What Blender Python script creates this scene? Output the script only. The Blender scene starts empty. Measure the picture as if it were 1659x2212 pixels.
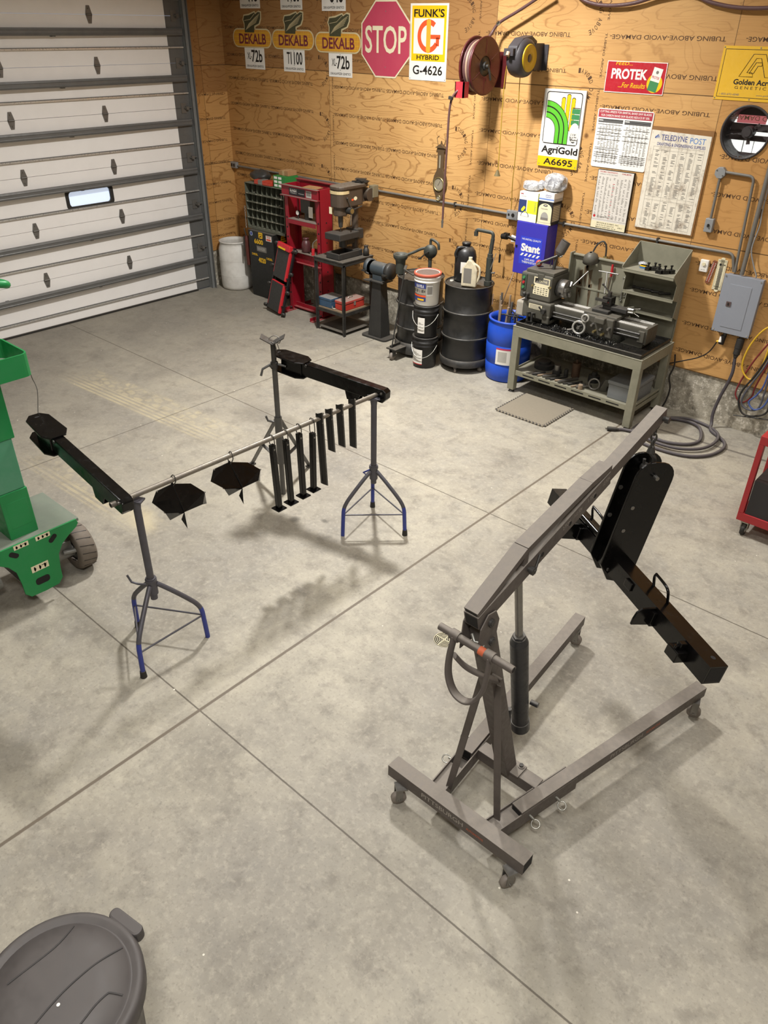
import bpy, bmesh, math, random
from mathutils import Matrix, Vector
random.seed(7)
S = bpy.context.scene
COL = S.collection
PI = math.pi
# ------------------------------------------------------------------ camera
cd = bpy.data.cameras.new('camera'); cam = bpy.data.objects.new('camera', cd); COL.objects.link(cam)
cd.sensor_fit = 'HORIZONTAL'; cd.sensor_width = 36.0; cd.lens = 36.0*1651.49/1659.0; cd.clip_start = .05; cd.clip_end = 60
pit, rol, yaw = 0.569634769, 0.0131897916, -0.726578201
fw = Vector((math.sin(yaw)*math.cos(pit), math.cos(yaw)*math.cos(pit), -math.sin(pit)))
rt = Vector((math.cos(yaw), -math.sin(yaw), 0)); up = rt.cross(fw)
r2 = rt*math.cos(rol)+up*math.sin(rol); u2 = up*math.cos(rol)-rt*math.sin(rol)
cm = Matrix((r2, u2, -fw)).transposed().to_4x4(); cm.translation = (9.78, -7.584, 3.44)
cam.matrix_world = cm
S.camera = cam
# ------------------------------------------------------------------ light
S.view_settings.view_transform = 'Standard'; S.view_settings.look = 'None'
S.view_settings.gamma = 1; S.view_settings.exposure = -1.0
try: S.view_settings.use_curve_mapping = False
except Exception: pass
W = bpy.data.worlds.new('world'); S.world = W; W.use_nodes = True
W.node_tree.nodes['Background'].inputs[0].default_value = (.8, .85, 1, 1)
W.node_tree.nodes['Background'].inputs[1].default_value = .6
def area(x, y, z, sx, sy, power, col=(1, .982, .955)):
    l = bpy.data.lights.new('shop_light', 'AREA'); l.shape = 'RECTANGLE'; l.size = sx; l.size_y = sy
    l.energy = power; l.color = col; l.spread = 2.6
    o = bpy.data.objects.new('shop_light', l); COL.objects.link(o); o.location = (x, y, z); return o
LZ = 5.05
for (lx, ly, sx, sy, lp) in [(4.7, -2.3, .40, .30, 640), (6.6, -5.4, 1.2, .5, 120), (9.0, -2.6, 1.2, .4, 130), (9.8, -7.8, 1.2, .6, 300), (3.0, -6.4, 1.2, .5, 40)]:
    area(lx, ly, LZ, sx, sy, lp)
# ------------------------------------------------------------------ node helpers
def lin(c):
    if isinstance(c, str):
        c = c.lstrip('#'); c = [int(c[i:i+2], 16)/255 for i in (0, 2, 4)]
        c = [x/12.92 if x <= .04045 else ((x+.055)/1.055)**2.4 for x in c]
    return (c[0], c[1], c[2], 1)
class G:
    def __init__(s, name):
        s.m = bpy.data.materials.new(name); s.m.use_nodes = True; s.t = s.m.node_tree
        s.b = s.t.nodes['Principled BSDF']; s._o = None
    def n(s, t): return s.t.nodes.new(t)
    def l(s, a, b):
        if hasattr(a, 'bl_idname') or hasattr(a, 'is_output'): s.t.links.new(a, b)
        else: b.default_value = a
    @property
    def obj(s):
        if s._o is None: s._o = s.n('ShaderNodeTexCoord').outputs['Object']
        return s._o
    def map(s, v, sc=(1, 1, 1), lo=(0, 0, 0), ro=(0, 0, 0)):
        n = s.n('ShaderNodeMapping'); s.l(v, n.inputs[0]); n.inputs[1].default_value = lo; n.inputs[2].default_value = ro; n.inputs[3].default_value = sc
        return n.outputs[0]
    def noise(s, v, sc, det=4, ro=.55, dist=0):
        n = s.n('ShaderNodeTexNoise'); s.l(v, n.inputs['Vector']); n.inputs['Scale'].default_value = sc; n.inputs['Detail'].default_value = det
        n.inputs['Roughness'].default_value = ro; n.inputs['Distortion'].default_value = dist
        return n.outputs['Fac']
    def vor(s, v, sc, feat='F1', out='Distance', rnd=1):
        n = s.n('ShaderNodeTexVoronoi'); n.feature = feat; s.l(v, n.inputs['Vector']); n.inputs['Scale'].default_value = sc
        n.inputs['Randomness'].default_value = rnd
        return n.outputs[out]
    def white(s, v):
        n = s.n('ShaderNodeTexWhiteNoise'); s.l(v, n.inputs['Vector']); return n.outputs['Value']
    def M(s, op, a, b=0., c=0., clamp=False):
        n = s.n('ShaderNodeMath'); n.operation = op; n.use_clamp = clamp
        for i, x in enumerate((a, b, c)):
            if i < len(n.inputs): s.l(x, n.inputs[i])
        return n.outputs[0]
    def rng(s, v, a, b, c=0., d=1.):
        n = s.n('ShaderNodeMapRange'); n.clamp = True; s.l(v, n.inputs[0])
        for i, x in enumerate((a, b, c, d)): n.inputs[i+1].default_value = x
        return n.outputs[0]
    def mix(s, f, a, b, mode='MIX'):
        n = s.n('ShaderNodeMix'); n.data_type = 'RGBA'; n.blend_type = mode; s.l(f, n.inputs[0]); s.l(a, n.inputs[6]); s.l(b, n.inputs[7])
        return n.outputs[2]
    def sep(s, v):
        n = s.n('ShaderNodeSeparateXYZ'); s.l(v, n.inputs[0]); return n.outputs
    def comb(s, x, y, z):
        n = s.n('ShaderNodeCombineXYZ'); s.l(x, n.inputs[0]); s.l(y, n.inputs[1]); s.l(z, n.inputs[2]); return n.outputs[0]
    def bump(s, h, st=.3, d=.01):
        n = s.n('ShaderNodeBump'); n.inputs['Strength'].default_value = st; n.inputs['Distance'].default_value = d; s.l(h, n.inputs['Height']); s.l(n.outputs[0], s.b.inputs['Normal'])
    def fin(s, c=None, rough=None, metal=None, spec=None):
        if c is not None: s.l(c, s.b.inputs['Base Color'])
        if rough is not None: s.l(rough, s.b.inputs['Roughness'])
        if metal is not None: s.l(metal, s.b.inputs['Metallic'])
        if spec is not None: s.l(spec, s.b.inputs['Specular IOR Level'])
        return s.m
MATS = {}
def mat(name, c, rough=.5, metal=0., dirt=.25, dcol=None, sc=9., spec=.5, coat=0, dust=0., dustc='#8d867a'):
    """a painted / plain surface with uneven wear; dust settles on faces that look up"""
    if name in MATS: return MATS[name]
    g = G(name); base = lin(c)
    dc = lin(dcol) if dcol else tuple(x*.45 for x in base[:3])+(1,)
    n = g.noise(g.obj, sc, 6, .65); f = g.rng(n, .42, .75, 0, dirt)
    colr = g.mix(f, base, dc)
    n2 = g.noise(g.obj, sc*5, 3)
    if dust:
        geo = g.n('ShaderNodeNewGeometry'); nz = g.sep(geo.outputs['Normal'])[2]
        fd = g.M('MULTIPLY', g.rng(nz, .5, .95), g.rng(n2, .25, .65, .55*dust, dust))
        colr = g.mix(fd, colr, lin(dustc))
        ro = g.M('ADD', g.rng(n2, .3, .7, max(.05, rough-.08), min(1, rough+.1)), g.M('MULTIPLY', fd, .4))
    else: ro = g.rng(n2, .3, .7, max(.05, rough-.08), min(1, rough+.1))
    g.fin(colr, ro, metal, spec)
    if coat: g.b.inputs['Coat Weight'].default_value = coat; g.b.inputs['Coat Roughness'].default_value = .08
    MATS[name] = g.m; return g.m
def flat(name, c, rough=.6):
    if name in MATS: return MATS[name]
    g = G(name); n = g.noise(g.obj, 30, 3); g.fin(g.mix(g.rng(n, .4, .8, 0, .18), lin(c), tuple(x*.7 for x in lin(c)[:3])+(1,)), rough)
    MATS[name] = g.m; return g.m
def glow(name, c, st):
    g = G(name); g.fin(lin(c), .3); g.b.inputs['Emission Color'].default_value = lin(c); g.b.inputs['Emission Strength'].default_value = st
    return g.m
# ------------------------------------------------------------------ mesh builder
def basis(d):
    d = Vector(d).normalized(); a = Vector((0, 0, 1)) if abs(d.z) < .9 else Vector((1, 0, 0))
    x = a.cross(d).normalized(); y = d.cross(x); return x, y, d
def spline(pts, k=6, closed=False):
    P = [Vector(p) for p in pts]; n = len(P); out = []
    rngi = range(n if closed else n-1)
    for i in rngi:
        if closed: a, b, c, d = P[(i-1) % n], P[i], P[(i+1) % n], P[(i+2) % n]
        else: a, b, c, d = P[max(i-1, 0)], P[i], P[i+1], P[min(i+2, n-1)]
        for j in range(k):
            t = j/k
            out.append(.5*((2*b)+(c-a)*t+(2*a-5*b+4*c-d)*t*t+(3*b-a-3*c+d)*t**3))
    if not closed: out.append(P[-1])
    return out
TXT = {}
def text_mesh(s, bold=0., shear=0.):
    k = (s, bold, shear)
    if k not in TXT:
        c = bpy.data.curves.new('t', 'FONT'); c.body = s; c.size = 1; c.offset = bold; c.shear = shear; c.resolution_u = 3; c.fill_mode = 'FRONT'
        o = bpy.data.objects.new('t', c); COL.objects.link(o); dg = bpy.context.evaluated_depsgraph_get()
        me = bpy.data.meshes.new_from_object(o.evaluated_get(dg))
        v = [tuple(x.co) for x in me.vertices]; f = [tuple(p.vertices) for p in me.polygons]
        bpy.data.objects.remove(o); bpy.data.curves.remove(c); bpy.data.meshes.remove(me)
        xs = [p[0] for p in v] or [0, 1]; ys = [p[1] for p in v] or [0, 1]
        TXT[k] = (v, f, min(xs), max(xs), min(ys), max(ys))
    return TXT[k]
class MB:
    def __init__(s, mat=None): s.v = []; s.f = []; s.mi = []; s.sm = []; s.mats = []; s.d = mat
    def slot(s, m):
        m = m or s.d
        if m not in s.mats: s.mats.append(m)
        return s.mats.index(m)
    def add(s, V, F, m=None, smooth=False, X=None):
        o = len(s.v); k = s.slot(m)
        s.v += [tuple(X @ Vector(p)) if X is not None else tuple(p) for p in V]
        for f in F: s.f.append(tuple(i+o for i in f)); s.mi.append(k); s.sm.append(smooth)
        return s
    def box(s, a, b, m=None, X=None):
        (x0, y0, z0), (x1, y1, z1) = a, b
        V = [(x0, y0, z0), (x1, y0, z0), (x1, y1, z0), (x0, y1, z0), (x0, y0, z1), (x1, y0, z1), (x1, y1, z1), (x0, y1, z1)]
        return s.add(V, [(3, 2, 1, 0), (4, 5, 6, 7), (0, 1, 5, 4), (1, 2, 6, 5), (2, 3, 7, 6), (3, 0, 4, 7)], m, False, X)
    def cbox(s, c, d, m=None, X=None):
        return s.box(tuple(c[i]-d[i]/2 for i in range(3)), tuple(c[i]+d[i]/2 for i in range(3)), m, X)
    def bar(s, p0, p1, w, h, m=None, upv=(0, 0, 1)):
        """rectangular bar from p0 to p1, width w sideways, height h along upv"""
        p0, p1 = Vector(p0), Vector(p1); d = (p1-p0).normalized(); sx = d.cross(Vector(upv)).normalized(); uu = sx.cross(d)
        X = Matrix((sx, d, uu)).transposed().to_4x4(); X.translation = p0
        return s.box((-w/2, 0, -h/2), (w/2, (p1-p0).length, h/2), m, X)
    def cyl(s, p0, p1, r, r1=None, n=16, m=None, cap=True, X=None):
        r1 = r if r1 is None else r1; p0, p1 = Vector(p0), Vector(p1); x, y, d = basis(p1-p0)
        A = [p0+(x*math.cos(2*PI*i/n)+y*math.sin(2*PI*i/n))*r for i in range(n)]
        B = [p1+(x*math.cos(2*PI*i/n)+y*math.sin(2*PI*i/n))*r1 for i in range(n)]
        s.add(A+B, [(i, (i+1) % n, n+(i+1) % n, n+i) for i in range(n)], m, True, X)
        if cap: s.add(A, [tuple(range(n-1, -1, -1))], m, False, X); s.add(B, [tuple(range(n))], m, False, X)
        return s
    def tube(s, pts, r, n=8, m=None, closed=False, X=None, flat=None):
        P = [Vector(p) for p in pts]; N = len(P); V = []; prev = None
        for i in range(N):
            d = (P[(i+1) % N]-P[i-1]) if closed else (P[min(i+1, N-1)]-P[max(i-1, 0)])
            d.normalize()
            if prev is None: x, y, _ = basis(d)
            else:
                x = prev-d*prev.dot(d)
                x = x.normalized() if x.length > 1e-6 else basis(d)[0]
                y = d.cross(x)
            prev = x; rr = r[i] if isinstance(r, (list, tuple)) else r
            V += [P[i]+(x*math.cos(2*PI*j/n)+y*math.sin(2*PI*j/n)*(flat or 1))*rr for j in range(n)]
        F = []
        for i in range(N if closed else N-1):
            a, b = i*n, ((i+1) % N)*n
            F += [(a+j, a+(j+1) % n, b+(j+1) % n, b+j) for j in range(n)]
        s.add(V, F, m, True, X)
        if not closed: s.add(V[:n], [tuple(range(n-1, -1, -1))], m, False, X); s.add(V[-n:], [tuple(range(n))], m, False, X)
        return s
    def lathe(s, prof, n=28, m=None, X=None, smooth=True, a0=0, a1=2*PI):
        full = abs(a1-a0-2*PI) < 1e-6; k = n if full else n+1; V = []; F = []
        for (r, z) in prof: V += [(r*math.cos(a0+(a1-a0)*i/n), r*math.sin(a0+(a1-a0)*i/n), z) for i in range(k)]
        for j in range(len(prof)-1):
            for i in range(n):
                i2 = (i+1) % k if full else i+1
                F.append((j*k+i, j*k+i2, (j+1)*k+i2, (j+1)*k+i))
        return s.add(V, F, m, smooth, X)
    def disc(s, c, r, ax=(0, 0, 1), n=24, m=None, X=None, ry=None):
        x, y, d = basis(ax); c = Vector(c)
        return s.add([c+x*math.cos(2*PI*i/n)*r+y*math.sin(2*PI*i/n)*(ry or r) for i in range(n)], [tuple(range(n))], m, False, X)
    def prism(s, poly, t0, t1, m=None, X=None):
        """polygon in local xy, extruded t0..t1 along local z"""
        n = len(poly); A = [(p[0], p[1], t0) for p in poly]; B = [(p[0], p[1], t1) for p in poly]
        return s.add(A+B, [tuple(range(n-1, -1, -1)), tuple(range(n, 2*n))]+[(i, (i+1) % n, n+(i+1) % n, n+i) for i in range(n)], m, False, X)
    def sphere(s, c, r, m=None, n=14, X=None, sc=(1, 1, 1)):
        V = []; F = []; h = n//2
        for j in range(h+1):
            t = PI*j/h
            V += [(c[0]+r*sc[0]*math.sin(t)*math.cos(2*PI*i/n), c[1]+r*sc[1]*math.sin(t)*math.sin(2*PI*i/n), c[2]+r*sc[2]*math.cos(t)) for i in range(n)]
        for j in range(h):
            F += [(j*n+i, (j+1)*n+i, (j+1)*n+(i+1) % n, j*n+(i+1) % n) for i in range(n)]
        return s.add(V, F, m, True, X)
    def torus(s, c, R, r, ax=(0, 0, 1), n=24, k=8, m=None, a0=0, a1=2*PI, X=None):
        x, y, d = basis(ax); c = Vector(c); cl = abs(a1-a0-2*PI) < 1e-6
        q = n if cl else n+1
        return s.tube([c+(x*math.cos(a0+(a1-a0)*i/n)+y*math.sin(a0+(a1-a0)*i/n))*R for i in range(q)], r, k, m, cl, X)
    def text(s, t, cx, cy, w, h, X=None, m=None, bold=.0, shear=0., z=0):
        v, f, x0, x1, y0, y1 = text_mesh(t, bold, shear)
        if not f: return s
        a, b = w/(x1-x0), h/(y1-y0)
        return s.add([((p[0]-(x0+x1)/2)*a+cx, (p[1]-(y0+y1)/2)*b+cy, z) for p in v], f, m, False, X)
    def rect(s, x0, y0, x1, y1, m=None, X=None, z=0):
        return s.add([(x0, y0, z), (x1, y0, z), (x1, y1, z), (x0, y1, z)], [(0, 1, 2, 3)], m, False, X)
    def poly(s, P, m=None, X=None, z=0):
        return s.add([(p[0], p[1], z) for p in P], [tuple(range(len(P)))], m, False, X)
    def frame(s, x0, y0, x1, y1, w, m=None, X=None, z=0):
        return s.rect(x0, y0, x1, y0+w, m, X, z).rect(x0, y1-w, x1, y1, m, X, z).rect(x0, y0+w, x0+w, y1-w, m, X, z).rect(x1-w, y0+w, x1, y1-w, m, X, z)
    def out(s, name, parent=None, bevel=0, fix=True, label=None, sub=0, world=False):
        if world:
            q = parent
            Mx = Matrix.Identity(4)
            while q is not None: Mx = q.matrix_basis @ Mx; q = q.parent
            Mi = Mx.inverted(); s.v = [tuple(Mi @ Vector(p)) for p in s.v]
        me = bpy.data.meshes.new(name); me.from_pydata(s.v, [], s.f)
        for m in s.mats: me.materials.append(m)
        for p, k, q in zip(me.polygons, s.mi, s.sm): p.material_index = k; p.use_smooth = q
        if fix:
            b = bmesh.new(); b.from_mesh(me); bmesh.ops.recalc_face_normals(b, faces=b.faces); b.to_mesh(me); b.free()
        me.update(); o = bpy.data.objects.new(name, me); COL.objects.link(o)
        if parent is not None: o.parent = parent
        if bevel:
            q = o.modifiers.new('bevel', 'BEVEL'); q.width = bevel; q.segments = 2; q.limit_method = 'ANGLE'; q.angle_limit = .7
        if sub:
            q = o.modifiers.new('sub', 'SUBSURF'); q.levels = sub; q.render_levels = sub
        if label: o['label'] = label
        return o
def thing(name, label, cat, loc=(0, 0, 0), rz=0., group=None, X=None):
    o = bpy.data.objects.new(name, None); COL.objects.link(o); o.empty_display_size = .1
    if X is not None: o.matrix_world = X
    else: o.location = loc; o.rotation_euler = (0, 0, rz)
    tag(o, label, cat, group); return o
def tag(o, label, cat, group=None):
    o['label'] = label; o['category'] = cat
    if group: o['group'] = group
    return o
def struct(o): o['kind'] = 'structure'; return o
def dup(o, parent=None):
    c = o.copy(); COL.objects.link(c)
    if parent is not None: c.parent = parent; c.matrix_parent_inverse = o.matrix_parent_inverse.copy()
    for ch in o.children: dup(ch, c)
    return c
def T(x=0, y=0, z=0): return Matrix.Translation((x, y, z))
def RX(a): return Matrix.Rotation(a, 4, 'X')
def RY(a): return Matrix.Rotation(a, 4, 'Y')
def RZ(a): return Matrix.Rotation(a, 4, 'Z')
FACE_S = RX(PI/2)                       # local xy -> x,z plane facing -y (front of things on the back wall)
FACE_E = RZ(PI/2) @ RX(PI/2)            # facing +x
def rrect(x0, y0, x1, y1, r, n=5):
    P = []
    for cx, cy, a in ((x1-r, y0+r, -PI/2), (x1-r, y1-r, 0), (x0+r, y1-r, PI/2), (x0+r, y0+r, PI)):
        P += [(cx+r*math.cos(a+PI/2*i/n), cy+r*math.sin(a+PI/2*i/n)) for i in range(n+1)]
    return P
def ell(cx, cy, rx, ry, n=28, a0=0, a1=2*PI):
    return [(cx+rx*math.cos(a0+(a1-a0)*i/n), cy+ry*math.sin(a0+(a1-a0)*i/n)) for i in range(n+(0 if abs(a1-a0-2*PI) < 1e-6 else 1))]
def band(cx, cy, r0, r1, a0, a1, n=16):
    return [(cx+r1*math.cos(a0+(a1-a0)*i/n), cy+r1*math.sin(a0+(a1-a0)*i/n)) for i in range(n+1)]+[(cx+r0*math.cos(a1+(a0-a1)*i/n), cy+r0*math.sin(a1+(a0-a1)*i/n)) for i in range(n+1)]
# ================================================================== setting
def floor_mat():
    g = G('shop_concrete'); x, y, z = g.sep(g.obj); v = g.obj
    n1 = g.noise(v, .8, 5, .6); n2 = g.noise(v, 3.2, 6, .65, .4); n3 = g.noise(v, 26, 5, .7); n4 = g.noise(g.map(v, (1, 1, 1), (4.3, 1.7, 0)), 1.7, 4)
    c = g.mix(g.rng(n1, .38, .62), lin('#938d81'), lin('#aca594'))
    c = g.mix(g.rng(n2, .42, .72, 0, .55), c, lin('#7f7c77'))
    c = g.mix(g.rng(n4, .52, .72, 0, .45), c, lin('#6f695f'))
    c = g.mix(g.rng(g.noise(g.map(v, (1, 1, 1), (9., 3., 0)), 6.5, 5, .7), .5, .68, 0, .5), c, lin('#6d675e'))
    c = g.mix(g.rng(n3, .5, .72, 0, .42), c, lin('#bfb7a6'))
    c = g.mix(g.rng(g.noise(v, 60, 3), .56, .75, 0, .4), c, lin('#615c54'))
    c = g.mix(g.rng(x, 6.0, 1.5, 0, .5), c, lin('#6b655b'))             # darker towards the door end
    def blob(cx, cy, rx, ry, k=1.0, a=0):
        dx = g.M('ADD', x, -cx); dy = g.M('ADD', y, -cy); ca, sa = math.cos(a), math.sin(a)
        ex = g.M('ADD', g.M('MULTIPLY', dx, ca/rx), g.M('MULTIPLY', dy, sa/rx)); ey = g.M('ADD', g.M('MULTIPLY', dx, -sa/ry), g.M('MULTIPLY', dy, ca/ry))
        d = g.M('SQRT', g.M('ADD', g.M('MULTIPLY', ex, ex), g.M('MULTIPLY', ey, ey)))
        d = g.M('ADD', d, g.M('MULTIPLY', g.M('SUBTRACT', n2, .5), 1.7))
        return g.rng(d, .35, 1.15, k, 0)
    m = blob(3.9, -2.4, .3, .2, .4)                                      # old oil stains
    for b in ((4.1, -3.05, .5, .2, .5), (4.9, -4.6, .5, .4, .3), (7.45, -4.5, .12, .1, .6), (7.6, -7.0, .3, .25, .25), (6.3, -6.9, .3, .3, .3), (9.3, -5.9, .35, .25, .3), (5.75, -4.15, .05, .05, 1.), (5.95, -4.0, .04, .03, 1.)):
        m = g.M('MAXIMUM', m, blob(*b))
    c = g.mix(g.M('MULTIPLY', m, .7), c, lin('#4c4841'))
    def tread(x0, x1, yc, sl, wd, st):
        yy = g.M('SUBTRACT', y, g.M('ADD', g.M('MULTIPLY', g.M('SUBTRACT', x, x0), sl), yc))
        inx = g.M('MULTIPLY', g.rng(x, x0-.2, x0+.4), g.rng(x, x1+.1, x1-.7))
        half = g.rng(g.M('ABSOLUTE', yy), wd, wd*.8)
        cell = g.rng(g.vor(g.map(v, (8, 12, 1)), 1.0, 'DISTANCE_TO_EDGE', rnd=.7), .05, .2)
        lines = g.M('GREATER_THAN', g.M('SINE', g.M('MULTIPLY', yy, 120.)), -.1)
        pat = g.mix(g.M('GREATER_THAN', yy, -.02), lines, cell)
        return g.M('MULTIPLY', g.M('MULTIPLY', inx, half), g.M('MULTIPLY', g.M('ADD', g.M('MULTIPLY', pat, .7), .25), g.M('MULTIPLY', g.rng(n2, .3, .62), st)))
    t = g.M('MAXIMUM', tread(1.7, 4.3, -3.78, .07, .24, .9), tread(3.2, 5.1, -5.08, .03, .16, .8))
    t = g.M('MAXIMUM', t, blob(4.85, -5.0, .25, .14, .8))
    c = g.mix(g.M('MULTIPLY', t, .62), c, lin('#c2b48f'))
    def line(co, p, w):
        return g.rng(g.M('ABSOLUTE', g.M('ADD', g.M('SUBTRACT', co, p), g.M('MULTIPLY', g.M('SUBTRACT', n3, .5), .004))), w, w*.6)
    thin = g.M('MAXIMUM', g.M('MAXIMUM', line(x, 3.36, .006), line(y, -2.985, .006)), line(y, -5.93, .006))
    c = g.mix(g.M('MULTIPLY', thin, .8), c, lin('#4c443a'))
    c = g.mix(line(x, 6.87, .013), c, lin('#6b6154'))
    c = g.mix(g.M('MULTIPLY', g.M('MULTIPLY', line(g.M('SUBTRACT', y, g.M('MULTIPLY', g.M('SUBTRACT', x, 7.86), .06)), -.475, .022), g.M('GREATER_THAN', x, 7.0)), .7), c, lin('#57514b'))
    wsp = g.M('MULTIPLY', g.M('GREATER_THAN', g.noise(v, 9, 2), .56), g.rng(g.vor(v, 7), .045, .03))
    c = g.mix(wsp, c, lin('#ddd6c6'))
    g.fin(c, g.rng(n2, .3, .7, .5, .72), 0, .35); g.bump(g.M('ADD', n3, g.M('MULTIPLY', thin, -2.)), .12, .01)
    return g.m
def ply_mat(name, ax, tint=('#cea268', '#be8f55', '#ad7e47')):
    """rotary-cut plywood sheets 2.44 x 1.22, contour grain, knots, sheet joints; ax = horizontal axis"""
    g = G(name); s = g.sep(g.obj); h, z = s[ax], s[2]
    u = g.M('DIVIDE', g.M('ADD', h, .40), 2.44); w = g.M('DIVIDE', g.M('ADD', z, -.482), 1.222)
    iu, iw = g.M('FLOOR', u), g.M('FLOOR', w); r = g.white(g.comb(iu, iw, 3.)); r2_ = g.white(g.comb(iw, iu, 9.))
    p = g.comb(g.M('ADD', h, g.M('MULTIPLY', r, 17.)), g.M('ADD', z, g.M('MULTIPLY', r2_, 11.)), g.M('MULTIPLY', r, 5.))
    big = g.noise(g.map(p, (.55, 1, 2.6)) if False else g.comb(g.M('MULTIPLY', g.sep(p)[0], .55), 0., g.M('MULTIPLY', g.sep(p)[1], 2.4)), 1.3, 2, .5, .5)
    con = g.M('FRACT', g.M('MULTIPLY', g.M('ADD', big, g.M('MULTIPLY', g.noise(p, 7, 3), .05)), 17.))
    ring = g.M('MULTIPLY', g.rng(con, .0, .16), g.rng(con, 1., .88)); ring = g.M('MULTIPLY', g.M('SUBTRACT', 1., ring), g.rng(h, 6.2, 3.8, .5, 1.) if ax == 0 else 1.)
    fine = g.noise(g.comb(g.M('MULTIPLY', g.sep(p)[0], 3.), 0., g.M('MULTIPLY', g.sep(p)[1], 70.)), 1., 3)
    c = g.mix(g.rng(r, .2, .8), lin(tint[0]), lin(tint[1]))
    c = g.mix(g.rng(g.noise(p, 1.1, 3), .4, .7, 0, .6), c, lin(tint[2]))
    c = g.mix(g.M('MULTIPLY', g.rng(ring, .15, 1.), g.rng(g.noise(p, 2.2, 2), .3, .6, .3, .8)), c, lin('#7a4c20'))
    c = g.mix(g.rng(fine, .5, .75, 0, .35), c, lin('#9c7040'))
    if ax == 0: dk = g.M('MULTIPLY', g.M('GREATER_THAN', w, 2.0), g.M('LESS_THAN', u, 2.0))
    else: dk = g.M('GREATER_THAN', z, 2.6)
    c = g.mix(g.M('MULTIPLY', dk, .55), c, lin('#6e4526'))
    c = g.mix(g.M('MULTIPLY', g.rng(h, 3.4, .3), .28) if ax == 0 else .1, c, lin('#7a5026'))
    kv = g.comb(g.sep(p)[0], 0., g.sep(p)[1])
    k = g.M('ADD', g.vor(kv, 2.6), g.M('MULTIPLY', g.M('SUBTRACT', g.noise(p, 25, 2), .5), .03))
    pick = g.M('GREATER_THAN', g.sep(g.vor(kv, 2.6, out='Color'))[0], .55)
    c = g.mix(g.M('MULTIPLY', pick, g.rng(k, .085, .03, 0, .85)), c, lin('#5f3a1c'))
    def joint(q):
        f = g.M('FRACT', q); return g.M('MINIMUM', f, g.M('SUBTRACT', 1., f))
    jw = g.M('MAXIMUM', g.rng(joint(u), .0014, .0008, 0, .75), g.rng(joint(w), .0044, .0022, 0, .85))
    c = g.mix(jw, c, lin('#3a2716'))
    g.fin(c, .55, 0, .3); g.bump(g.M('SUBTRACT', fine, jw), .1, .004); return g.m
def stem_mat():
    g = G('stem_wall_concrete'); n = g.noise(g.obj, 5, 7, .72, .3); n2 = g.noise(g.obj, 22, 6, .75)
    c = g.mix(g.rng(n, .36, .62), lin('#7a7467'), lin('#b3ab9a')); c = g.mix(g.rng(n2, .53, .63, 0, .9), c, lin('#ddd5c6')); c = g.mix(g.rng(n2, .44, .34, 0, .7), c, lin('#4f4b43'))
    g.fin(c, .85, 0, .2); g.bump(n2, .5, .01); return g.m
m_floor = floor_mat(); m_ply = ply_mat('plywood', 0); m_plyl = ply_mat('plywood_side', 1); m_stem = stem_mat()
m_white = mat('white_liner', '#d8d4cb', .6, dirt=.1); m_tin = mat('grey_liner', '#b3b0a8', .6, dirt=.15)
m_stamp = flat('stamp_ink', '#4d3116', .7)
fl = struct(MB(m_floor).box((-.3, -11, -.1), (12, .2, 0)).out('floor'))
o = struct(MB(m_white).box((-.3, -11, 5.2), (12, .2, 5.3)).out('ceiling'))
FX, FZ, FR = 7.185, 2.668, .205                                       # the exhaust fan's round opening
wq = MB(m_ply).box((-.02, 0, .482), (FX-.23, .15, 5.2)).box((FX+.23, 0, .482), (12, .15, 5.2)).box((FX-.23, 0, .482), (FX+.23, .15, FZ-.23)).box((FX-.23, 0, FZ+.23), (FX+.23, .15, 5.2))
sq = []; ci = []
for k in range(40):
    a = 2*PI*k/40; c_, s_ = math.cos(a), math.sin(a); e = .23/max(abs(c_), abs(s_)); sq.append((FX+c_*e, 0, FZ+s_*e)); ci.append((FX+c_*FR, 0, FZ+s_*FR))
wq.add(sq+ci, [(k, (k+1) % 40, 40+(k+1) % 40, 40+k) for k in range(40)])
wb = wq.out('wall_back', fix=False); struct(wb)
stem = MB(m_stem).box((-.02, .022, 0), (12, .15, .482)).out('stem_wall', wb)
m_lip = mat('pine_lip', '#b98a52', .6)
MB(m_lip).box((5.6, .004, .476), (12, .03, .497)).out('sill_plate', wb)
struct(MB(m_tin).box((12, -11, 0), (12.15, .2, 5.2)).out('wall_right')); struct(MB(m_tin).box((-.3, -11.15, 0), (12, -11, 5.2)).out('wall_front'))
# stamped rows on the plywood, upside down as the sheets were hung
st = MB(m_stamp); PH = 'TUBING ABOVE-AVOID DAMAGE-'; pw = .92
t1 = text_mesh(PH); rws = [.665, .955, 1.262, 1.535, 1.830, 2.15, 2.46, 2.772, 3.062, 3.362, 3.67]
UPS = FACE_S @ RZ(PI)
def stamp(B, X, x0, x1, z, w=pw, h=.036, off=0.):
    x = x0-off
    while x < x1:
        v, f, a, b, c, d = t1
        # keep only whole letters that fall inside
        B.text(PH, -(x+w/2), -z, w*.985, h*random.uniform(.92, 1.05), X, None, .004, 0, .0009); x += w
for i, z in enumerate(rws):
    random.seed(i+20)
    for (a, b) in ((.05, 1.75), (2.1, 3.85), (4.35, 5.35), (5.75, 6.85), (7.0, 8.9)):
        L = b-a; n = max(1, round(L/pw)); stamp(st, UPS, a, b-.3, z+random.uniform(-.012, .012), L/n)
def arc_text(B, s, cx, cz, r, a0, dirn, h=.042, w=.03):
    a = a0
    for ch in s:
        if ch != ' ':
            B.text(ch, 0, 0, w*.8, h, FACE_S @ T(cx+r*math.cos(a), cz+r*math.sin(a)) @ RZ(a+(PI/2 if dirn > 0 else -PI/2)), None, .004, 0, .0009)
        a += dirn*w*1.15/r
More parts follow.
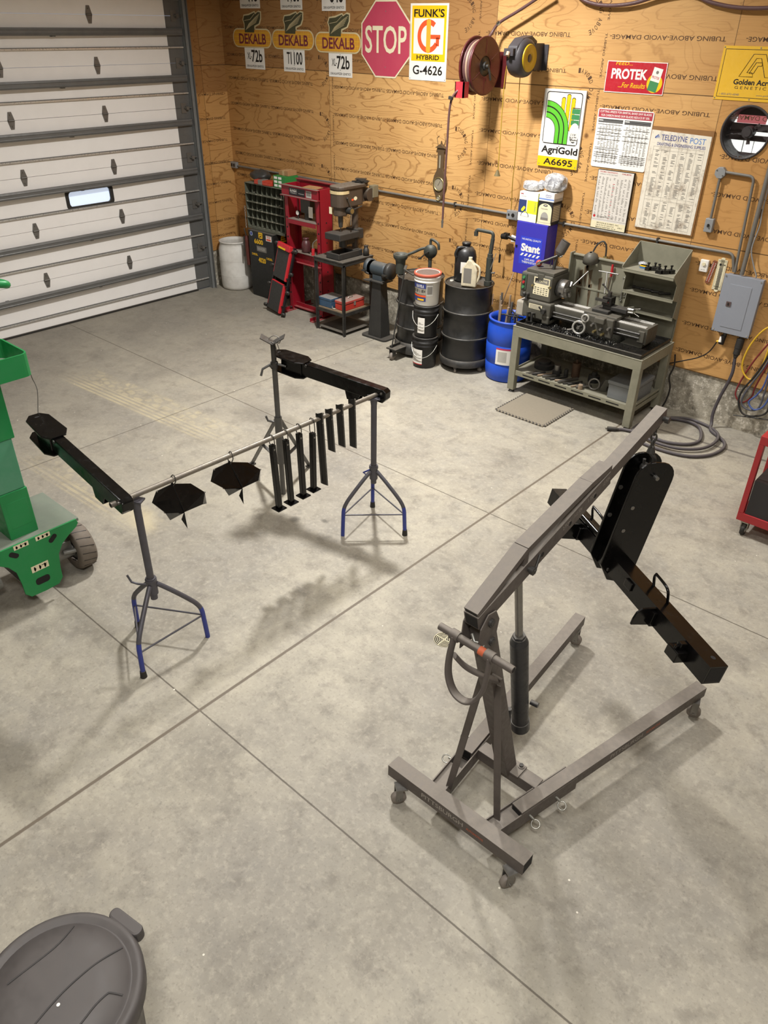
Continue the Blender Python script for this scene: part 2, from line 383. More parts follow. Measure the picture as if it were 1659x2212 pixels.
for cx in (1.93, 4.1, 5.55):
    for k, z in enumerate((1.1, 1.69, 2.3, 2.92, 3.52)):
        arc_text(st, '-AVOID DAMAGE' if k % 2 else '-TUBING ABOVE', cx-.06, z, .15, PI*.5, -1); 
    for k in range(7):
        st.text('TUBING ABOVE', 0, 0, .36, .022, FACE_S @ T(cx+.17, .9+k*.46) @ RZ(-PI/2), None, .002, 0, .0009)
st.out('stamped_lettering', wb, fix=False)
# ---- left wall: plywood return and the overhead door
wl = struct(MB(m_plyl).box((-.15, -.575, .52), (0, 0, 5.2)).out('wall_left'))
MB(m_stem).box((-.15, -.575, 0), (-.012, 0, .52)).out('stem_wall', wl)
MB(m_tin).box((-.15, -11, 4.3), (-.02, -.575, 5.2)).out('header', wl); MB(m_tin).box((-.15, -11, 0), (-.02, -5.9, 4.3)).out('far_jamb', wl)
s2 = MB(m_stamp); UPE = FACE_E @ RZ(PI)
for z in (.72, .93, 1.19, 1.44, 1.72, 2.0, 2.28, 2.58): s2.text('TUBING DAMAGE', .29, -z, .44, .03, UPE, None, .004, 0, .0009)
s2.out('stamped_lettering', wl, fix=False)
m_door = mat('door_skin', '#efece8', .45, dirt=.1, dcol='#b4aea4', sc=3); m_galv = mat('galvanised', '#8b8d8c', .45, .35, .3, sc=4, dust=.25)
m_galvd = mat('galvanised_dark', '#6d6d6b', .5, .35, .3, sc=5); m_rod = mat('rail_bright', '#c9c6c0', .3, .5); m_rub = mat('black_rubber', '#26231f', .7, dust=.3)
m_hinge = mat('hinge_steel', '#77746f', .45, .5, .4)
dr = thing('door_1', 'white sectional overhead door with galvanised ribs', 'garage door'); del dr['category']; dr['kind'] = 'structure'
zs = [.022, .612, 1.217, 1.827, 2.437, 2.96, 3.48, 4.0, 4.4]; Y0, Y1 = -5.9, -.885
for a, b in zip(zs, zs[1:]):
    p = MB(m_door).box((-.045, Y0, a+.002), (0, Y1, b-.002))
    p.box((-.045, Y1, a+.002), (.004, -.655, b-.002), m_galvd)
    if a > 1.2 and a < 1.3: p = MB(m_door).box((-.045, Y0, a+.002), (0, -2.66, b-.002)).box((-.045, -2.02, a+.002), (0, Y1, b-.002)).box((-.045, -2.66, a+.002), (0, -2.02, 1.4)).box((-.045, -2.66, 1.622), (0, -2.02, b-.002)).box((-.045, Y1, a+.002), (.004, -.655, b-.002), m_galvd)
    struct(p.out('panel', dr))
    zt = a+.18 if a > .1 else .16
    q = MB(m_rod).box((.0, Y0, zt-.012), (.028, -.668, zt+.004)).box((0, Y0, zt+.004), (.018, -.668, zt+.012), m_galvd); struct(q.out('rail', dr))
    if a > .1:
        zc = a-.172                                                        # stiffening rib under each joint, standing off further along the door
        q = MB(m_galvd); prof = [(0, -.04), (.038, -.038), (.044, -.02), (.040, -.012), (.040, .012), (.044, .02), (.038, .038), (0, .04)]; n_ = len(prof)
        ends = [(-.672, .006), (-2.0, .035), (-5.9, .085)]
        for (y0_, d0), (y1_, d1) in zip(ends, ends[1:]):
            A = [(x_+d0, y0_, zc+z_) for x_, z_ in prof]; B_ = [(x_+d1, y1_, zc+z_) for x_, z_ in prof]; q.add(A+B_, [(k, (k+1) % n_, n_+(k+1) % n_, n_+k) for k in range(n_)]+[tuple(range(n_)), tuple(range(2*n_-1, n_-1, -1))])
        struct(q.out('rib', dr))
        for yy in (-2.45, -3.7): struct(MB(m_galvd).box((0, yy-.02, zc-.05), (.06, yy+.02, zc+.03)).out('rib_bracket', dr))
        for yy in (-1.935, -3.14, -4.35):
            q = MB(m_hinge).prism([(-.02, -.09), (.02, -.09), (.042, 0), (.02, .09), (-.02, .09), (-.042, 0)], 0, .008, None, FACE_E @ T(yy, a, 0))
            q.cyl((.012, yy-.035, a), (.012, yy+.035, a), .01, n=8)
            for dz in (-.06, .06): q.cyl((.006, yy, a+dz), (.016, yy, a+dz), .008, n=6)
            struct(q.out('hinge', dr))
        q = MB(m_hinge).box((.004, -.8, a-.06), (.012, -.72, a+.06)).box((.004, -.74, a-.02), (.05, -.70, a+.02)).cyl((.03, -.76, a), (.03, -.62, a), .008, n=8); struct(q.out('roller_bracket', dr))
q = MB(m_rub).box((-.03, Y0, 0), (.02, -.875, .022)); struct(q.out('bottom_seal', dr))
q = MB(m_galv).box((-.02, -.652, 0), (.075, -.645, 4.4)).box((.06, -.652, 0), (.066, -.6, 4.4)).box((-.02, -.606, 0), (.1, -.594, 4.4), m_galvd).box((.0, -.594, 0), (.012, -.572, 4.4), m_rod)
struct(q.out('track', dr))
win = MB(m_rub); X = FACE_E
oi, ii = rrect(-2.672, 1.392, -2.008, 1.632, .05), rrect(-2.63, 1.425, -2.05, 1.6, .04)
n = len(oi); Vv = [(p[0], p[1], .012) for p in oi]+[(p[0], p[1], .012) for p in ii]+[(p[0], p[1], -.04) for p in oi]+[(p[0], p[1], -.04) for p in ii]
win.add(Vv, [(i, (i+1) % n, n+(i+1) % n, n+i) for i in range(n)]+[(i, 2*n+i, 2*n+(i+1) % n, (i+1) % n) for i in range(n)]+[(n+i, n+(i+1) % n, 3*n+(i+1) % n, 3*n+i) for i in range(n)], None, False, X)
wf = struct(win.out('window_1', dr))
struct(MB(glow('daylight_pane', '#d9e8ff', 1.15)).poly(ii, None, X, -.02).out('pane', wf, fix=False))
# ================================================================== things on the back wall
m_wht = mat('sign_white', '#e6e2da', .4, dirt=.15, dcol='#b9b1a2', sc=5); m_blk = flat('ink_black', '#1c1815', .5); m_cream = mat('sign_cream', '#e0d6b4', .45, dirt=.2, dcol='#b8aa84')
m_red = flat('ink_red', '#b3232a', .5); m_yel = flat('ink_yellow', '#f0bd10', .45); m_org = flat('ink_orange', '#e2552c', .45); m_blue = flat('ink_blue', '#3b46a0', .45)
m_grn = flat('ink_green', '#5bb52f', .45); m_dgrn = flat('ink_dark_green', '#3f8350', .45); m_gld = flat('ink_gold', '#e8b90c', .45); m_gry = flat('ink_grey', '#77736c', .5)
m_steel = mat('bare_steel', '#8b8883', .35, .8, .3); m_dsteel = mat('dark_steel', '#4c4a47', .45, .6, .4); m_chrome = mat('chrome', '#c9c9c6', .15, 1, .1)
def board(name, label, x0, z0, x1, z1, t, m, cat='sign', group=None, y=0., back=None, r=0.):
    """flat sign on the wall: origin at its lower left corner, local xy of the print = sign face"""
    t_ = thing(name, label, cat, (x0, -.0015+y, z0), 0, group)
    w, h = x1-x0, z1-z0
    P = rrect(0, 0, w, h, r) if r else [(0, 0), (w, 0), (w, h), (0, h)]
    MB(m).prism(P, 0, t, None, FACE_S).out('board', t_)
    return t_, MB(m_blk), FACE_S @ T(0, 0, t+.0006), w, h
def screws(p, X, pts, m=None, r=.006):
    for (a, b) in pts: p.poly(ell(a, b, r, r, 8), m or m_gry, X, .0006)
DG = 'hybrid seed corn signs with winged ears'
def dekalb(x0, z0, lab, num):
    t = thing('seed_corn_sign', lab, 'sign', (x0, -.0015, z0), 0, DG); X = FACE_S @ T(0, 0, .004)
    m_ear = mat('corn_ear', '#cf9335', .5, dirt=.4, dcol='#a97420', sc=14); m_edge = mat('sign_edge_cream', '#cfbf95', .5); m_wing = mat('wing_green', '#46452f', .5, dirt=.3)
    MB(m_edge).prism(rrect(0, 0, .775, .215, .1), 0, .003, None, FACE_S).prism([(.24, .17), (.245, .26), (.222, .31), (.25, .365), (.35, .375), (.47, .405), (.49, .385), (.55, .41), (.60, .40), (.595, .32), (.56, .26), (.47, .23), (.46, .17)], 0, .003, None, FACE_S).out('board', t)
    e = MB(m_ear).poly(rrect(.014, .014, .761, .2, .09), None, X)
    for k in range(4): e.rect(.03, .03+k*.046, .745, .034+k*.046, m_gld, X, .0003)
    for k in range(17): e.rect(.045+k*.042, .02, .048+k*.042, .195, m_gld, X, .0003)
    e.out('ear_of_corn', t, fix=False)
    w = MB(m_wing).poly([(.255, .17), (.26, .265), (.24, .31), (.26, .352), (.36, .36), (.47, .39), (.485, .37), (.54, .395), (.585, .388), (.58, .325), (.545, .27), (.455, .245), (.445, .17)], None, X, .0006)
    for k in range(6): w.tube([Vector((.28+k*.012, .20+k*.012, .001)), Vector((.40+k*.02, .25+k*.019, .001)), Vector((.50+k*.014, .285+k*.018, .001))], .0028, 4, m_edge, False, X)
    w.tube([(.262, .30, .001), (.38, .315, .001), (.47, .375, .001)], .003, 4, m_edge, False, X)
    w.out('wing', t, fix=False)
    MB(flat('ink_maroon', '#6e2632')).text('DEKALB', .40, .10, .54, .115, X, None, .022, 0, .0012).out('lettering', t, fix=False)
    return t
dekalb(.235, 3.139, 'winged corn ear sign above the XL-72b plate nearest the overhead door', 1)
dekalb(1.022, 3.137, 'winged corn ear sign above the T1100 plate', 2)
dekalb(1.815, 3.122, 'winged corn ear sign between the T1100 sign and the stop sign', 3)
def plate(x0, z0, z1, a, lab, fs=(.05, .13)):
    w_ = .395; t, p, X, w, h = board('number_plate', lab, x0, z0, x0+w_, z1, .002, m_wht, group='white seed variety plates')
    p.text(a[0], fs[0]+.045, h*.62, .085 if len(a[0]) > 1 else .06, .075 if len(a[0]) > 1 else .13, X, None, .012) if a[0] else None
    p.text(a[1], w*.62, h*.62, w*.55, .14, X, None, .02)
    p.text('DEKALB-PFIZER GENETICS', w/2, h*.14, w*.86, .024, X, None, .012); screws(p, X, [(w/2, h*.3), (w/2, h*.95)]); p.out('lettering', t, fix=False)
plate(.455, 2.898, 3.138, ('XL-', '72b'), 'white plate lettered XL-72b nearest the overhead door')
plate(1.222, 2.896, 3.136, ('T', '1100'), 'white plate lettered T 1100 under the middle winged ear')
plate(2.046, 2.873, 3.12, ('XL-', '72b'), 'white plate lettered XL-72b beside the stop sign')
plate(.43, 3.572, 3.8, ('CX', '415'), 'white plate lettered CX 415 above the winged ears')
plate(1.214, 3.558, 3.8, ('', '1180'), 'white plate cut by the photo edge above the middle winged ear')
plate(1.95, 3.546, 3.79, ('DK', '646'), 'white plate lettered DK 646 beside the top of the stop sign')
# stop sign
t = thing('stop_sign', 'faded red octagonal stop sign', 'sign', (2.972, -.0015, 3.274)); m_st = mat('faded_red', '#b23c54', .5, dirt=.25, dcol='#b95c62', sc=4)
oc = lambda r: [(r/math.cos(PI/8)*math.cos(PI/8+k*PI/4), r/math.cos(PI/8)*math.sin(PI/8+k*PI/4)) for k in range(8)]
MB(m_cream).prism(oc(.376), 0, .003, None, FACE_S).out('board', t); X = FACE_S @ T(0, 0, .0036)
p = MB(m_st).poly(oc(.36), None, X); p.text('STOP', 0, 0, .63, .27, X, m_cream, .012, 0, .0008); screws(p, X, [(0, .27), (0, -.27)]); p.out('lettering', t, fix=False)
# G sign
t, p, X, w, h = board('seed_corn_sign', 'yellow and white corn sign with a large orange G', 3.335, 2.898, 3.862, 3.617, .003, m_wht, group=None)
p.rect(.025, .185, w-.025, h-.02, m_yel, X); p.rect(.055, .255, w-.055, .585, m_wht, X, .0004)
p.poly(band(w/2, .42, .105, .155, .9, 5.75, 26), m_org, X @ T(0, 0, 0), .0008); p.rect(w/2+.03, .395, w/2+.165, .435, m_org, X, .0008); p.rect(w/2+.105, .33, w/2+.15, .41, m_org, X, .0008)
p.poly(rrect(w/2-.03, .262, w/2+.03, .58, .028), flat('ink_corn', '#eda52b'), X, .0012)
p.text("FUNK'S", w/2, .632, .42, .075, X, None, .022, 0, .0008); p.text('HYBRID', w/2, .222, .32, .045, X, None, .022, 0, .0008); p.text('G-4626', w/2, .1, .42, .09, X, None, .016, 0, .0008)
screws(p, X, [(.015, .015), (w-.015, .015)]); p.out('lettering', t, fix=False)
# green arches sign
t, p, X, w, h = board('seed_corn_sign', 'white sign with green arched rows above a yellow number strip', 5.142, 2.197, 5.608, 2.903, .02, m_wht)
p.rect(0, 0, w, .095, m_yel, X); p.text('A6695', w*.52, .05, .34, .062, X, None, .02, 0, .0006); p.text('AgriGold', w*.52, .153, .42, .085, X, None, .03, 0, .0006)
p.poly(rrect(.03, .215, w-.03, .685, .03), None, X, .0003); p.poly(rrect(.038, .223, w-.038, .677, .025), m_wht, X, .0006)
for a in (.19, .245, .30): pass
def arches(cx, cy, rr, ms, flip):
    for (r0, r1) in rr:
        a0, a1 = (0, PI/2) if not flip else (PI/2, PI)
        p.poly(band(cx, cy, r0-.006, r1+.006, a0, a1, 12), None, X, .0009); p.poly(band(cx, cy, r0, r1, a0, a1, 12), ms, X, .0012)
        s_ = 1 if not flip else -1
        xx = sorted((cx+s_*r0, cx+s_*r1))
        if cy > .224: p.rect(xx[0]-.006, .223, xx[1]+.006, cy, None, X, .0009); p.rect(xx[0], .225, xx[1], cy, ms, X, .0012)
for k in range(3):
    xa = .205+k*.056; p.poly(rrect(xa, .34, xa+.046, .672-abs(k-1)*.03, .02), None, X, .0007); p.poly(rrect(xa+.004, .345, xa+.042, .666-abs(k-1)*.03, .018), m_gld, X, .0008)
for k in range(3): p.rect(w-.13, .40+k*.05, w-.04, .445+k*.05, m_dgrn, X, .0009)
p.rect(w-.13, .548, w-.04, .555, None, X, .001); p.poly(ell(w-.08, .33, .055, .09), m_wht, X, .001); p.rect(w-.125, .225, w-.04, .33, m_wht, X, .001)
arches(.045, .33, [(.125, .165), (.177, .217), (.229, .27)], m_grn, False)
p.poly(ell(.045, .33, .118, .118, 16, 0, PI/2)+[(.045, .33)], m_wht, X, .0014); p.rect(.04, .225, .163, .33, m_wht, X, .0014)
screws(p, X, [(w-.02, .02), (.02, .02), (w/2, .2)]); p.out('lettering', t, fix=False)
# red feed sign
t, p, X, w, h = board('feed_sign', 'red feed sign with a picture of a white and green sack', 5.778, 2.906, 6.37, 3.163, .004, mat('feed_red', '#b3202c', .4, dirt=.15))
p.frame(0, 0, w, h, .006, m_wht, X); p.text('PROTEK', .235, .155, .36, .085, X, m_wht, .035); p.text('FEED...', .17, .238, .17, .026, X, m_yel, .008, .2); p.text('...For Results', .275, .065, .27, .042, X, m_yel, .008, .25)
p.poly(ell(.495, .09, .075, .075), m_yel, X, .0005); Xr = X @ T(.497, .125, 0) @ RZ(-.2)
p.rect(-.045, -.10, .045, .09, m_wht, Xr, .0009); p.rect(-.045, -.10, .045, -.02, m_dgrn, Xr, .0012); p.text('PROTEK', 0, .012, .075, .022, Xr, m_red, .015, 0, .0012); p.poly(ell(0, .055, .014, .014, 10), m_gry, Xr, .0012); p.out('lettering', t, fix=False)
# yellow sign at the edge
t, p, X, w, h = board('seed_corn_sign', 'plain yellow rectangular sign with a black outlined triangular emblem', 6.838, 2.906, 7.46, 3.307, .004, mat('golden_yellow', '#e3b330', .45, dirt=.1))
p.frame(.022, .022, w-.022, h-.022, .004, None, X)
def outline(P, r=.0022): p.tube([Vector((a, b, .0006)) for a, b in P], r, 4, None, True, X)
cx = .315
outline([(cx-.135, .18), (cx-.05, .345), (cx+.05, .345), (cx+.135, .18), (cx+.08, .18), (cx+.02, .315), (cx-.02, .315), (cx-.075, .21), (cx-.03, .21), (cx-.02, .18)])
outline([(cx-.055, .205), (cx-.015, .285), (cx+.035, .285), (cx+.035, .26), (cx+.005, .26), (cx-.02, .205)])
p.text('Golden Acres', cx, .14, .34, .042, X, None, .03); p.text('G E N E T I C S', cx, .098, .30, .022, X, None, .0); p.text('1-800-692-6848', .13, .045, .17, .016, X, m_gry); p.text('www.goldenacres.com', .47, .045, .22, .016, X, m_gry)
screws(p, X, [(.012, .012), (.012, h-.012), (w/2, .012), (w/2, h-.012)]); p.out('lettering', t, fix=False)
# band saw chart
m_chart = mat('chart_white', '#e9e6e0', .35, dirt=.1)
t, p, X, w, h = board('cutting_chart', 'white cutting speed chart with a red heading strip', 5.752, 2.253, 6.328, 2.768, .006, m_chart, 'chart', r=.02)
p.rect(.01, h-.075, w-.01, h-.008, flat('heading_red', '#a8323f'), X); p.text('CUTTING SPEEDS FOR BIMETAL BAND SAW BLADES', w/2, h-.026, w*.92, .019, X, m_wht, .012, 0, .0006); p.text('FOR CARBON BAND SAW BLADES REDUCE BY 50%', w/2, h-.057, w*.86, .019, X, m_wht, .012, 0, .0006)
random.seed(3)
for (xa, xb, rowz) in ((.018, w/2-.012, (.42, .38, .34, .31, .285, .25, .175, .16, .13, .11, .095, .05)), (w/2+.006, w-.015, (.425, .41, .395, .345, .29, .25, .12, .105, .09, .075, .06))):
    p.rect(xa, h-.12, xb, h-.088, flat('ink_shade', '#5c5a58'), X); p.rect(xa+.005, h-.105, xa+.05, h-.094, m_wht, X, .0004)
    for z in rowz: p.rect(xa, z-.0018, xb, z+.0018, None, X, .0004)
    for k in range(1, 7): p.rect(xa+.02+k*(xb-xa-.02)/7, .035, xa+.0212+k*(xb-xa-.02)/7, h-.12, None, X, .0004)
    for k in range(7):
        for z in [.04+.012*i for i in range(28)]:
            if random.random() < .75: q_ = xa+.024+k*(xb-xa-.024)/7; p.rect(q_, z, q_+random.uniform(.012, .024), z+.0045, m_gry, X, .0004)
p.out('lettering', t, fix=False)
# large drafting chart on its board
def grimy():
    g = G('stained_paper'); n = g.noise(g.obj, 7, 6, .7); n2 = g.noise(g.obj, 60, 3)
    g.fin(g.mix(g.M('MULTIPLY', g.rng(n, .50, .68), g.rng(n2, .3, .7, .4, 1)), lin('#ddd5c4'), lin('#83715f')), .5); return g.m
t = thing('wall_chart', 'large stained drafting chart on a wooden backing board', 'chart', (6.333, -.0015, 1.757)); w, h = .59, .9
MB(mat('chart_backer', '#8a6236', .6)).prism([(0, 0), (w, 0), (w, h), (0, h)], 0, .016, None, FACE_S).out('backing_board', t)
MB(grimy()).prism([(.004, .004), (w-.014, .008), (w-.012, h-.045), (.006, h-.03)], .016, .019, None, FACE_S).out('sheet', t); X = FACE_S @ T(0, 0, .0196); p = MB(m_blk)
m_ind = flat('ink_indigo', '#39427f'); p.text('TELEDYNE', .235, h-.085, .25, .045, X, m_ind, .004); p.text('POST', .46, h-.092, .145, .048, X, flat('ink_sky', '#4a7ec0'), .0); p.text('DRAFTING & ENGINEERING SUPPLIES', .31, h-.142, .46, .026, X, m_ind, .01)
for k in range(5): p.poly([(.045+k*.012, h-.07-.012*abs(k-2)), (.057+k*.012, h-.062-.006*abs(k-2)), (.06+k*.008, h-.10)], flat('ink_sky2', '#3f70b8') if k % 2 else m_ind, X)
p.frame(.05, .03, w-.05, h-.165, .0015, m_gry, X); p.rect(.05, .30, w-.05, .3015, m_gry, X); p.rect(.05, .27, w-.05, .2715, m_gry, X); p.rect(.05, h-.195, w-.05, h-.1935, m_gry, X)
for k in range(6):
    for j in range(62):
        z = .04+j*.0108
        if .262 < z < .305: continue
        if random.random() < .72: xa = .06+k*.082; p.rect(xa+.02, z, xa+.02+random.uniform(.02, .045), z+.005, m_gry, X)
    p.rect(.05+k*.082, .03, .0515+k*.082, h-.165, m_gry, X)
p.out('lettering', t, fix=False)
# decimal chart
t, p, X, w, h = board('decimal_chart', 'narrow decimal chart with black edges below the cutting speed chart', 5.858, 1.685, 6.246, 2.238, .028, m_blk, 'chart')
p.rect(.004, .004, w-.004, h-.004, mat('chart_grey', '#d3cdc4', .4, dirt=.2), X); X = X @ T(0, 0, .0006)
p.text('DECIMAL EQUIVALENTS', .12, h-.02, .19, .014, X, m_red, .01); p.text('OF MILLIMETERS', .31, h-.02, .1, .012, X, m_red, .01); p.text('A PRODUCT OF THE TOOL TRADE', .12, h-.04, .19, .009, X, m_gry)
for k in range(9):
    for j in range(36):
        if random.random() < .8: p.rect(.02+k*.04, .105+j*.0108, .02+k*.04+random.uniform(.01, .024), .1095+j*.0108, m_red if k == 4 and j % 3 == 0 else m_gry, X)
p.poly(ell(.03, .118, .014, .014, 6), m_red, X, .0004); p.text('Accurate Tool Co.', .145, .118, .17, .022, X, m_gry, .0, .3, .0004); p.rect(0.004, .088, w-.004, .09, m_gry, X)
p.rect(.004, .004, w-.004, .072, m_cream, X, .0003); p.text('BROWN & HUBERT, INC.', w/2, .056, .25, .014, X, None, .012, 0, .0006); p.text('338 W 7TH ST. DECATUR', w/2-.03, .036, .2, .012, X, None, .008, 0, .0006); p.text('MANCHESTER 2614', w/2-.02, .016, .22, .012, X, None, .008, 0, .0006); p.text('478-1', w-.06, .034, .05, .012, X, None, .008, 0, .0006)
p.out('lettering', t, fix=False)
# cream plaque, thermostat, wooden thermometer
t, p, X, w, h = board('thermometer_plaque', 'tall cream plaque with pointed ends beside the grey breaker box', 7.218, 1.318, 7.305, 1.60, .006, m_cream, 'plaque')
MB(m_cream).prism([(.025, -.012), (.0435, -.02), (.062, -.012), (.062, .294), (.0435, .302), (.025, .294)], 0, .006, None, FACE_S).out('scroll_ends', t)
p.frame(.008, .008, w-.008, h-.008, .0015, None, X); p.rect(.02, .225, .04, .245, None, X); p.text('COM', .06, .235, .03, .014, X, None, .02); p.text('NO SMOKING', w/2, .265, .06, .008, X, None, .01)
for k in range(20): p.rect(.024+.004*(k % 3), .05+k*.0078, .064-.003*(k % 4), .0525+k*.0078, m_gry, X)
p.text('SPARKS', w/2, .03, .06, .01, X, None, .01); p.out('lettering', t, fix=False)
t = thing('thermostat', 'small white wall thermostat left of the cream plaque', 'thermostat', (7.102, -.0015, 1.518))
MB(m_wht).box((-.04, -.03, -.056), (.04, 0, .056)).out('case', t, .006); MB(m_cream).cyl((0, -.03, .018), (0, -.042, .018), .016).out('dial', t); MB(m_gry).text('--', 0, -.035, .04, .004, FACE_S @ T(0, 0, .0306), None).out('lettering', t, fix=False)
t = thing('thermometer', 'brown wooden thermometer hanging tilted between thermostat and cream plaque', 'thermometer', X=T(7.178, -.0015, 1.47) @ RY(.16))
MB(mat('old_wood', '#7c4a33', .5)).prism(rrect(-.022, -.11, .022, .11, .012), 0, .01, None, FACE_S).out('back', t); p = MB(m_wht)
for k in range(13): p.rect(-.016, -.085+k*.014, -.006, -.081+k*.014, None, FACE_S, .0106).rect(.006, -.085+k*.014, .016, -.081+k*.014, None, FACE_S, .0106)
p.rect(-.002, -.09, .002, .09, m_red, FACE_S, .0108); p.out('scale', t, fix=False)
# round exhaust fan
t = thing('exhaust_fan', 'round black wall fan with daylight showing through its slats', 'fan', (7.185, 0, 2.668)); m_fan = mat('fan_black', '#3b3636', .5, .2, .3)
X = FACE_S; q = MB(m_fan)
q.lathe([(.204, .002), (.214, .004), (.214, .016), (.198, .016), (.196, 0), (.194, -.03), (.196, -.032), (.192, -.06), (.194, -.062), (.19, -.09), (.192, -.092), (.188, -.12), (.186, -.165)], 44, None, X); q.out('ring', t)
MB(glow('fan_daylight', '#f4f7f2', 2.0)).disc((0, .16, 0), .187, (0, -1, 0), 32).out('pane', t, fix=False)
m_in = mat('fan_inner', '#453b3a', .55, .2)
for (z0, z1) in ((.125, .186), (.0, .06), (-.075, -.03), (-.186, -.168)):
    zc = (z0+z1)/2; hw = math.sqrt(max(.0009, .187**2-min(abs(z0), abs(z1))**2)) if z0*z1 > 0 else .186
    MB(m_in).box((-hw*.99, .13, z0), (hw*.99, .136, z1)).out('slat', t)
MB(m_in).box((-.186, .14, -.03), (-.0, .145, .0)).box((-.05, .14, -.2+.03), (-.045, .145, -.075)).box((.04, .14, -.17), (.044, .145, -.075)).out('louver_stay', t)
MB(glow('lit_red_view', '#d9787c', .9)).box((-.15, .15, .06), (.10, .155, .125)).out('daylit_view', t, label='reddish louver')  # red view outside the fan, its daylight put in as emission
for k in range(3):
    a = k*2*PI/3+2.75; q = MB(m_in); q.prism([(.03, -.012), (.10, -.016), (.10, .016), (.03, .012)], -.085, -.08, None, X @ RZ(a)); q.out('blade', t)
q = MB(m_fan).cyl((0, .12, 0), (0, .03, 0), .048, n=24).cyl((0, .03, 0), (0, .02, 0), .036, n=20); q.out('motor', t)
for a in (.2, .2+PI): q = MB(m_fan).bar((0, .05, 0), (.19*math.cos(a), .05, .19*math.sin(a)), .012, .008); q.out('bracket', t)
# conduits and boxes
m_con = mat('conduit_steel', '#78746d', .5, .25, .35, sc=6, dust=.4); m_box = mat('box_grey', '#8f9090', .5, .2, .15)
def pipe(name, lab, pts, r, k=1, m=m_con, straps=(), cat='conduit'):
    q = MB(m); P = spline(pts, k) if k > 1 else [Vector(p) for p in pts]; o = Vector(pts[0]); q.tube([p-o for p in P], r, 10)
    t_ = q.out(name); t_.location = o; tag(t_, lab, cat)
    for s_ in straps: MB(m_dsteel).box((s_[0]-.009, -.004-2.2*r+o.y*0, s_[1]-r-.012), (s_[0]+.009, 0, s_[1]+r+.012), None, T(-o.x, -o.y, -o.z) @ T(0, -.002, 0)).out('strap', t_)
    return t_
def bend(pts, rad=.06, k=6):
    """round the corners of a polyline"""
    P = [Vector(p) for p in pts]; out = [P[0]]
    for a, b, c in zip(P, P[1:], P[2:]):
        u, v = (a-b).normalized(), (c-b).normalized(); r_ = min(rad, (a-b).length/2.01, (c-b).length/2.01); s_, e_ = b+u*r_, b+v*r_
        out += [s_*(1-i/k)**2+b*2*(i/k)*(1-i/k)+e_*(i/k)**2 for i in range(k+1)]
    out.append(P[-1]); return out
pipe('conduit', 'long horizontal steel conduit along the plywood seam', bend([(.12, -.02, 1.657), (7.34, -.02, 1.672), (7.385, -.02, 1.515)], .05), .0135, 1, m_con, [(1.2, 1.657), (2.6, 1.66), (4.1, 1.664), (5.55, 1.667), (6.6, 1.67)])
pipe('conduit', 'thin conduit bending from the octagonal box down to the breaker box', bend([(7.1, -.03, 2.345), (7.36, -.03, 2.335), (7.40, -.03, 1.515)], .05), .012)
pipe('conduit', 'short conduit between the octagonal box and the switch below', [(7.064, -.03, 2.30), (7.066, -.03, 1.945)], .012)
pipe('conduit', 'thick conduit rising from the breaker box past the picture edge', [(7.47, -.04, 1.51), (7.475, -.04, 3.4)], .02, 1, m_con, [(7.474, 2.05), (7.474, 2.5)])
pipe('wire', 'loose grey wire following the thick conduit into the breaker box', spline([(7.497, -.03, 2.6), (7.50, -.03, 2.1), (7.515, -.04, 1.95), (7.50, -.05, 1.75), (7.55, -.05, 1.62), (7.60, -.05, 1.53), (7.60, -.05, 1.505)], 5), .006, 1, m_box, (), 'wire')
t = thing('junction_box', 'octagonal steel junction box at the top of the short conduit', 'electrical box', (7.06, -.0015, 2.335)); MB(m_box).prism([(.05*math.cos(PI/8+k*PI/4), .05*math.sin(PI/8+k*PI/4)) for k in range(8)], 0, .045, None, FACE_S).out('box', t, .003)
MB(m_steel).cyl((-.03, -.045, .02), (-.03, -.05, .02), .006, n=8).cyl((.03, -.045, -.02), (.03, -.05, -.02), .006, n=8).out('screw', t)
t = thing('light_switch', 'steel switch box at the foot of the short conduit', 'switch', (7.066, -.0015, 1.885)); MB(m_box).box((-.038, -.05, -.06), (.038, 0, .06)).out('box', t, .005); MB(m_blk).box((-.006, -.065, -.012), (.006, -.05, .014)).out('toggle', t); MB(m_steel).cyl((0, -.05, 0), (0, -.053, 0), .014, n=12).out('collar', t)
t = thing('outlet_box', 'grey outlet box on the conduit in the room corner', 'outlet', (.06, -.0015, 1.665)); MB(m_box).box((-.07, -.05, -.04), (.06, 0, .04)).out('box', t, .005); MB(m_blk).box((-.05, -.0535, -.02), (-.02, -.05, .02)).box((.0, -.0535, -.02), (.03, -.05, .02)).out('socket', t)
t = thing('outlet_box', 'grey outlet box on the conduit left of the blue cabinet', 'outlet', (4.905, -.0015, 1.668)); MB(m_box).box((-.065, -.05, -.05), (.075, 0, .045)).out('box', t, .005); MB(m_blk).cyl((.02, -.05, 0), (.02, -.0535, 0), .02).cyl((-.035, -.05, 0), (-.035, -.0535, 0), .012).out('socket', t)
# breaker panel
t = thing('breaker_panel', 'grey metal breaker box on the back wall', 'breaker box', (7.515, -.0015, 1.235)); m_pan = mat('panel_grey', '#8e929b', .5, .1, .06); w, h = .178, .272
MB(m_pan).box((-w+.012, -.085, -h+.012), (w-.012, 0, h-.012)).out('box', t); MB(m_pan).box((-w, -.095, -h), (w, -.085, h)).out('cover', t, .003)
d_ = MB(m_pan).box((-.105, -.099, -.215), (.095, -.095, .19)).out('door', t, .002); MB(mat('latch_brown', '#5c4a48', .4)).box((-.098, -.106, -.015), (-.055, -.099, .028)).box((-.084, -.110, -.004), (-.07, -.106, .018), m_blk).out('latch', d_)
for sx in (-1, 1):
    for sz in (-1, 1): MB(m_chrome).cyl((sx*.16, -.095, sz*.252), (sx*.16, -.1, sz*.252), .007, n=10).out('screw', t)
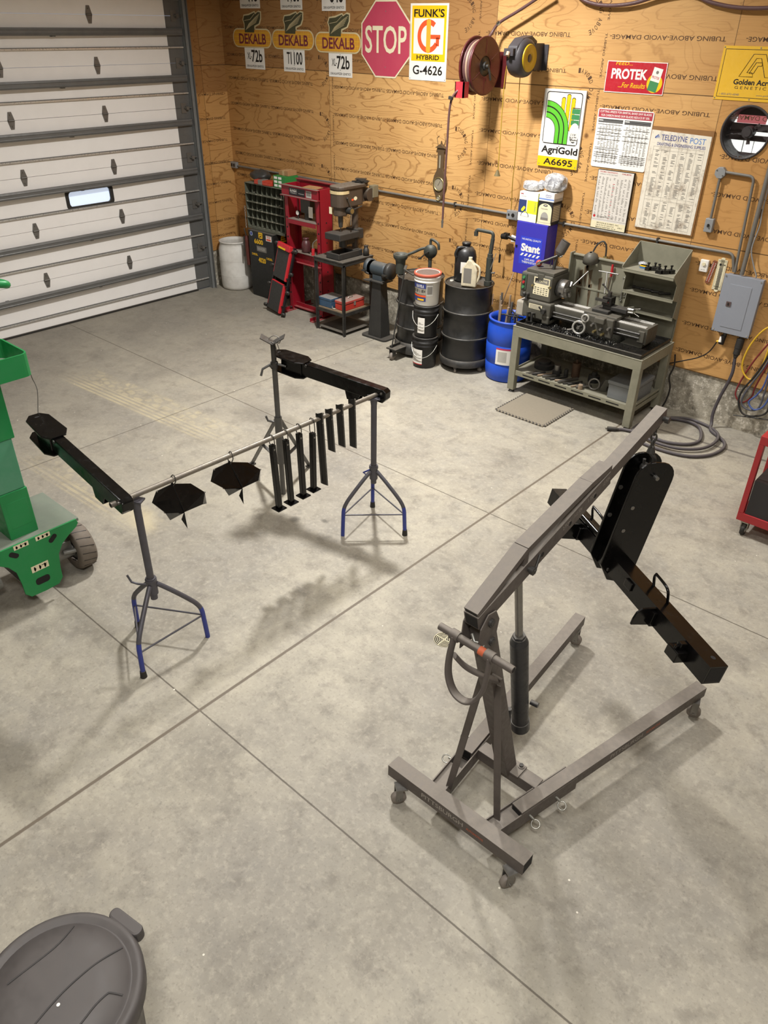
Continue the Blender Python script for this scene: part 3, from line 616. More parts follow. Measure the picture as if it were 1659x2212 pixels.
# plugs and cords under the panel
t = thing('power_plug', 'black round plug with a yellow collar under the breaker box', 'plug', (7.463, -.055, .963)); MB(m_dsteel).cyl((0, 0, 0), (0, 0, -.04), .018).out('nipple', t); MB(m_blk).cyl((-.004, -.005, -.035), (-.012, -.01, -.12), .026).out('receptacle', t); MB(m_wht).cyl((-.02, -.012, -.05), (-.02, -.03, -.1), .016).out('cover', t); MB(m_yel).cyl((-.03, -.01, -.095), (-.055, -.012, -.105), .011).out('collar', t)
pipe('cable', 'thin dark cord swinging from the round plug towards the lathe', spline([(7.41, -.065, .855), (7.36, -.06, .74), (7.27, -.06, .655), (7.12, -.05, .575), (6.97, -.05, .50), (6.9, -.06, .45)], 5), .006, 1, m_blk, (), 'cord')
t = thing('power_plug', 'large black welder plug hanging under the breaker box', 'plug', (7.62, -.055, .963)); MB(m_dsteel).cyl((0, 0, 0), (0, 0, -.03), .02).out('nipple', t); MB(m_rub).cyl((0, 0, -.03), (0, -.01, -.12), .036).out('receptacle', t); MB(m_rub).cyl((0, -.01, -.12), (0, -.02, -.18), .032).cyl((0, -.02, -.18), (0, -.03, -.215), .026, .016).out('plug_body', t)
m_cab = mat('grey_cable', '#4b4549', .6, dirt=.3, dust=.3)
pipe('welder_cable', 'thick grey welder cable coiled on the floor below the breaker box', spline([(7.62, -.085, .745), (7.635, -.09, .62), (7.62, -.09, .50), (7.58, -.085, .33), (7.56, -.10, .16), (7.58, -.13, .05), (7.62, -.22, .02), (7.80, -.36, .02), (7.86, -.52, .02), (7.82, -.74, .02), (7.68, -.90, .02), (7.45, -.96, .02), (7.2, -.93, .02), (7.03, -.72, .02), (7.08, -.38, .02), (7.3, -.13, .02), (7.55, -.14, .02), (7.72, -.30, .035), (7.76, -.52, .035), (7.70, -.72, .035), (7.52, -.86, .035), (7.25, -.86, .035), (7.05, -.66, .035), (7.13, -.34, .035), (7.32, -.19, .02), (7.5, -.25, .035), (7.62, -.48, .02), (7.58, -.66, .02), (7.40, -.77, .02), (7.18, -.76, .02), (6.98, -.80, .02), (6.92, -.84, .02)], 7), .0155, 1, m_cab, (), 'cable')
t = thing('power_plug', 'black cord end lying on the floor by the lathe bench leg', 'plug', (6.86, -.885, .02), .6); MB(m_rub).cyl((-.03, 0, 0), (.05, 0, 0), .024).cyl((.05, 0, 0), (.08, 0, 0), .02, .015).out('plug_body', t); MB(m_steel).box((-.05, -.012, -.003), (-.03, -.008, .003)).box((-.05, .008, -.003), (-.03, .012, .003)).out('prong', t)
# hoses at the right edge
hook = thing('hose_hook', 'dark steel hook holding the hoses at the picture edge', 'hook', (7.93, -.0015, 1.18)); MB(m_dsteel).box((-.04, -.012, -.09), (.04, 0, .06)).tube([(0, -.01, .02), (0, -.12, .0), (0, -.14, .05)], .012, 8).out('bracket', hook)
def hose(lab, pts, r, m): pipe('hose', lab, spline(pts, 7), r, 1, m, (), 'hose')
hose('yellow air hose hanging in a loop by the breaker box', [(7.95, -.09, 1.17), (7.82, -.1, 1.09), (7.735, -.09, .93), (7.70, -.085, .76), (7.72, -.08, .645), (7.80, -.08, .58), (7.86, -.08, .64), (7.885, -.09, .76), (7.90, -.09, .95), (7.96, -.09, 1.16)], .0085, mat('hose_yellow', '#d8ae2e', .4))
hose('dark red welding hose hanging below the yellow loop', [(7.95, -.10, 1.1), (7.85, -.07, .9), (7.78, -.06, .73), (7.72, -.06, .52), (7.713, -.07, .39), (7.79, -.07, .33), (7.865, -.08, .42), (7.88, -.09, .55), (7.96, -.1, .9)], .008, mat('hose_red', '#7d2b2c', .45))
hose('black welding hose looping lowest beside the wall', [(7.97, -.11, 1.12), (7.90, -.10, .80), (7.84, -.1, .62), (7.775, -.1, .47), (7.765, -.1, .35), (7.83, -.1, .24), (7.95, -.1, .245), (8.05, -.1, .34), (8.0, -.1, .6), (8.0, -.1, 1.1)], .0095, m_rub)
hose('grey welding hose just inside the black loop', [(7.985, -.13, 1.1), (7.92, -.12, .78), (7.85, -.12, .58), (7.80, -.12, .42), (7.81, -.12, .33), (7.90, -.12, .30), (7.97, -.12, .36), (7.98, -.12, .6), (8.01, -.12, 1.1)], .009, mat('hose_grey', '#55565e', .5))
hose('blue air hose at the picture edge', [(7.96, -.15, 1.08), (7.97, -.14, .9), (7.96, -.13, .6), (7.92, -.13, .47), (7.87, -.14, .38), (7.95, -.15, .33), (8.03, -.14, .45), (8.05, -.14, .9), (8.0, -.14, 1.08)], .0085, mat('hose_blue', '#43568f', .45))
pipe('steel_rod', 'thin steel rod leaning level against the concrete by the hoses', [(7.74, -.05, .172), (8.2, -.05, .25)], .006, 1, m_dsteel, (), 'rod')
# ---- hose reels
m_rr = mat('reel_maroon', '#541c1e', .35, .1, .25, dust=.2); m_rr2 = mat('reel_red', '#b9303a', .4); m_hose = mat('hose_brown', '#5f4240', .5, dirt=.3); m_beige = mat('hose_beige', '#a08770', .5)
t = thing('air_hose_reel', 'maroon open hose reel mounted on the back wall', 'hose reel', (4.59, 0, 3.08)); cy = -.31
X = T(-.05, cy, 0) @ RY(PI/2)                                       # axis along x
def flange(x):
    q = MB(m_rr).lathe([(.09, x-.002), (.1, x-.006), (.245, x-.004), (.258, x-.012), (.262, x), (.258, x+.006), (.245, x+.004), (.1, x+.002), (.09, x-.002)], 40, None, X)
    for k in range(6): q.bar(tuple(X @ Vector((.11*math.cos(k*PI/3), .11*math.sin(k*PI/3), x+.004))), tuple(X @ Vector((.235*math.cos(k*PI/3), .235*math.sin(k*PI/3), x+.004))), .008, .004, None, (1, 0, 0))
    q.out('flange', t)
flange(.055); flange(-.07)
MB(m_dsteel).lathe([(.0, .05), (.095, .05), (.095, -.065), (0, -.065)], 28, None, X).cyl(tuple(X @ Vector((0, 0, .05))), tuple(X @ Vector((0, 0, .075))), .04).cyl(tuple(X @ Vector((0, 0, .075))), tuple(X @ Vector((0, 0, .10))), .018).tube([tuple(X @ Vector(v)) for v in ((0, 0, .09), (.05, .02, .1), (.12, .06, .09))], .012, 8).out('hub', t)
q = MB(m_beige)
for k in range(7): q.torus(tuple(X @ Vector((0, 0, -.052+k*.0165))), .222-.006*(k % 2), .0095, (1, 0, 0), 36, 8, m_beige if k in (2, 5) else m_hose)
q.out('hose_coil', t)
MB(m_rr).box((-.16, -.012, -.2), (.06, 0, .12)).box((-.13, cy-.05, -.035), (-.118, -.01, .035)).box((-.125, cy-.3, -.22), (-.11, -.01, -.185)).out('wall_bracket', t)
MB(m_rr2).box((-.125, cy-.31, -.27), (-.02, cy-.29, -.13)).box((-.125, cy-.31, -.27), (-.115, cy-.22, -.13)).box((-.03, cy-.31, -.27), (-.02, cy-.22, -.13)).cyl((-.11, cy-.26, -.17), (-.03, cy-.26, -.17), .012, m=m_dsteel).cyl((-.11, cy-.26, -.22), (-.03, cy-.26, -.22), .012, m=m_dsteel).out('roller_guide', t)
q = MB(m_hose).tube(spline([(-.065, cy-.24, -.185), (-.09, cy-.30, -.205), (-.135, cy-.33, -.27), (-.165, cy-.33, -.40), (-.18, cy-.32, -.7), (-.195, cy-.31, -1.1), (-.205, cy-.30, -1.45)], 6), .0115, 8); q.out('hanging_hose', t)
MB(m_dsteel).cyl((-.14, cy-.345, -.26), (-.145, cy-.345, -.285), .026).out('hose_stop', t); MB(m_chrome).cyl((-.205, cy-.30, -1.45), (-.207, cy-.30, -1.54), .011).cyl((-.206, cy-.30, -1.47), (-.206, cy-.30, -1.49), .014).out('coupler', t)
MB(m_hose).tube(spline([(-.02, cy, .06), (-.04, cy+.06, .20), (-.045, cy+.14, .28), (.02, cy+.17, .37), (.25, cy+.18, .48), (.55, cy+.18, .63)], 6), .014, 8).out('supply_hose', t); MB(m_chrome).cyl((-.0, cy+.165, .355), (.025, cy+.17, .375), .02).out('clamp', t)
t = thing('cord_reel', 'dark plastic cord reel with a yellow disc beside the maroon reel', 'cord reel', (5.10, 0, 3.165)); m_cr = mat('reel_charcoal', '#3d3a3d', .45, dirt=.15)
X = T(-.09, -.30, 0) @ RY(PI/2)
MB(m_cr).lathe([(0, -.095), (.12, -.09), (.155, -.07), (.168, -.03), (.168, .03), (.158, .065), (.128, .085), (0, .085)], 36, None, X).out('case', t)
q = MB(m_cr); q.prism([(-.30-.17, .02), (-.30-.155, .1), (-.30-.06, .165), (-.30+.09, .185), (-.30+.19, .14), (-.30+.17, .02)], -.155, -.045, None, RZ(PI/2) @ RX(PI/2)); q.out('handle_housing', t, .012)
m_yd = mat('reel_yellow', '#b89a16', .4, dirt=.15)
MB(m_yd).lathe([(.035, .092), (.045, .1), (.06, .092), (.10, .094), (.112, .1), (.118, .09), (.118, .08), (.03, .08)], 36, None, X).out('disc', t); MB(mat('reel_badge', '#4a3f3b', .4)).lathe([(0, .097), (.03, .097), (.036, .09)], 24, None, X).out('badge', t)
MB(m_cr).box((-.09, -.16, -.11), (-.03, -.01, .12)).box((-.12, -.012, -.11), (.02, -.0015, .11)).out('wall_bracket', t); MB(m_cr).box((-.165, -.5, .02), (-.06, -.44, .08)).cyl((-.11, -.5, .05), (-.11, -.515, .02), .02, m=m_beige).out('cord_outlet', t)
m_yc = mat('cord_yellow', '#a98a2f', .5)
MB(m_yc).tube(spline([(-.11, -.48, .04), (-.165, -.43, -.08), (-.19, -.41, -.3), (-.185, -.40, -.95), (-.19, -.40, -1.02)], 6), .005, 6).out('cord', t)
q = MB(mat('tassel_olive', '#6a5c38', .7)).cyl((-.19, -.40, -1.0), (-.19, -.40, -1.06), .008, .034, 12); q.out('cord_end', t)
pipe('cable', 'thin yellow cord falling from the cord reel to the outlet by the blue cabinet', spline([(5.0, -.28, 3.0), (4.975, -.22, 2.7), (4.955, -.16, 2.3), (4.925, -.12, 2.0), (4.90, -.06, 1.80), (4.885, -.04, 1.71)], 6), .0045, 1, m_yc, (), 'cord')
pipe('supply_hose', 'dark hose sagging along the top of the picture', spline([(5.35, -.05, 3.70), (5.46, -.05, 3.635), (5.62, -.05, 3.598), (5.80, -.05, 3.592), (5.98, -.05, 3.61), (6.2, -.05, 3.66), (6.45, -.05, 3.68), (6.65, -.05, 3.615), (6.9, -.05, 3.575), (7.2, -.05, 3.575), (7.5, -.05, 3.62)], 6), .016, 1, m_hose, (), 'hose')
# ---- barometer
t = thing('barometer', 'old brown wooden banjo barometer with a brass dial', 'barometer', (3.86, -.0015, 1.94)); m_bw = mat('barometer_wood', '#59462f', .5, dirt=.4)
P = [(-.022, -.285), (.022, -.285), (.045, -.24), (.055, -.2), (.095, -.12), (.10, -.06), (.085, 0), (.05, .06), (.042, .09), (.044, .25), (.055, .27), (.055, .30), (-.055, .30), (-.055, .27), (-.044, .25), (-.042, .09), (-.05, .06), (-.085, 0), (-.10, -.06), (-.095, -.12), (-.055, -.2), (-.045, -.24)]
MB(m_bw).prism(P, 0, .03, None, FACE_S).out('body', t, .006); MB(m_bw).prism([(-.075, .30), (.075, .30), (.0, .345)], 0, .045, None, FACE_S).prism([(-.008, .34), (.008, .34), (.0, .375)], .01, .03, None, FACE_S).out('pediment', t, .003)
m_dial = mat('dial_silver', '#a39a86', .35, .3); m_brass = mat('tarnished_brass', '#9a8a5e', .35, .7)
Xd = FACE_S @ T(-.005, -.085, .03)
MB(m_brass).lathe([(.062, .0), (.068, .012), (.076, .012), (.08, 0)], 32, None, Xd).out('bezel', t); q = MB(m_dial).disc((0, 0, .004), .064, (0, 0, 1), 28, None, Xd)
for k in range(24): q.rect(.05, -.001, .058, .001, m_blk, Xd @ RZ(k*PI/12), .0045)
q.rect(-.02, -.002, .045, .002, m_blk, Xd @ RZ(1), .005); q.out('dial', t, fix=False)
Xd = FACE_S @ T(0, -.235, .03); MB(m_brass).lathe([(.022, .0), (.026, .01), (.032, .01), (.034, 0)], 24, None, Xd).disc((0, 0, .003), .024, (0, 0, 1), 18, m_dial, Xd).out('hygrometer', t, fix=False)
MB(m_dial).box((-.012, -.034, .09), (.008, -.03, .225)).out('thermometer_tube', t); MB(m_dsteel).tube([(-.05, -.01, .30), (-.08, -.005, .40), (-.05, -.002, .42)], .0025, 5).tube([(.03, -.01, .33), (.045, -.005, .38), (.03, -.002, .42)], .0025, 5).out('hanging_wire', t)
# ---- blue cabinet and what stands on it
t = thing('wall_cabinet', 'blue metal wall cabinet with a sticker on its door', 'cabinet', (5.277, -.0015, 1.11)); m_bl = mat('cabinet_blue', '#3934a5', .4, dirt=.08, sc=4)
MB(m_bl).box((-.192, -.19, 0), (.192, 0, .55)).out('body', t, .003); d_ = MB(m_bl).box((-.192, -.2, .004), (.19, -.192, .546)).out('door', t, .003); MB(m_blk).box((-.18, -.208, .28), (-.16, -.2, .30)).out('latch', d_)
X = FACE_S @ T(0, 0, .2006); p = MB(flat('sticker_blue', '#3341bd', .4)).rect(-.125, .115, .145, .405, None, X)
p.text('WE INSTALL QUALITY', .01, .375, .24, .022, X, m_wht, .014, 0, .0005); p.text('Stant', .01, .29, .24, .085, X, m_wht, .05, 0, .0005)
for k in range(5): p.poly([(-.115+k*.05, .20), (-.09+k*.05, .20), (-.065+k*.05, .23), (-.09+k*.05, .23)], m_wht, X, .0005)
p.text('CAPS AND', .01, .168, .13, .022, X, m_wht, .014, 0, .0005); p.text('THERMOSTATS', .01, .138, .19, .022, X, m_wht, .014, 0, .0005); p.out('sticker', t, fix=False)
t = thing('ear_plug_box', 'white and yellow carton standing on the left of the blue cabinet', 'box', (5.19, -.1, 1.661)); MB(m_wht).box((-.115, -.09, 0), (.115, .085, .295)).out('carton', t, .002)
X = FACE_S @ T(0, 0, .0906); m_yl = flat('carton_yellow', '#d6dc2c'); p = MB(m_yl).rect(-.01, .085, .115, .215, None, X).rect(-.115, .085, -.02, .215, flat('carton_navy', '#2c3c6b'), X)
p.poly(rrect(-.03, -.015, .03, .015, .014), m_yl, X @ T(-.055, .125, 0) @ RZ(.9), .0006); p.poly(ell(-.03, .05, .05, .05, 14, 0, PI), m_blk, X, .0006).poly(ell(-.03, .05, .044, .044, 14, 0, PI), m_wht, X, .0009); p.poly(ell(-.03, .095, .012, .008, 10), m_yl, X, .0012)
p.text('3M', -.085, .272, .03, .014, X, m_red, .03); p.text('E-A-R Classic', -.06, .25, .06, .008, X, m_gry); p.text('CLASSIC', 0, 0, .1, .018, X @ T(.09, .15, .0006) @ RZ(-PI/2), m_gry); p.rect(-.0905, .0, .0905, .294, m_yl, FACE_E @ T(-.0, 0, .1156)); p.out('print', t, fix=False)
t = thing('respirator_box', 'cream and black carton with an arched panel standing on the blue cabinet', 'box', (5.40, -.095, 1.661)); MB(flat('carton_black', '#26282b', .5)).box((-.085, -.09, 0), (.085, .085, .23)).out('carton', t, .002)
X = FACE_S @ T(0, 0, .0906); p = MB(m_cream).rect(-.08, .02, .08, .15, None, X).poly(ell(0, .15, .08, .06, 18, 0, PI), None, X); p.poly(ell(0, .07, .045, .055, 18, 0, PI), flat('mask_grey', '#9c9a92'), X, .0006).rect(-.045, .045, .045, .07, m_gry, X, .0006); p.poly(ell(0, .19, .026, .012, 16), m_blk, X, .0006); p.text('3M', 0, .19, .03, .012, X, m_wht, .02, 0, .0012); p.text('Disposable', -.01, .155, .08, .016, X, m_gry, .01, 0, .0006); p.rect(-.085, 0, .085, .018, m_cream, X, .0002)
p.rect(-.08, .03, .075, .2, m_gry, FACE_E @ T(0, 0, .0856))
for k in range(9): p.rect(-.07, .04+k*.017, .06, .048+k*.017, m_cream, FACE_E @ T(0, 0, .0856), .0004)
p.out('print', t, fix=False)
t = thing('respirator_box', 'white carton with a blue stripe stacked on the cream and black carton', 'box', (5.405, -.095, 1.892)); MB(m_wht).box((-.09, -.095, 0), (.09, .08, .085)).out('carton', t, .002)
X = FACE_S @ T(0, 0, .0956); p = MB(m_blue).text('adhesives', .02, .062, .07, .013, X, None, .01).text('respirators', .02, .043, .07, .013, X, None, .01).rect(-.09, .015, .09, .028, flat('stripe_blue', '#6f8bc9'), X).rect(-.088, .0, .078, .03, m_tin, FACE_E @ T(0, 0, .0906)); p.out('print', t, fix=False)
def bag_mat():
    g = G('clear_wrap'); n = g.noise(g.obj, 22, 4, .6, 1.2); g.fin(g.mix(g.rng(n, .35, .65), lin('#8d8d92'), lin('#dcdcdd')), .18, 0, .7); g.bump(n, .9, .02); g.b.inputs['Coat Weight'].default_value = .6; return g.m
m_bag = bag_mat()
def bag(name, lab, loc, sx, sy, sz, seed, tuft=None):
    random.seed(seed); q = MB(m_bag); n, h = 22, 12; V = []; F = []
    for j in range(h+1):
        t_ = PI*j/h
        for i in range(n):
            a = 2*PI*i/n; k = 1+.10*math.sin(5*a+j)+.08*random.uniform(-1, 1); cs = lambda v: math.copysign(abs(v)**.7, v)
            V.append((sx*k*cs(math.sin(t_))*math.cos(a), sy*k*cs(math.sin(t_))*math.sin(a), sz*(cs(math.cos(t_))+1)*(1+.05*random.uniform(-1, 1))))
    for j in range(h): F += [(j*n+i, (j+1)*n+i, (j+1)*n+(i+1) % n, j*n+(i+1) % n) for i in range(n)]
    q.add(V, F, None, True); t_ = thing(name, lab, 'bag', loc); q.out('wrapped_cloth', t_, sub=1)
    if tuft: MB(m_bag).sphere(tuft, .045, None, 10, None, (1, .8, 1.1)).out('bag_neck', t_)
    return t_
bag('rag_bag', 'clear bag of grey rags lying on the yellow carton', (5.16, -.1, 1.958), .105, .07, .05, 4, (.115, 0, .07)); bag('rag_bag', 'clear bag of folded pale rags on top of the blue striped carton', (5.435, -.1, 1.979), .13, .085, .088, 9)
t = thing('work_light', 'black clamp work light with cord at the left of the blue cabinet', 'lamp', (4.93, -.10, 1.44)); MB(m_blk).cyl((-.09, 0, .0), (-.02, 0, .01), .03, .036).cyl((-.02, 0, .01), (.1, .02, -.02), .02, .014).box((-.06, -.02, .02), (.0, .02, .045)).out('head', t); MB(m_wht).cyl((.03, .01, .02), (.11, .03, .0), .014).cyl((.03, .01, -.035), (.11, .03, -.03), .011).out('tube', t)
MB(m_blk).tube(spline([(-.09, 0, .0), (-.105, 0, -.1), (-.1, 0, -.2), (-.095, 0, -.22)], 5), .003, 5).cyl((-.095, 0, -.2), (-.095, 0, -.29), .011).out('cord', t); MB(m_dsteel).bar((.03, .02, 0), (.05, .096, 0), .015, .03).out('clamp', t)
pipe('steel_rod', 'long thin steel rod standing between blue drum and blue cabinet', [(5.02, -.03, 1.13), (4.995, -.27, .62)], .006, 1, m_beige, (), 'rod')
# ================================================================== engine hoist
m_ho = mat('hoist_paint', '#5b534e', .5, .15, .35, dcol='#3a3632', sc=7, dust=.7, dustc='#989085'); m_hod = mat('hoist_dark', '#3b3835', .5, .3, .3, dust=.3); m_ram = mat('ram_black', '#2a2a2c', .4, .2, .3, dcol='#4d4a46', dust=.4)
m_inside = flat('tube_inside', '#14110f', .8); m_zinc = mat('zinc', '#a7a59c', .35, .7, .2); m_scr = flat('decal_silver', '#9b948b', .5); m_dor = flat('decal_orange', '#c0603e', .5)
H = thing('engine_hoist', 'dusty grey folding engine hoist standing on the floor', 'engine hoist', (8.51, -5.3, 0))
def sqtube(p0, p1, w, h, upv=(0, 0, 1), m=None, ends=(True, True)):
    """square tube with dark open mouths"""
    p0, p1 = Vector(p0), Vector(p1); q = MB(m or m_ho); q.bar(p0, p1, w, h, None, upv)
    d = (p1-p0).normalized()
    for e, p, s_ in ((ends[0], p0, -1), (ends[1], p1, 1)):
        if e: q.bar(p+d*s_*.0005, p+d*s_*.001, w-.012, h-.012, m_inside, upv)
    return q
cb = sqtube((8.065, -5.555, .165), (8.895, -5.555, .165), .08, .075).out('rear_crossbar', H, .003, world=True)
q = MB(m_scr).text('PITTSBURGH', 8.42, .168, .26, .03, FACE_S @ T(0, 0, 5.5957), None, .012); q.text('AUTOMOTIVE', 8.62, .163, .10, .016, FACE_S @ T(0, 0, 5.5957), m_dor, .012); q.out('lettering', cb, fix=False, world=True)
def caster(x, y, zt, a, par, r=.04, name='caster'):
    X = T(x, y, 0) @ RZ(a); c = MB(m_steel).box((-.03, -.03, zt-.012), (.03, .03, zt), None, X).box((-.006, -.024, r-.008), (.03, -.02, zt-.01), None, X).box((-.006, .02, r-.008), (.03, .024, zt-.01), None, X).cyl((.012, -.028, r), (.012, .028, r), .007, n=8, X=X); c = c.out(name, par, world=True)
    MB(mat('caster_wheel', '#7d746b', .6, dirt=.3)).lathe([(0, -.016), (r-.006, -.016), (r, -.011), (r, .011), (r-.006, .016), (0, .016)], 24, None, X @ T(.012, 0, r) @ RX(PI/2)).out('wheel', c, world=True)
caster(8.16, -5.60, .127, -2.2, H); caster(8.84, -5.60, .127, -2.0, H); caster(9.035, -3.99, .128, .3, H); caster(8.20, -3.91, .128, .2, H)
lr = Vector((.32, 1.40, 0)).normalized(); ll = Vector((-.11, 1.32, 0)).normalized()
# sockets welded to the crossbar, inner crossbar, legs
def socket(x0, y0, d, L, nm):
    p0 = Vector((x0, y0, .135)); q = MB(m_ho); sx = d.cross(Vector((0, 0, 1))); p1 = p0+d*L
    for s_ in (-1, 1): q.bar(p0+sx*s_*.041, p1+sx*s_*.041, .006, .088)
    q.bar(p0+Vector((0, 0, -.04)), p1+Vector((0, 0, -.04)), .08, .006); q.bar(p0+Vector((0, 0, .02)), p0+d*.19+Vector((0, 0, .02)), .078, .006); o = q.out(nm, H, world=True)
    for k in (.225, .41):
        b = p0+d*k+sx*(.043 if nm == 'leg_socket' and x0 > 8.5 else -.043); s_ = 1 if x0 > 8.5 else -1
        z_ = MB(m_zinc).cyl(b-sx*s_*.004, b+sx*s_*.03, .007, n=8).torus(b+sx*s_*.045+Vector((0, 0, -.02)), .021, .0036, (.25, -.55, .8), 18, 6); z_.out('hitch_pin', o, world=True)
socket(8.655, -5.515, lr, .56, 'leg_socket'); socket(8.325, -5.515, ll, .56, 'leg_socket')
def leg(p0, d, L, nm, txt=False):
    p0 = Vector(p0); o = sqtube(p0, p0+d*L, .07, .068, ends=(True, True)).out(nm, H, .003, world=True)
    if txt:
        sx = d.cross(Vector((0, 0, 1))); X = Matrix((d, Vector((0, 0, 1)), sx)).transposed().to_4x4(); X.translation = p0+sx*.0357
        MB(m_scr).text('PITTSBURGH', .78, .0, .26, .03, X, None, .012).text('AUTOMOTIVE', 1.0, .0, .12, .018, X, m_dor, .012).out('lettering', o, fix=False, world=True)
leg((8.70, -5.355, .162), lr, 1.475, 'leg', True); leg((8.302, -5.24, .162), ll, 1.40, 'leg')
sqtube((8.34, -5.15, .15), (8.70, -5.15, .15), .075, .07, ends=(False, False)).out('inner_crossbar', H, .003, world=True)
mast0, mast1 = Vector((8.515, -5.175, .185)), Vector((8.515, -5.555, 1.40))
q = MB(m_ho).bar(mast0, mast1, .07, .085, None, (0, 1, 0)); q.box((8.46, -5.2, .183), (8.60, -5.11, .195)).cyl((8.575, -5.13, .195), (8.575, -5.13, .21), .012, n=6, m=m_dsteel).cyl((8.575, -5.13, .195), (8.575, -5.13, .2), .018, n=12)
q.out('mast', H, .003, world=True)
q = MB(m_ho)
for s_ in (-1, 1): q.prism([(-5.64, 1.30), (-5.52, 1.30), (-5.50, 1.42), (-5.53, 1.48), (-5.585, 1.49), (-5.63, 1.44)], -.003, .003, None, T(8.515+s_*.042, 0, 0) @ RZ(PI/2) @ RX(PI/2))
q.out('pivot_bracket', H, .002, world=True)
for z_, y_ in ((1.44, -5.565), (1.33, -5.545)):
    MB(m_dsteel).cyl((8.46, y_, z_), (8.572, y_, z_), .012, n=12).cyl((8.558, y_, z_), (8.57, y_, z_), .02, n=6).out('pivot_bolt', H, world=True)
for x0, y0, x1 in ((8.652, -5.455, 8.555), (8.368, -5.47, 8.475)):
    MB(m_ho).bar((x0, y0, .17), (x1, -5.44, 1.0), .035, .008, None, (0, 1, 0)).out('brace', H, world=True)
# boom
bl = lambda y: 1.462+.252*(y+5.532)
q = sqtube((8.515, -5.635, bl(-5.635)+.032), (8.515, -4.66, bl(-4.66)+.036), .07, .072, ends=(True, False))
for yy in (-5.2, -4.99, -4.79): q.cyl((8.55, yy, bl(yy)+.03), (8.5512, yy, bl(yy)+.03), .011, n=12, m=m_inside)
bm = q.out('boom', H, .003, world=True)
q = MB(m_ho)                                                             # strap that trusses the boom
pts = [(-5.642, 1.512), (-5.32, 1.655), (-4.83, 1.749), (-4.66, 1.768)]
q = sqtube((8.515, pts[0][0], pts[0][1]), (8.515, pts[1][0], pts[1][1]), .066, .03, ends=(True, False))
for (a, b) in zip(pts[1:], pts[2:]): q.bar((8.515, a[0], a[1]), (8.515, b[0], b[1]), .066, .03)
q.box((8.485, -5.335, 1.58), (8.545, -5.305, 1.645)); q.out('truss_bar', H, .003, world=True)
e0, e1 = Vector((8.515, -4.72, bl(-4.72)+.036)), Vector((8.515, -4.13, bl(-4.13)+.036))
sqtube(e0, e1, .058, .062).out('boom_extension', H, .003, world=True)
q = MB(m_scr)
for k, yy in enumerate((-5.02, -4.93, -4.82, -4.70)): q.text(('2 TON', '1-1/2 TON', '1 TON', '1/2 TON')[k], 0, 0, .06, .02, FACE_E @ T(yy, bl(yy)+.045, 8.5506) @ RZ(.245), None, .01)
q.out('capacity_marks', bm, fix=False, world=True)
# ram
r0, r1 = Vector((8.515, -5.10, .46)), Vector((8.515, -5.228, 1.085)); rd = (r1-r0).normalized()
q = MB(m_ram).cyl(r0, r1, .043, n=24).cyl(r1, r1+rd*.035, .043, .032, n=24).cyl(r1+rd*.03, r1+rd*.05, .03, n=6); ra = q.out('ram_cylinder', H, world=True)
MB(m_steel).cyl(r1+rd*.04, r1+rd*.45, .0175, n=18).out('ram_rod', ra, world=True)
MB(m_ram).box((8.49, -5.345, 1.50), (8.54, -5.29, 1.58)).out('ram_clevis', ra, .004, world=True)
MB(m_dsteel).cyl((8.47, -5.30, 1.555), (8.575, -5.30, 1.555), .011, n=10).cyl((8.56, -5.30, 1.555), (8.578, -5.30, 1.555), .019, n=6).cyl((8.578, -5.30, 1.555), (8.56, -5.24, 1.60), .006, n=6).out('ram_bolt', ra, world=True)
q = MB(m_ram).cyl(r0-rd*.045, r0+rd*.02, .048, n=24).cyl(r0-rd*.07, r0-rd*.045, .03, .04, n=16); q.out('pump_base', ra, world=True)
MB(m_ram).cyl((8.502, -5.20, .47), (8.497, -5.20, .62), .013, n=12).cyl((8.502, -5.20, .47), (8.51, -5.19, .31), .010, n=10).cyl((8.504, -5.20, .40), (8.503, -5.20, .45), .019, n=12).cyl((8.55, -5.09, .62), (8.59, -5.085, .62), .014, n=12).out('pump_handle_socket', ra, world=True)
MB(m_zinc).cyl(r0-rd*.085, r0-rd*.07, .022, n=12).out('pump_valve', ra, world=True)
# push handle
q = MB(m_ho).cyl((8.375, -5.65, 1.368), (8.735, -5.65, 1.358), .0165, n=16); q.cyl((8.734, -5.65, 1.358), (8.736, -5.65, 1.358), .011, n=12, m=m_inside); q.out('handle_bar', H, world=True)
q = MB(m_ho).tube(spline([(8.455, -5.655, 1.365), (8.452, -5.675, 1.28), (8.462, -5.69, 1.19), (8.50, -5.70, 1.125), (8.555, -5.70, 1.105), (8.60, -5.69, 1.13), (8.628, -5.68, 1.20), (8.632, -5.665, 1.29), (8.628, -5.655, 1.36)], 6), .022, 10, flat=.45)
q.cyl((8.435, -5.65, 1.366), (8.475, -5.65, 1.365), .024, n=14).cyl((8.605, -5.65, 1.361), (8.645, -5.65, 1.36), .024, n=14); q.out('handle_loop', H, world=True)
MB(m_ho).tube(spline([(8.465, -5.66, 1.27), (8.50, -5.62, 1.20), (8.545, -5.56, 1.14), (8.58, -5.5, 1.09)], 5), .02, 8, flat=.5).cyl((8.49, -5.49, 1.09), (8.60, -5.49, 1.09), .012).out('handle_strut', H, world=True)
MB(m_dor).cyl((8.575, -5.65, 1.3618), (8.602, -5.65, 1.361), .0185, n=14, cap=False).out('handle_tape', H, world=True, label='orange red tape')
q = MB(m_zinc).torus((8.44, -5.66, 1.29), .016, .004, (1, .3, 0), 14, 6).tube([(8.50, -5.60, 1.37), (8.52, -5.61, 1.345), (8.54, -5.605, 1.35), (8.56, -5.6, 1.335)], .008, 6); q.out('chain_end', H, world=True)
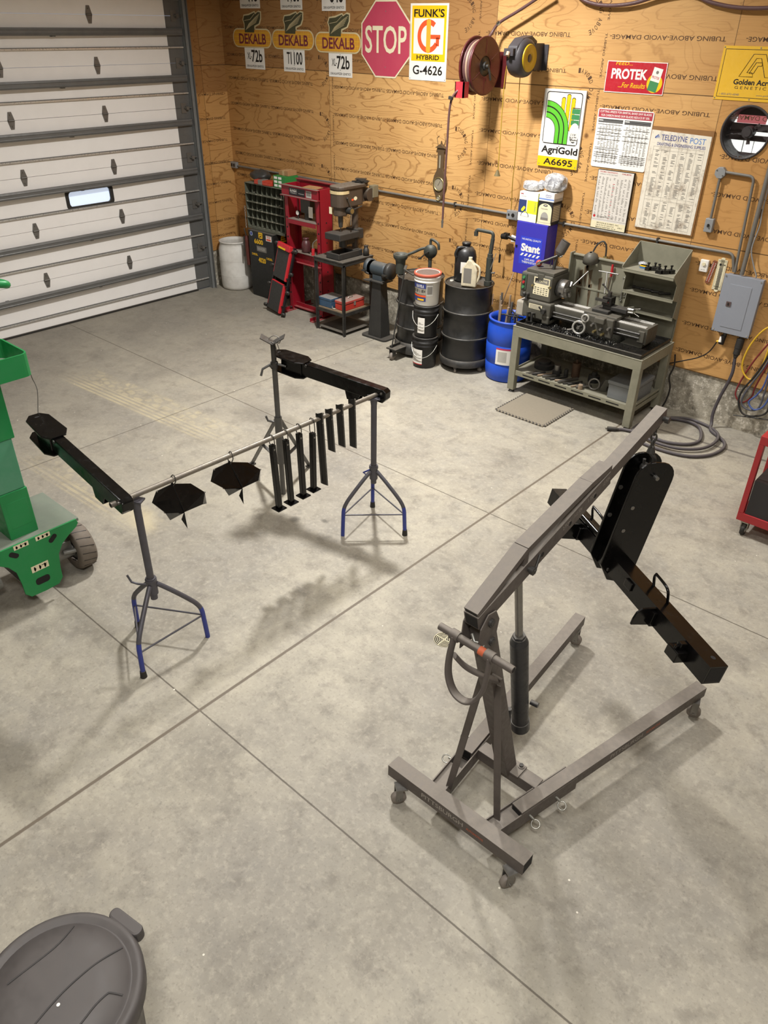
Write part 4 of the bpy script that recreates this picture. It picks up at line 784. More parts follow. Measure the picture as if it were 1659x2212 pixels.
# chain and hook at the boom tip
def links(P0, P1, n_, r=.011, w=.0035, m=None):
    q = MB(m or m_dsteel); P0, P1 = Vector(P0), Vector(P1)
    for k in range(n_):
        c = P0.lerp(P1, (k+.5)/n_); h_ = (P1-P0).length/n_*.62; ax = Vector((1, 0, 0)) if k % 2 else Vector((0, 1, 0))
        sx = Vector((0, 1, 0)) if k % 2 else Vector((1, 0, 0))
        q.tube([c+sx*r*math.cos(a)+Vector((0, 0, 1))*h_*math.sin(a) for a in [2*PI*i/14 for i in range(14)]], w, 6, None, True)
    return q
MB(m_dsteel).cyl((8.475, -4.16, 1.835), (8.56, -4.16, 1.835), .012).cyl((8.555, -4.16, 1.835), (8.575, -4.16, 1.835), .018, n=6).out('tip_bolt', H, world=True)
ch = links((8.515, -4.155, 1.81), (8.512, -4.14, 1.66), 4, .014, .005); ch.out('chain', H, world=True)
MB(m_dsteel).tube(spline([(8.512, -4.14, 1.665), (8.512, -4.14, 1.63), (8.535, -4.135, 1.60), (8.53, -4.13, 1.55), (8.508, -4.128, 1.535), (8.487, -4.13, 1.555), (8.486, -4.133, 1.58)], 6), [.012]*12+[.011]*12+[.008]*13, 10).cyl((8.512, -4.14, 1.63), (8.512, -4.14, 1.665), .022, .014).out('hook', H, world=True)
# ---- black implement on the hook
b_ = Vector((.8451221, -.53448689, -.00961235)); w_ = Vector((.52398711, .83181289, -.18309785)); u_ = Vector((.10585908, .14970329, .9830477))
XI = Matrix((b_, w_, u_)).transposed().to_4x4(); XI.translation = (8.56334632, -4.28323712, .98472563)
m_gl = mat('gloss_black', '#080707', .2, 0, .2, dcol='#120f0e', sc=4, spec=.38)
I = thing('implement_frame', 'glossy black steel beam with two upright plates hanging from the hoist hook', 'implement', X=XI); S2 = .0508; L2 = .789
q = MB(m_gl).box((-L2, -S2, -S2), (L2, S2, S2)); q.box((L2, -S2+.009, -S2+.009), (L2+.001, S2-.009, S2-.009), m_inside).box((-L2-.001, -S2+.009, -S2+.009), (-L2, S2-.009, S2-.009), m_inside)
q.cyl((-.70, 0, S2), (-.70, 0, S2+.0008), .017, n=16, m=m_inside).cyl((.73, .01, S2), (.73, .01, S2+.0008), .012, n=16, m=m_inside); q.out('beam', I, .007)
pl = [(-.108, .0), (-.03, -.10), (.05, -.115), (.118, -.03), (.118, .53)]+[(.03+.088*math.cos(a), .535+.09*math.sin(a)) for a in (.3, .6, .9, 1.2, 1.5)]+[(-.02+.088*math.cos(a), .535+.09*math.sin(a)) for a in (1.6, 1.9, 2.2, 2.5, 2.8, 3.1)]
XP = Matrix(((0, 0, 1, 0), (1, 0, 0, 0), (0, 1, 0, 0), (0, 0, 0, 1)))          # polygon xy -> local (y,z), thickness along x
for bx in (-.068, -.178):
    q = MB(m_gl).prism(pl, bx-.007, bx+.007, None, XP)
    q.out('upright_plate', I, .003)
    hq = MB(flat('hole_light', '#c9c2b0', .7) if bx < -.1 else m_inside)
for (yy, zz) in ((-.055, .36), (-.055, .22), (-.05, -.03)):
    MB(m_steel).cyl((-.062, yy, zz), (-.058, yy, zz), .011, n=12).out('bolt_boss', I)
for (yy, zz) in ((-.085, .42), (-.085, .25)): MB(m_steel).cyl((-.171, yy, zz), (-.166, yy, zz), .012, n=12).out('bolt_boss', I)
MB(m_steel).cyl((-.255, 0, .553), (-.035, 0, .548), .011, n=14).out('hitch_pin', I); MB(m_dsteel).cyl((-.165, 0, .551), (-.08, 0, .55), .026, n=18).out('pin_sleeve', I)
for (x0, x1) in ((.19, .335), (-.455, -.295)):
    P = [(x0, .045, S2), (x0-.003, .03, S2+.05), (x0+.02, .01, S2+.085), (x0+.035, .005, S2+.09), (x1-.03, .0, S2+.088), (x1, .0, S2+.075), (x1+.003, .01, S2+.05), (x1, .03, S2)]
    MB(m_gl).tube(spline(P, 4), .0075, 8).out('handle', I)
for bx in (.36, -.40):
    q = MB(m_gl); P = [(-S2, .045), (-.13, .042), (-.155, .02), (-.163, -.02), (-.163, -.055), (-S2, -.06)]; q.prism(P, bx-.006, bx+.006, None, XP).box((bx, -.075, -.05), (bx+.03, -S2, .03)); q.cyl((bx-.0075, -.115, -.01), (bx-.006, -.115, -.01), .014, n=14, m=m_steel); q.out('side_lug', I, .003)
MB(m_gl).box((.575, -.115, -.045), (.655, -S2, .012)).box((.60, -.09, .0), (.63, -S2, .045)).cyl((.615, -.1, .012), (.615, -.1, .03), .012, n=6).out('side_block', I, .004)
MB(m_gl).box((.10, -.062, -.01), (.16, -S2, .035)).out('stop_plate', I, .003)
MB(m_gl).cyl((-.46, -.035, S2+.018), (-.19, -.035, S2+.018), .018, n=14).out('highlight_rail', I)  # added bar standing in for the highlight along the beam's rounded corner
# ================================================================== pipe rack with parts drying
m_sb = mat('stand_grey', '#54535a', .45, .3, .4, dcol='#4a3d33', sc=6); m_bl2 = mat('stand_blue', '#2f3d8f', .45, .1, .35, dcol='#4b4a58', sc=5); m_pipe = mat('pipe_steel', '#7a736a', .45, .5, .45, dcol='#a39983', sc=12)
def stand(lab, cx, cy, ang, rub, hk):
    t = thing('pipe_stand', lab, 'stand', (cx, cy, 0), ang, 'tripod pipe stands under the long pipe'); R = .285
    MB(m_sb).cyl((0, 0, .44), (0, 0, .56), .032, n=18).cyl((0, 0, .535), (0, 0, .55), .036, n=18).out('collar', t)
    q = MB(m_sb).cyl((0, 0, .40), (0, 0, 1.06), .0225, n=18).cyl((0, 0, 1.06), (0, 0, 1.125), .0225, .03, n=18); q.out('post', t)
    MB(m_sb).tube([(.0, -.05, 1.145), (0, .05, 1.145)], .001, 4).box((-.03, -.045, 1.112), (.03, .045, 1.122)).out('saddle', t)
    for k in range(3):
        a = 2*PI*k/3; c, s = math.cos(a), math.sin(a)
        P = spline([(c*.028, s*.028, .51), (c*.10, s*.10, .445), (c*.20, s*.20, .345), (c*.25, s*.25, .285), (c*.272, s*.272, .23), (c*.278, s*.278, .15), (c*R, s*R, .012)], 5)
        q = MB(m_sb); n1 = len(P)*6//10; q.tube(P[:n1+1], .0155, 10); q.tube(P[n1:], .0155, 10, m_bl2); lg = q.out('leg', t)
        if rub[k]: MB(m_rub).cyl((c*R, s*R, 0), (c*R, s*R, .05), .022, .018, 14).out('rubber_foot', lg)
        else: MB(m_bl2).cyl((c*R, s*R, 0), (c*R, s*R, .014), .0155, n=10).out('bare_end', lg)
        a2 = 2*PI*(k+1)/3; MB(m_sb).cyl((c*.277, s*.277, .19), (math.cos(a2)*.277, math.sin(a2)*.277, .19), .006, n=8).out('brace', t)
    MB(m_bl2 if hk else m_sb).tube([(-.03, 0, .50), (-.09, 0, .50), (-.13, 0, .51), (-.15, 0, .56)] if not hk else [(-.02, .0, .52), (-.08, -.01, .49), (-.05, -.01, .47), (-.03, 0, .47)], .007, 8, None, False, RZ(-ang) @ RZ(.6)).out('lock_lever', t)
    return t
stand('blue tipped tripod pipe stand nearest the green lift', 6.2447, -5.752, math.radians(-59), (1, 0, 1), 0); stand('blue tipped tripod pipe stand at the far end of the long pipe', 6.282, -3.776, math.radians(134), (1, 0, 1), 1)
PA, PB = Vector((6.244, -5.905, 1.152)), Vector((6.281, -3.70, 1.138))
t = MB(m_pipe).cyl(Vector((0, 0, 0)), PB-PA, .0165, n=16).cyl(-(PB-PA)*.0004, (PB-PA)*.0002, .012, n=14, m=m_inside).out('long_pipe'); t.location = PA; tag(t, 'long rusty steel pipe laid across the two tripod stands', 'pipe')
pz = lambda y: PA.lerp(PB, (y-PA.y)/(PB.y-PA.y))
def arm(lab, near, far):
    near, far = Vector(near), Vector(far); dx = (far-near).normalized(); dy = Vector((0, 0, 1)).cross(dx).normalized(); dz = dx.cross(dy); L = (far-near).length
    X = Matrix((dx, dy, dz)).transposed().to_4x4(); X.translation = near; t = thing('lift_arm', lab, 'arm', X=X, group='black lift arms hung on the rack'); w = .036
    MB(m_gl).prism([(-.075, -.02), (-.05, -.052), (L-.12, -.052), (L-.12, .052), (-.05, .052), (-.075, .035)], -w, w, None, RX(PI/2)).out('tube', t, .006)
    P = [(L-.33, -.05), (L-.27, -.085), (L-.05, -.075), (L, -.035), (L, .035), (L-.05, .075), (L-.27, .085), (L-.33, .05)]
    for z in (.058, -.062): MB(m_gl).prism(P, z-.006, z+.006).out('clevis_plate', t, .003)
    MB(m_gl).box((L-.30, -.045, -.056), (L-.10, .045, .052)).out('web', t, .004)
    MB(m_wht if False else m_inside).disc((L-.045, 0, .0647), .016, (0, 0, 1), 14, None, None, .008).out('slot', t, fix=False)
    MB(m_gl).prism([(.15, -.05), (.29, -.05), (.27, -.115), (.18, -.115)], -.034, -.028, None, RX(PI/2)).prism([(.15, -.05), (.29, -.05), (.27, -.115), (.18, -.115)], .028, .034, None, RX(PI/2)).box((.18, -.028, -.115), (.27, .028, -.108)).out('under_bracket', t, .002)
    for x_ in (-.04,): MB(m_steel).cyl((x_, -w-.008, .025), (x_, w+.008, .025), .009, n=10).out('bolt', t)
    MB(m_dsteel).cyl((L-.34, w, .04), (L-.34, w+.006, .04), .012, n=10).out('weld_nut', t)
arm('black lift arm hung between the tripod rack and the green lift', (6.246, -5.835, 1.150), (5.185, -5.775, 1.26)); arm('black lift arm hung between the tripod rack and the tall pole stand', (6.281, -3.715, 1.135), (5.29, -3.86, 1.185))
m_wire = mat('thin_wire', '#5d5a55', .4, .6)
def wire(lab, pts, r=.0025): pipe('tie_wire', lab, spline(pts, 5), r, 1, m_wire, (), 'wire')
wire('thin wire tying the left lift arm to the green lift tray', [(5.225, -5.77, 1.27), (5.19, -5.745, 1.33), (5.15, -5.70, 1.45), (5.12, -5.70, 1.52), (5.15, -5.72, 1.57), (5.16, -5.77, 1.612)])
# sweeps
def sweep(lab, ys, offs):
    P = [(a, z) for a, z in ys]; y0 = offs; c = pz(y0)
    t = thing('plough_sweep', lab, 'plough sweep', (c.x, y0, 0), 0, 'black winged sweeps hung from the pipe'); Q = lambda i, dx=0.: (dx, P[i][0]-y0, P[i][1])
    def plate(idx, dxs, name):
        A = [Vector(Q(i, d)) for i, d in zip(idx, dxs)]; n = (A[1]-A[0]).cross(A[-1]-A[0]).normalized()*.004; k = len(A)
        MB(m_gl).add([a+n for a in A]+[a-n for a in A], [tuple(range(k)), tuple(range(2*k-1, k-1, -1))]+[(i, (i+1) % k, k+(i+1) % k, k+i) for i in range(k)]).out(name, t)
    plate([0, 1, 2, 3, 4, 5, 6, 7], [.03, .01, -.01, -.01, .01, .03, .05, .05], 'wing_plate'); plate([4, 8, 5], [.01, -.02, .03], 'wing_tip'); plate([7, 6, 9], [.05, .05, .0], 'nose_plate'); plate([6, 11, 10], [.05, .045, .06], 'point'); 
    MB(m_gl).tube([(-.012, P[2][0]-y0, P[2][1]+.005), (.052, P[6][0]-y0, P[6][1]+.01)], .008, 6).out('shank', t)
    MB(m_wire).tube(spline([(0, P[2][0]-y0, P[2][1]-.01), (.02, P[2][0]-y0+.01, P[2][1]+.03), (0, .0+P[2][0]-y0+.01, c.z+.028), (-.02, P[2][0]-y0, P[2][1]+.03), (-.01, P[2][0]-y0, P[2][1]-.005)], 5), .0035, 6).out('hanger', t)
    for i in (1, 4, 6, 7): MB(m_steel).sphere(Q(i, .045 if i > 5 else .015), .006, None, 8).out('weld_bead', t)
sweep('black winged sweep hung nearest the green lift end of the pipe', [(-5.672, 1.078), (-5.621, 1.126), (-5.501, 1.117), (-5.378, 1.066), (-5.302, .98), (-5.341, .916), (-5.485, .936), (-5.612, .99), (-5.28, .874), (-5.56, .894), (-5.486, .821), (-5.509, .89)], -5.49)
sweep('black winged sweep hung beside the row of black bars', [(-5.262, 1.048), (-5.217, 1.109), (-5.083, 1.099), (-4.942, 1.039), (-4.863, .963), (-4.903, .902), (-5.047, .918), (-5.186, .973), (-4.851, .857), (-5.123, .875), (-5.058, .805), (-5.075, .868)], -5.07)
nth = ('first', 'second', 'third', 'fourth')
for k, (ya, yb, zt, zb) in enumerate(((-4.742, -4.722, 1.095, .598), (-4.627, -4.612, 1.09, .598), (-4.508, -4.498, 1.095, .602), (-4.387, -4.399, 1.055, .612))):
    c = pz(ya); t = thing('footed_bar', '%s black bar with a square foot plate, counted from the sweeps' % nth[k], 'bar', (c.x, ya, 0), 0, 'black bars with square foot plates hung from the pipe')
    MB(m_gl).bar((0, 0, zt), (0, yb-ya, zb), .036, .036, None, (1, 0, 0)).out('tube', t, .004); MB(m_gl).cbox((0, yb-ya, zb-.003), (.078, .078, .008)).out('foot_plate', t, .002)
    MB(m_wire).tube(spline([(0, .0, zt-.015), (.02, .004, zt+.01), (.02, .0, c.z+.01), (0, 0, c.z+.022), (-.02, 0, c.z+.01), (-.02, -.004, zt+.01), (0, 0, zt-.012)], 4), .0035, 6).out('hanger', t)
    MB(m_steel).cyl((.018, 0, zt-.03), (.021, 0, zt-.03), .007, n=10).out('hole_rim', t)
for k, (ya, yb, zt, zb) in enumerate(((-4.311, -4.286, 1.185, .588), (-4.223, -4.203, 1.188, .83), (-4.12, -4.101, 1.188, .83), (-3.996, -3.987, 1.186, .78))):
    c = pz(ya); t = thing('slant_cut_bar', ('longest black slant cut bar beside the footed bars', 'black slant cut bar right after the longest one', 'black slant cut bar third along after the footed bars', 'black slant cut bar nearest the far pipe stand')[k], 'bar', (c.x, ya, 0), 0, 'black bars with slanted ends threaded on the pipe')
    y2 = yb-ya; q = MB(m_gl); P = [(-.027, zt-.004), (.0, zt+.006), (.024, zt-.03), (.027+y2, zb-.008), (.0+y2, zb-.004), (-.027+y2, zb+.03)]
    V = []; n_ = 8
    prof = [(-.018, -.027), (-.018, .027), (.004, .027), (.014, .018), (.019, 0), (.014, -.018), (.004, -.027)]
    def zz(y, top): return (zt+.006-max(0, y)*1.3-max(0, -y)*.3) if top else zb+.01-y*.7
    A = [(px_, py_, zz(py_, True)) for px_, py_ in prof]; B = [(px_, py_+y2, zz(py_, False)) for px_, py_ in prof]; m_ = len(prof)
    q.add(A+B, [tuple(range(m_)), tuple(range(2*m_-1, m_-1, -1))]+[(i, (i+1) % m_, m_+(i+1) % m_, m_+i) for i in range(m_)]); q.out('channel', t, .003)
    MB(m_steel).cyl((.017, .006, c.z-.035), (.02, .006, c.z-.035), .006, n=10).cyl((.012, .012, zt-.012), (.016, .012, zt-.012), .01, n=10).out('hole_rim', t)
# tall pole stand with V head
t = thing('pole_stand', 'tall steel pole stand with a V shaped head', 'stand', (5.377, -3.943, 0)); m_ps = mat('pole_steel', '#5e5d5b', .45, .5, .4, dcol='#473c33')
MB(m_ps).cyl((0, 0, .0), (0, 0, 1.16), .0215, n=18).out('inner_pole', t); MB(m_ps).cyl((0, 0, .3), (0, 0, .73), .031, n=18).out('sleeve', t); MB(m_dsteel).cyl((0, 0, 1.16), (0, 0, 1.36), .02, n=16).cyl((0, 0, 1.15), (0, 0, 1.2), .03, n=16).out('upper_pole', t)
MB(m_ps).box((-.012, -.04, 1.165), (.012, .0, 1.185)).tube([(-.02, -.02, 1.18), (-.05, -.08, 1.15), (-.05, -.1, 1.10)], .01, 8).tube([(.02, .02, 1.18), (.07, .06, 1.165)], .01, 8).out('tee_handle', t); MB(m_ps).tube([(-.03, -.02, .68), (-.07, -.05, .69), (-.08, -.06, .73)], .01, 8).out('lock_handle', t)
for s_ in (-1, 1):
    MB(m_ps).box((-.05, -.003, 0), (.05, .003, .105), m_dsteel, T(0, 0, 1.355) @ RZ(-.83) @ RX(s_*1.05)).out('vee_plate', t)
MB(m_wire).tube(spline([(.03, 0, 1.38), (.05, .02, 1.36), (.03, .05, 1.38), (-.02, .03, 1.40), (-.03, -.03, 1.37), (.025, -.01, 1.36), (.04, 0, 1.3), (.03, .01, 1.26), (-.03, .02, 1.27), (.03, 0, 1.24)], 5), .003, 6).out('wrapped_wire', t)
for (fx, fy) in ((-.597, .151), (-.183, .479)):
    MB(m_ps).bar((fx*.05, fy*.05, .70), (fx, fy, .012), .034, .012, None, (0, 0, 1)).cbox((fx, fy, .008), (.05, .05, .014)).out('leg', t); MB(m_ps).bar((fx*.06, fy*.06, .32), (fx*.56, fy*.56, .32), .03, .008).out('brace', t)
wire('thin wire tying the right lift arm to the pole stand head', [(5.40, -3.935, 1.38), (5.41, -3.92, 1.33), (5.40, -3.90, 1.27), (5.375, -3.875, 1.20)])
# ================================================================== green mast lift
m_gn = mat('lift_green', '#1c8244', .42, .05, .25, dcol='#4a8360', sc=5); m_gp = mat('lift_pale_green', '#4c8f6c', .5, .05, .35, dcol='#6f9a85', sc=6); m_dk = mat('lift_deck', '#6f7a6c', .6, .1, .4, dcol='#57605a', sc=6, dust=.2)
t = thing('mast_lift', 'green wheeled mast lift at the left picture edge', 'lift', (5.0, -6.03, 0))
def gp(s_): return [(0, .535), (s_*.32, .535), (s_*.33, .50), (s_*.31, .475), (s_*.25, .44), (s_*.19, .395), (s_*.15, .33), (s_*.137, .22), (s_*.135, .14), (s_*.10, .10), (0, .095)]
P = gp(1)[:-1]+[(0, .095)]+[p for p in reversed(gp(-1)[1:-1])]
q = MB(m_gn).prism(P, .262, .275, None, FACE_E); fp = q.out('front_plate', t, .003)
q = MB(m_inside)
for (yy, zz_, a) in ((.135, .468, .7), (-.135, .468, -.7)): q.poly(rrect(-.035, -.018, .035, .018, .017), None, FACE_E @ T(yy, zz_, .2757) @ RZ(a))
q.poly(rrect(-.05, -.03, .05, .025, .022), None, FACE_E @ T(0, .195, .2757)); q.out('slots', fp, fix=False)
q = MB(m_cream)
for (yy, zz_, w2, h2) in ((.075, .515, .10, .034), (-.075, .515, .10, .034), (.005, .30, .12, .05)):
    q = MB(m_cream); Xs = FACE_E @ T(yy, zz_, .2757); q.rect(-w2/2, -h2/2, w2/2, h2/2, None, Xs)
    for k in range(3): q.poly(ell(-w2*.3+k*w2*.3, -.002, .008, h2*.25, 8), m_blk, Xs, .0005).rect(-w2*.35+k*w2*.3, -h2*.38, -w2*.28+k*w2*.3, h2*.3, m_blk, Xs, .0005)
    q.rect(w2*.1, h2*.1, w2*.4, h2*.2, m_blk, Xs, .0005); q.out('decal', fp, fix=False)
MB(m_dk).box((-.24, -.34, .505), (.26, .345, .53)).out('deck', t, .004); MB(m_dsteel).box((-.24, -.12, .2), (.255, .12, .505)).out('chassis', t)
MB(flat('hole_red', '#7a4038')).cyl((.255, 0, .19), (.27, 0, .19), .02).out('tow_pin', t)
for s_ in (-1, 1):
    Xw = T(.045, s_*.385, .172) @ RX(PI/2)
    w0 = MB(mat('solid_tyre', '#6e6459', .75, dirt=.35, dcol='#51493f', sc=8)).lathe([(.10, -.062), (.155, -.065), (.17, -.05), (.172, 0), (.17, .05), (.155, .065), (.10, .062)], 36, None, Xw)
    for k in range(18):
        a = 2*PI*k/18; w0.bar(Xw @ Vector((.1715*math.cos(a), .1715*math.sin(a), -.05)), Xw @ Vector((.1715*math.cos(a+.16), .1715*math.sin(a+.16), .05)), .004, .003, m_blk, (math.cos(a), 0, math.sin(a)))
    w0 = w0.out('wheel', t); MB(m_dsteel).lathe([(0, -.03), (.05, -.03), (.075, -.045), (.10, -.045), (.105, 0), (.10, .045), (.07, .05), (0, .03)], 28, None, Xw).cyl((.045, s_*.23, .172), (.045, s_*.42, .172), .03).out('hub', w0)
    MB(mat('lift_grey_axle', '#8c8a84', .5, .3, .4)).cyl((.045, s_*.2, .172), (.045, s_*.33, .172), .055, n=16).box((.0, s_*.27-.05, .20), (.09, s_*.27+.05, .27)).cyl((.10, s_*.25, .2), (.13, s_*.33, .2), .018).out('axle_housing', t)
MB(m_gn).box((.02, -.099, .52), (.2, .09, .865)).box((.03, -.075, .60), (.2012, .07, .80), m_gn).out('mast_lower', t, .006); MB(m_gp).box((.03, -.088, .865), (.194, .082, 1.217)).out('mast_middle', t, .006, label='paler green section')
MB(m_gn).box((.0, -.115, 1.217), (.2, .102, 1.68)).out('mast_upper', t, .006); MB(m_gp).box((.02, -.09, 1.68), (.18, .085, 2.35)).out('mast_top', t, .006)
q = MB(m_gn)                                                             # tray: rounded band with a floor
oP = rrect(-.08, -.40, .30, .275, .05, 4); iP = rrect(-.07, -.39, .29, .265, .042, 4); n = len(oP)
q.add([(p[0], p[1], 1.615) for p in oP]+[(p[0], p[1], 1.755) for p in oP]+[(p[0], p[1], 1.755) for p in iP]+[(p[0], p[1], 1.63) for p in iP], [(i, (i+1) % n, n+(i+1) % n, n+i) for i in range(n)]+[(n+i, n+(i+1) % n, 2*n+(i+1) % n, 2*n+i) for i in range(n)]+[(2*n+i, 2*n+(i+1) % n, 3*n+(i+1) % n, 3*n+i) for i in range(n)]+[tuple(range(n-1, -1, -1))]); tr = q.out('tray', t)
MB(mat('tray_dust', '#a9b5a2', .7, dirt=.4)).poly([(p[0], p[1]) for p in iP], None, None, 1.632).out('tray_floor', tr, fix=False)
MB(m_gn).tube(spline([(.22, -.1, 2.19), (.25, .1, 2.19), (.265, .23, 2.165), (.24, .27, 2.15), (.19, .24, 2.16), (.16, .1, 2.185), (.16, -.1, 2.19)], 5), .022, 10).out('handle_loop', t)
# ================================================================== rubbish bin, red cart, mat, drain
m_bin = mat('bin_grey', '#423e3d', .5, 0, .2, dcol='#5a5452', sc=4, dust=.35, dustc='#6a6460')
t = thing('rubbish_bin', 'round grey plastic rubbish bin with its lid on', 'bin', (8.145, -7.342, 0)); R = .275
MB(m_bin).lathe([(0, 0), (.20, 0), (.205, .01), (.245, .64), (.262, .645), (.262, .68), (.25, .69)], 44).out('body', t)
MB(m_bin).lathe([(R+.002, .655), (R+.004, .70), (R-.004, .722), (R-.022, .724), (R-.036, .712), (R-.042, .712), (R-.046, .725), (.12, .735), (0, .738)], 56).out('lid', t)
m_gv = flat('bin_groove', '#3a3736', .7); a0 = math.radians(8)
q = MB(m_gv)
for P in ([(.033, .225), (.02, .15), (.018, .076), (.026, -.01), (.05, -.12), (.07, -.2)], [(.17, .14), (.138, .118), (.131, .105), (.135, .06), (.15, 0.), (.17, -.1), (.18, -.14)], [(-.033, .225), (-.04, .1), (-.03, -.1), (-.03, -.2)][:0] or [(-.16, .15), (-.135, .06), (-.14, -.1)]): q.tube([Vector((x_, y_, .7385-.0125*(x_*x_+y_*y_)/.05)) for x_, y_ in [(p.x, p.y) for p in spline([(a, b, 0) for a, b in P], 5)]], .0035, 6)
q.out('lid_groove', t, fix=False)
for a in (1.74, 1.74+PI): MB(m_bin).prism(rrect(-.075, 0, .075, .045, .02), .66, .715, None, RZ(a-PI/2) @ T(0, R-.008, 0)).out('lid_grip', t, .008)
MB(m_wht).disc((.047, -.018, .7382), .006, (0, 0, 1), 10).out('paint_drop', t, fix=False)
t = thing('tool_cart', 'red rolling tool cart cut by the right picture edge', 'cart', (8.47, -1.43, 0)); m_rc = mat('cart_red', '#a52c30', .4, .05, .1)
MB(m_rc).box((0, -.45, .13), (.9, 0, .20)).out('lower_tray', t, .004)
for (x_, y_) in ((0, -.05), (0, -.45), (.86, -.45), (.86, -.05)): MB(m_rc).box((x_, y_, .2), (x_+.04, y_+.05, .80)).out('post', t, .003)
MB(m_rc).box((0, -.45, .80), (.9, 0, .87)).out('upper_tray', t, .004); MB(flat('drawer_dark', '#2d2a2b')).box((.05, -.44, .2), (.86, -.03, .50)).out('drawer', t)
for (x_, y_) in ((.07, -.04), (.07, -.41), (.83, -.41), (.83, -.04)):
    w0 = MB(mat('castor_plate', '#a7a294', .4, .5)).box((x_-.03, y_-.03, .115), (x_+.03, y_+.03, .13)).box((x_-.028, y_-.02, .05), (x_-.022, y_+.03, .115)).box((x_+.022, y_-.02, .05), (x_+.028, y_+.03, .115)).out('caster', t)
    MB(m_rub).lathe([(.03, -.016), (.048, -.016), (.05, 0), (.048, .016), (.03, .016)], 24, None, T(x_, y_, .05) @ RY(PI/2)).lathe([(0, -.02), (.03, -.017), (.03, .017), (0, .02)], 20, m_chrome, T(x_, y_, .05) @ RY(PI/2)).out('wheel', w0)
t = thing('floor_mat', 'square foam mat with toothed edges in front of the lathe bench', 'mat', (5.745, -1.275, 0)); m_mat = mat('mat_grey', '#857c6c', .75, dirt=.3, dcol='#7d7566'); w = .575
P = []; N_ = 14
for side in range(4):
    for k in range(N_):
        for (f, o_) in ((.0, 0), (.5, 0), (.5, .018), (1.0, .018)):
            s_ = (k+f)/N_*w; P.append([(s_, -o_), (w+o_, s_), (w-s_, w+o_), (-o_, w-s_)][side])
MB(m_mat).prism(P, 0, .012).out('foam', t)
q = MB(m_gv)
for k in range(N_):
    q.rect((k+.02)/N_*w, -.02, (k+.48)/N_*w, -.001, None, None, .0124); q.rect(w+.001, (k+.02)/N_*w, w+.02, (k+.48)/N_*w, None, None, .0124); 
    q.rect(-.02, (k+.02)/N_*w, -.001, (k+.48)/N_*w, None, None, .0124)
    q.rect((k+.52)/N_*w, .004, (k+.98)/N_*w, .012, None, None, .0124); q.rect(w-.012, (k+.52)/N_*w, w-.004, (k+.98)/N_*w, None, None, .0124)
q.out('edge_gaps', t, fix=False)
t = thing('floor_drain', 'round cast iron drain grate set in the floor', 'drain', (7.555, -4.462, 0)); q = MB(m_inside).disc((0, 0, .0012), .072, (0, 0, 1), 28); q.out('sump', t, fix=False)
q = MB(m_cream)
for k in range(1, 7): q.torus((0, 0, .002), k*.0115, .0022, (0, 0, 1), 30, 5)
q.bar((-.07, 0, .002), (.07, 0, .002), .004, .003).bar((0, -.07, .002), (0, .07, .002), .004, .003); MB.out(q, 'grate', t)
# ================================================================== row along the back wall
m_drum = mat('drum_black', '#1f1f1e', .38, .1, .35, dcol='#3a3632', sc=5, dust=.35); m_pl = mat('plastic_white', '#dcd9d2', .5, dirt=.4, dcol='#8f877a', sc=5)
m_bd = mat('drum_blue', '#1f4fc4', .4, 0, .3, dcol='#1c3a86', sc=5, dust=.15); m_pail = mat('pail_black', '#1c1b1b', .42, dirt=.2, dust=.25); m_pump = mat('pump_green_grey', '#3f423c', .5, .3, .4, dust=.4)
t = thing('plastic_barrel', 'white open topped plastic barrel in the room corner', 'barrel', (.275, -.33, 0))
MB(m_pl).lathe([(0, 0), (.20, 0), (.222, .012), (.232, .05), (.236, .2), (.238, .42), (.236, .57), (.226, .61), (.213, .64), (.212, .675), (.222, .68), (.222, .695), (.20, .695), (.198, .64), (.21, .58), (.215, .1), (0, .08)], 40).torus((0, 0, .21), .2362, .0022, (0, 0, 1), 44, 6).torus((0, 0, .43), .2382, .0022, (0, 0, 1), 44, 6).out('body', t)
# parts cabinet, black box below
t = thing('machine_cabinet', 'black steel cabinet covered with yellow decals', 'cabinet', (1.01, -.42, 0)); m_bc = mat('cabinet_black', '#1b1c1b', .42, .1, .25, dcol='#34322f', sc=6, dust=.45)
MB(m_bc).prism([(-.25, 0), (.27, 0), (.27, .93), (-.27, .93), (-.27, .07)], -.36, 0, None, FACE_S).out('body', t, .006); X = FACE_S @ T(0, 0, .001)
p = MB(m_yel); p.poly(rrect(-.045, .845, .045, .925, .012), None, X); p.poly(rrect(-.038, .855, .038, .915, .01), m_blk, X @ T(0, -.012, .0004)); p.poly(rrect(-.034, .859, .034, .911, .008), m_yel, X @ T(0, -.015, .0008))
p.poly([(-.02, .868), (.0, .885), (.02, .882), (.024, .89), (.01, .90), (-.012, .895), (-.026, .88)], m_blk, X @ T(0, -.02, .0012))
p.text('6600', -.05, .793, .19, .068, X, None, .03); p.text('DIESEL', -.15, .605, .13, .03, X, None, .02); p.text('4020', 0, .54, .16, .07, X, None, .03); p.text('DIESEL', .165, .585, .13, .03, X, None, .02)
p.rect(-.10, .66, .11, .735, m_gry, X); p.text('RANGER', 0, .698, .16, .04, X, m_tin, .01, 0, .0006); p.poly(ell(-.20, .885, .032, .032), flat('badge_blue', '#9fb0c4'), X).poly(ell(-.20, .885, .02, .02), m_blue, X, .0006)
p.rect(.115, .83, .235, .905, m_wht, X); p.text('TRUE', .175, .885, .09, .03, X, m_red, .02, .2, .0006); p.poly(rrect(.125, .838, .22, .862, .01), m_org, X, .0006)
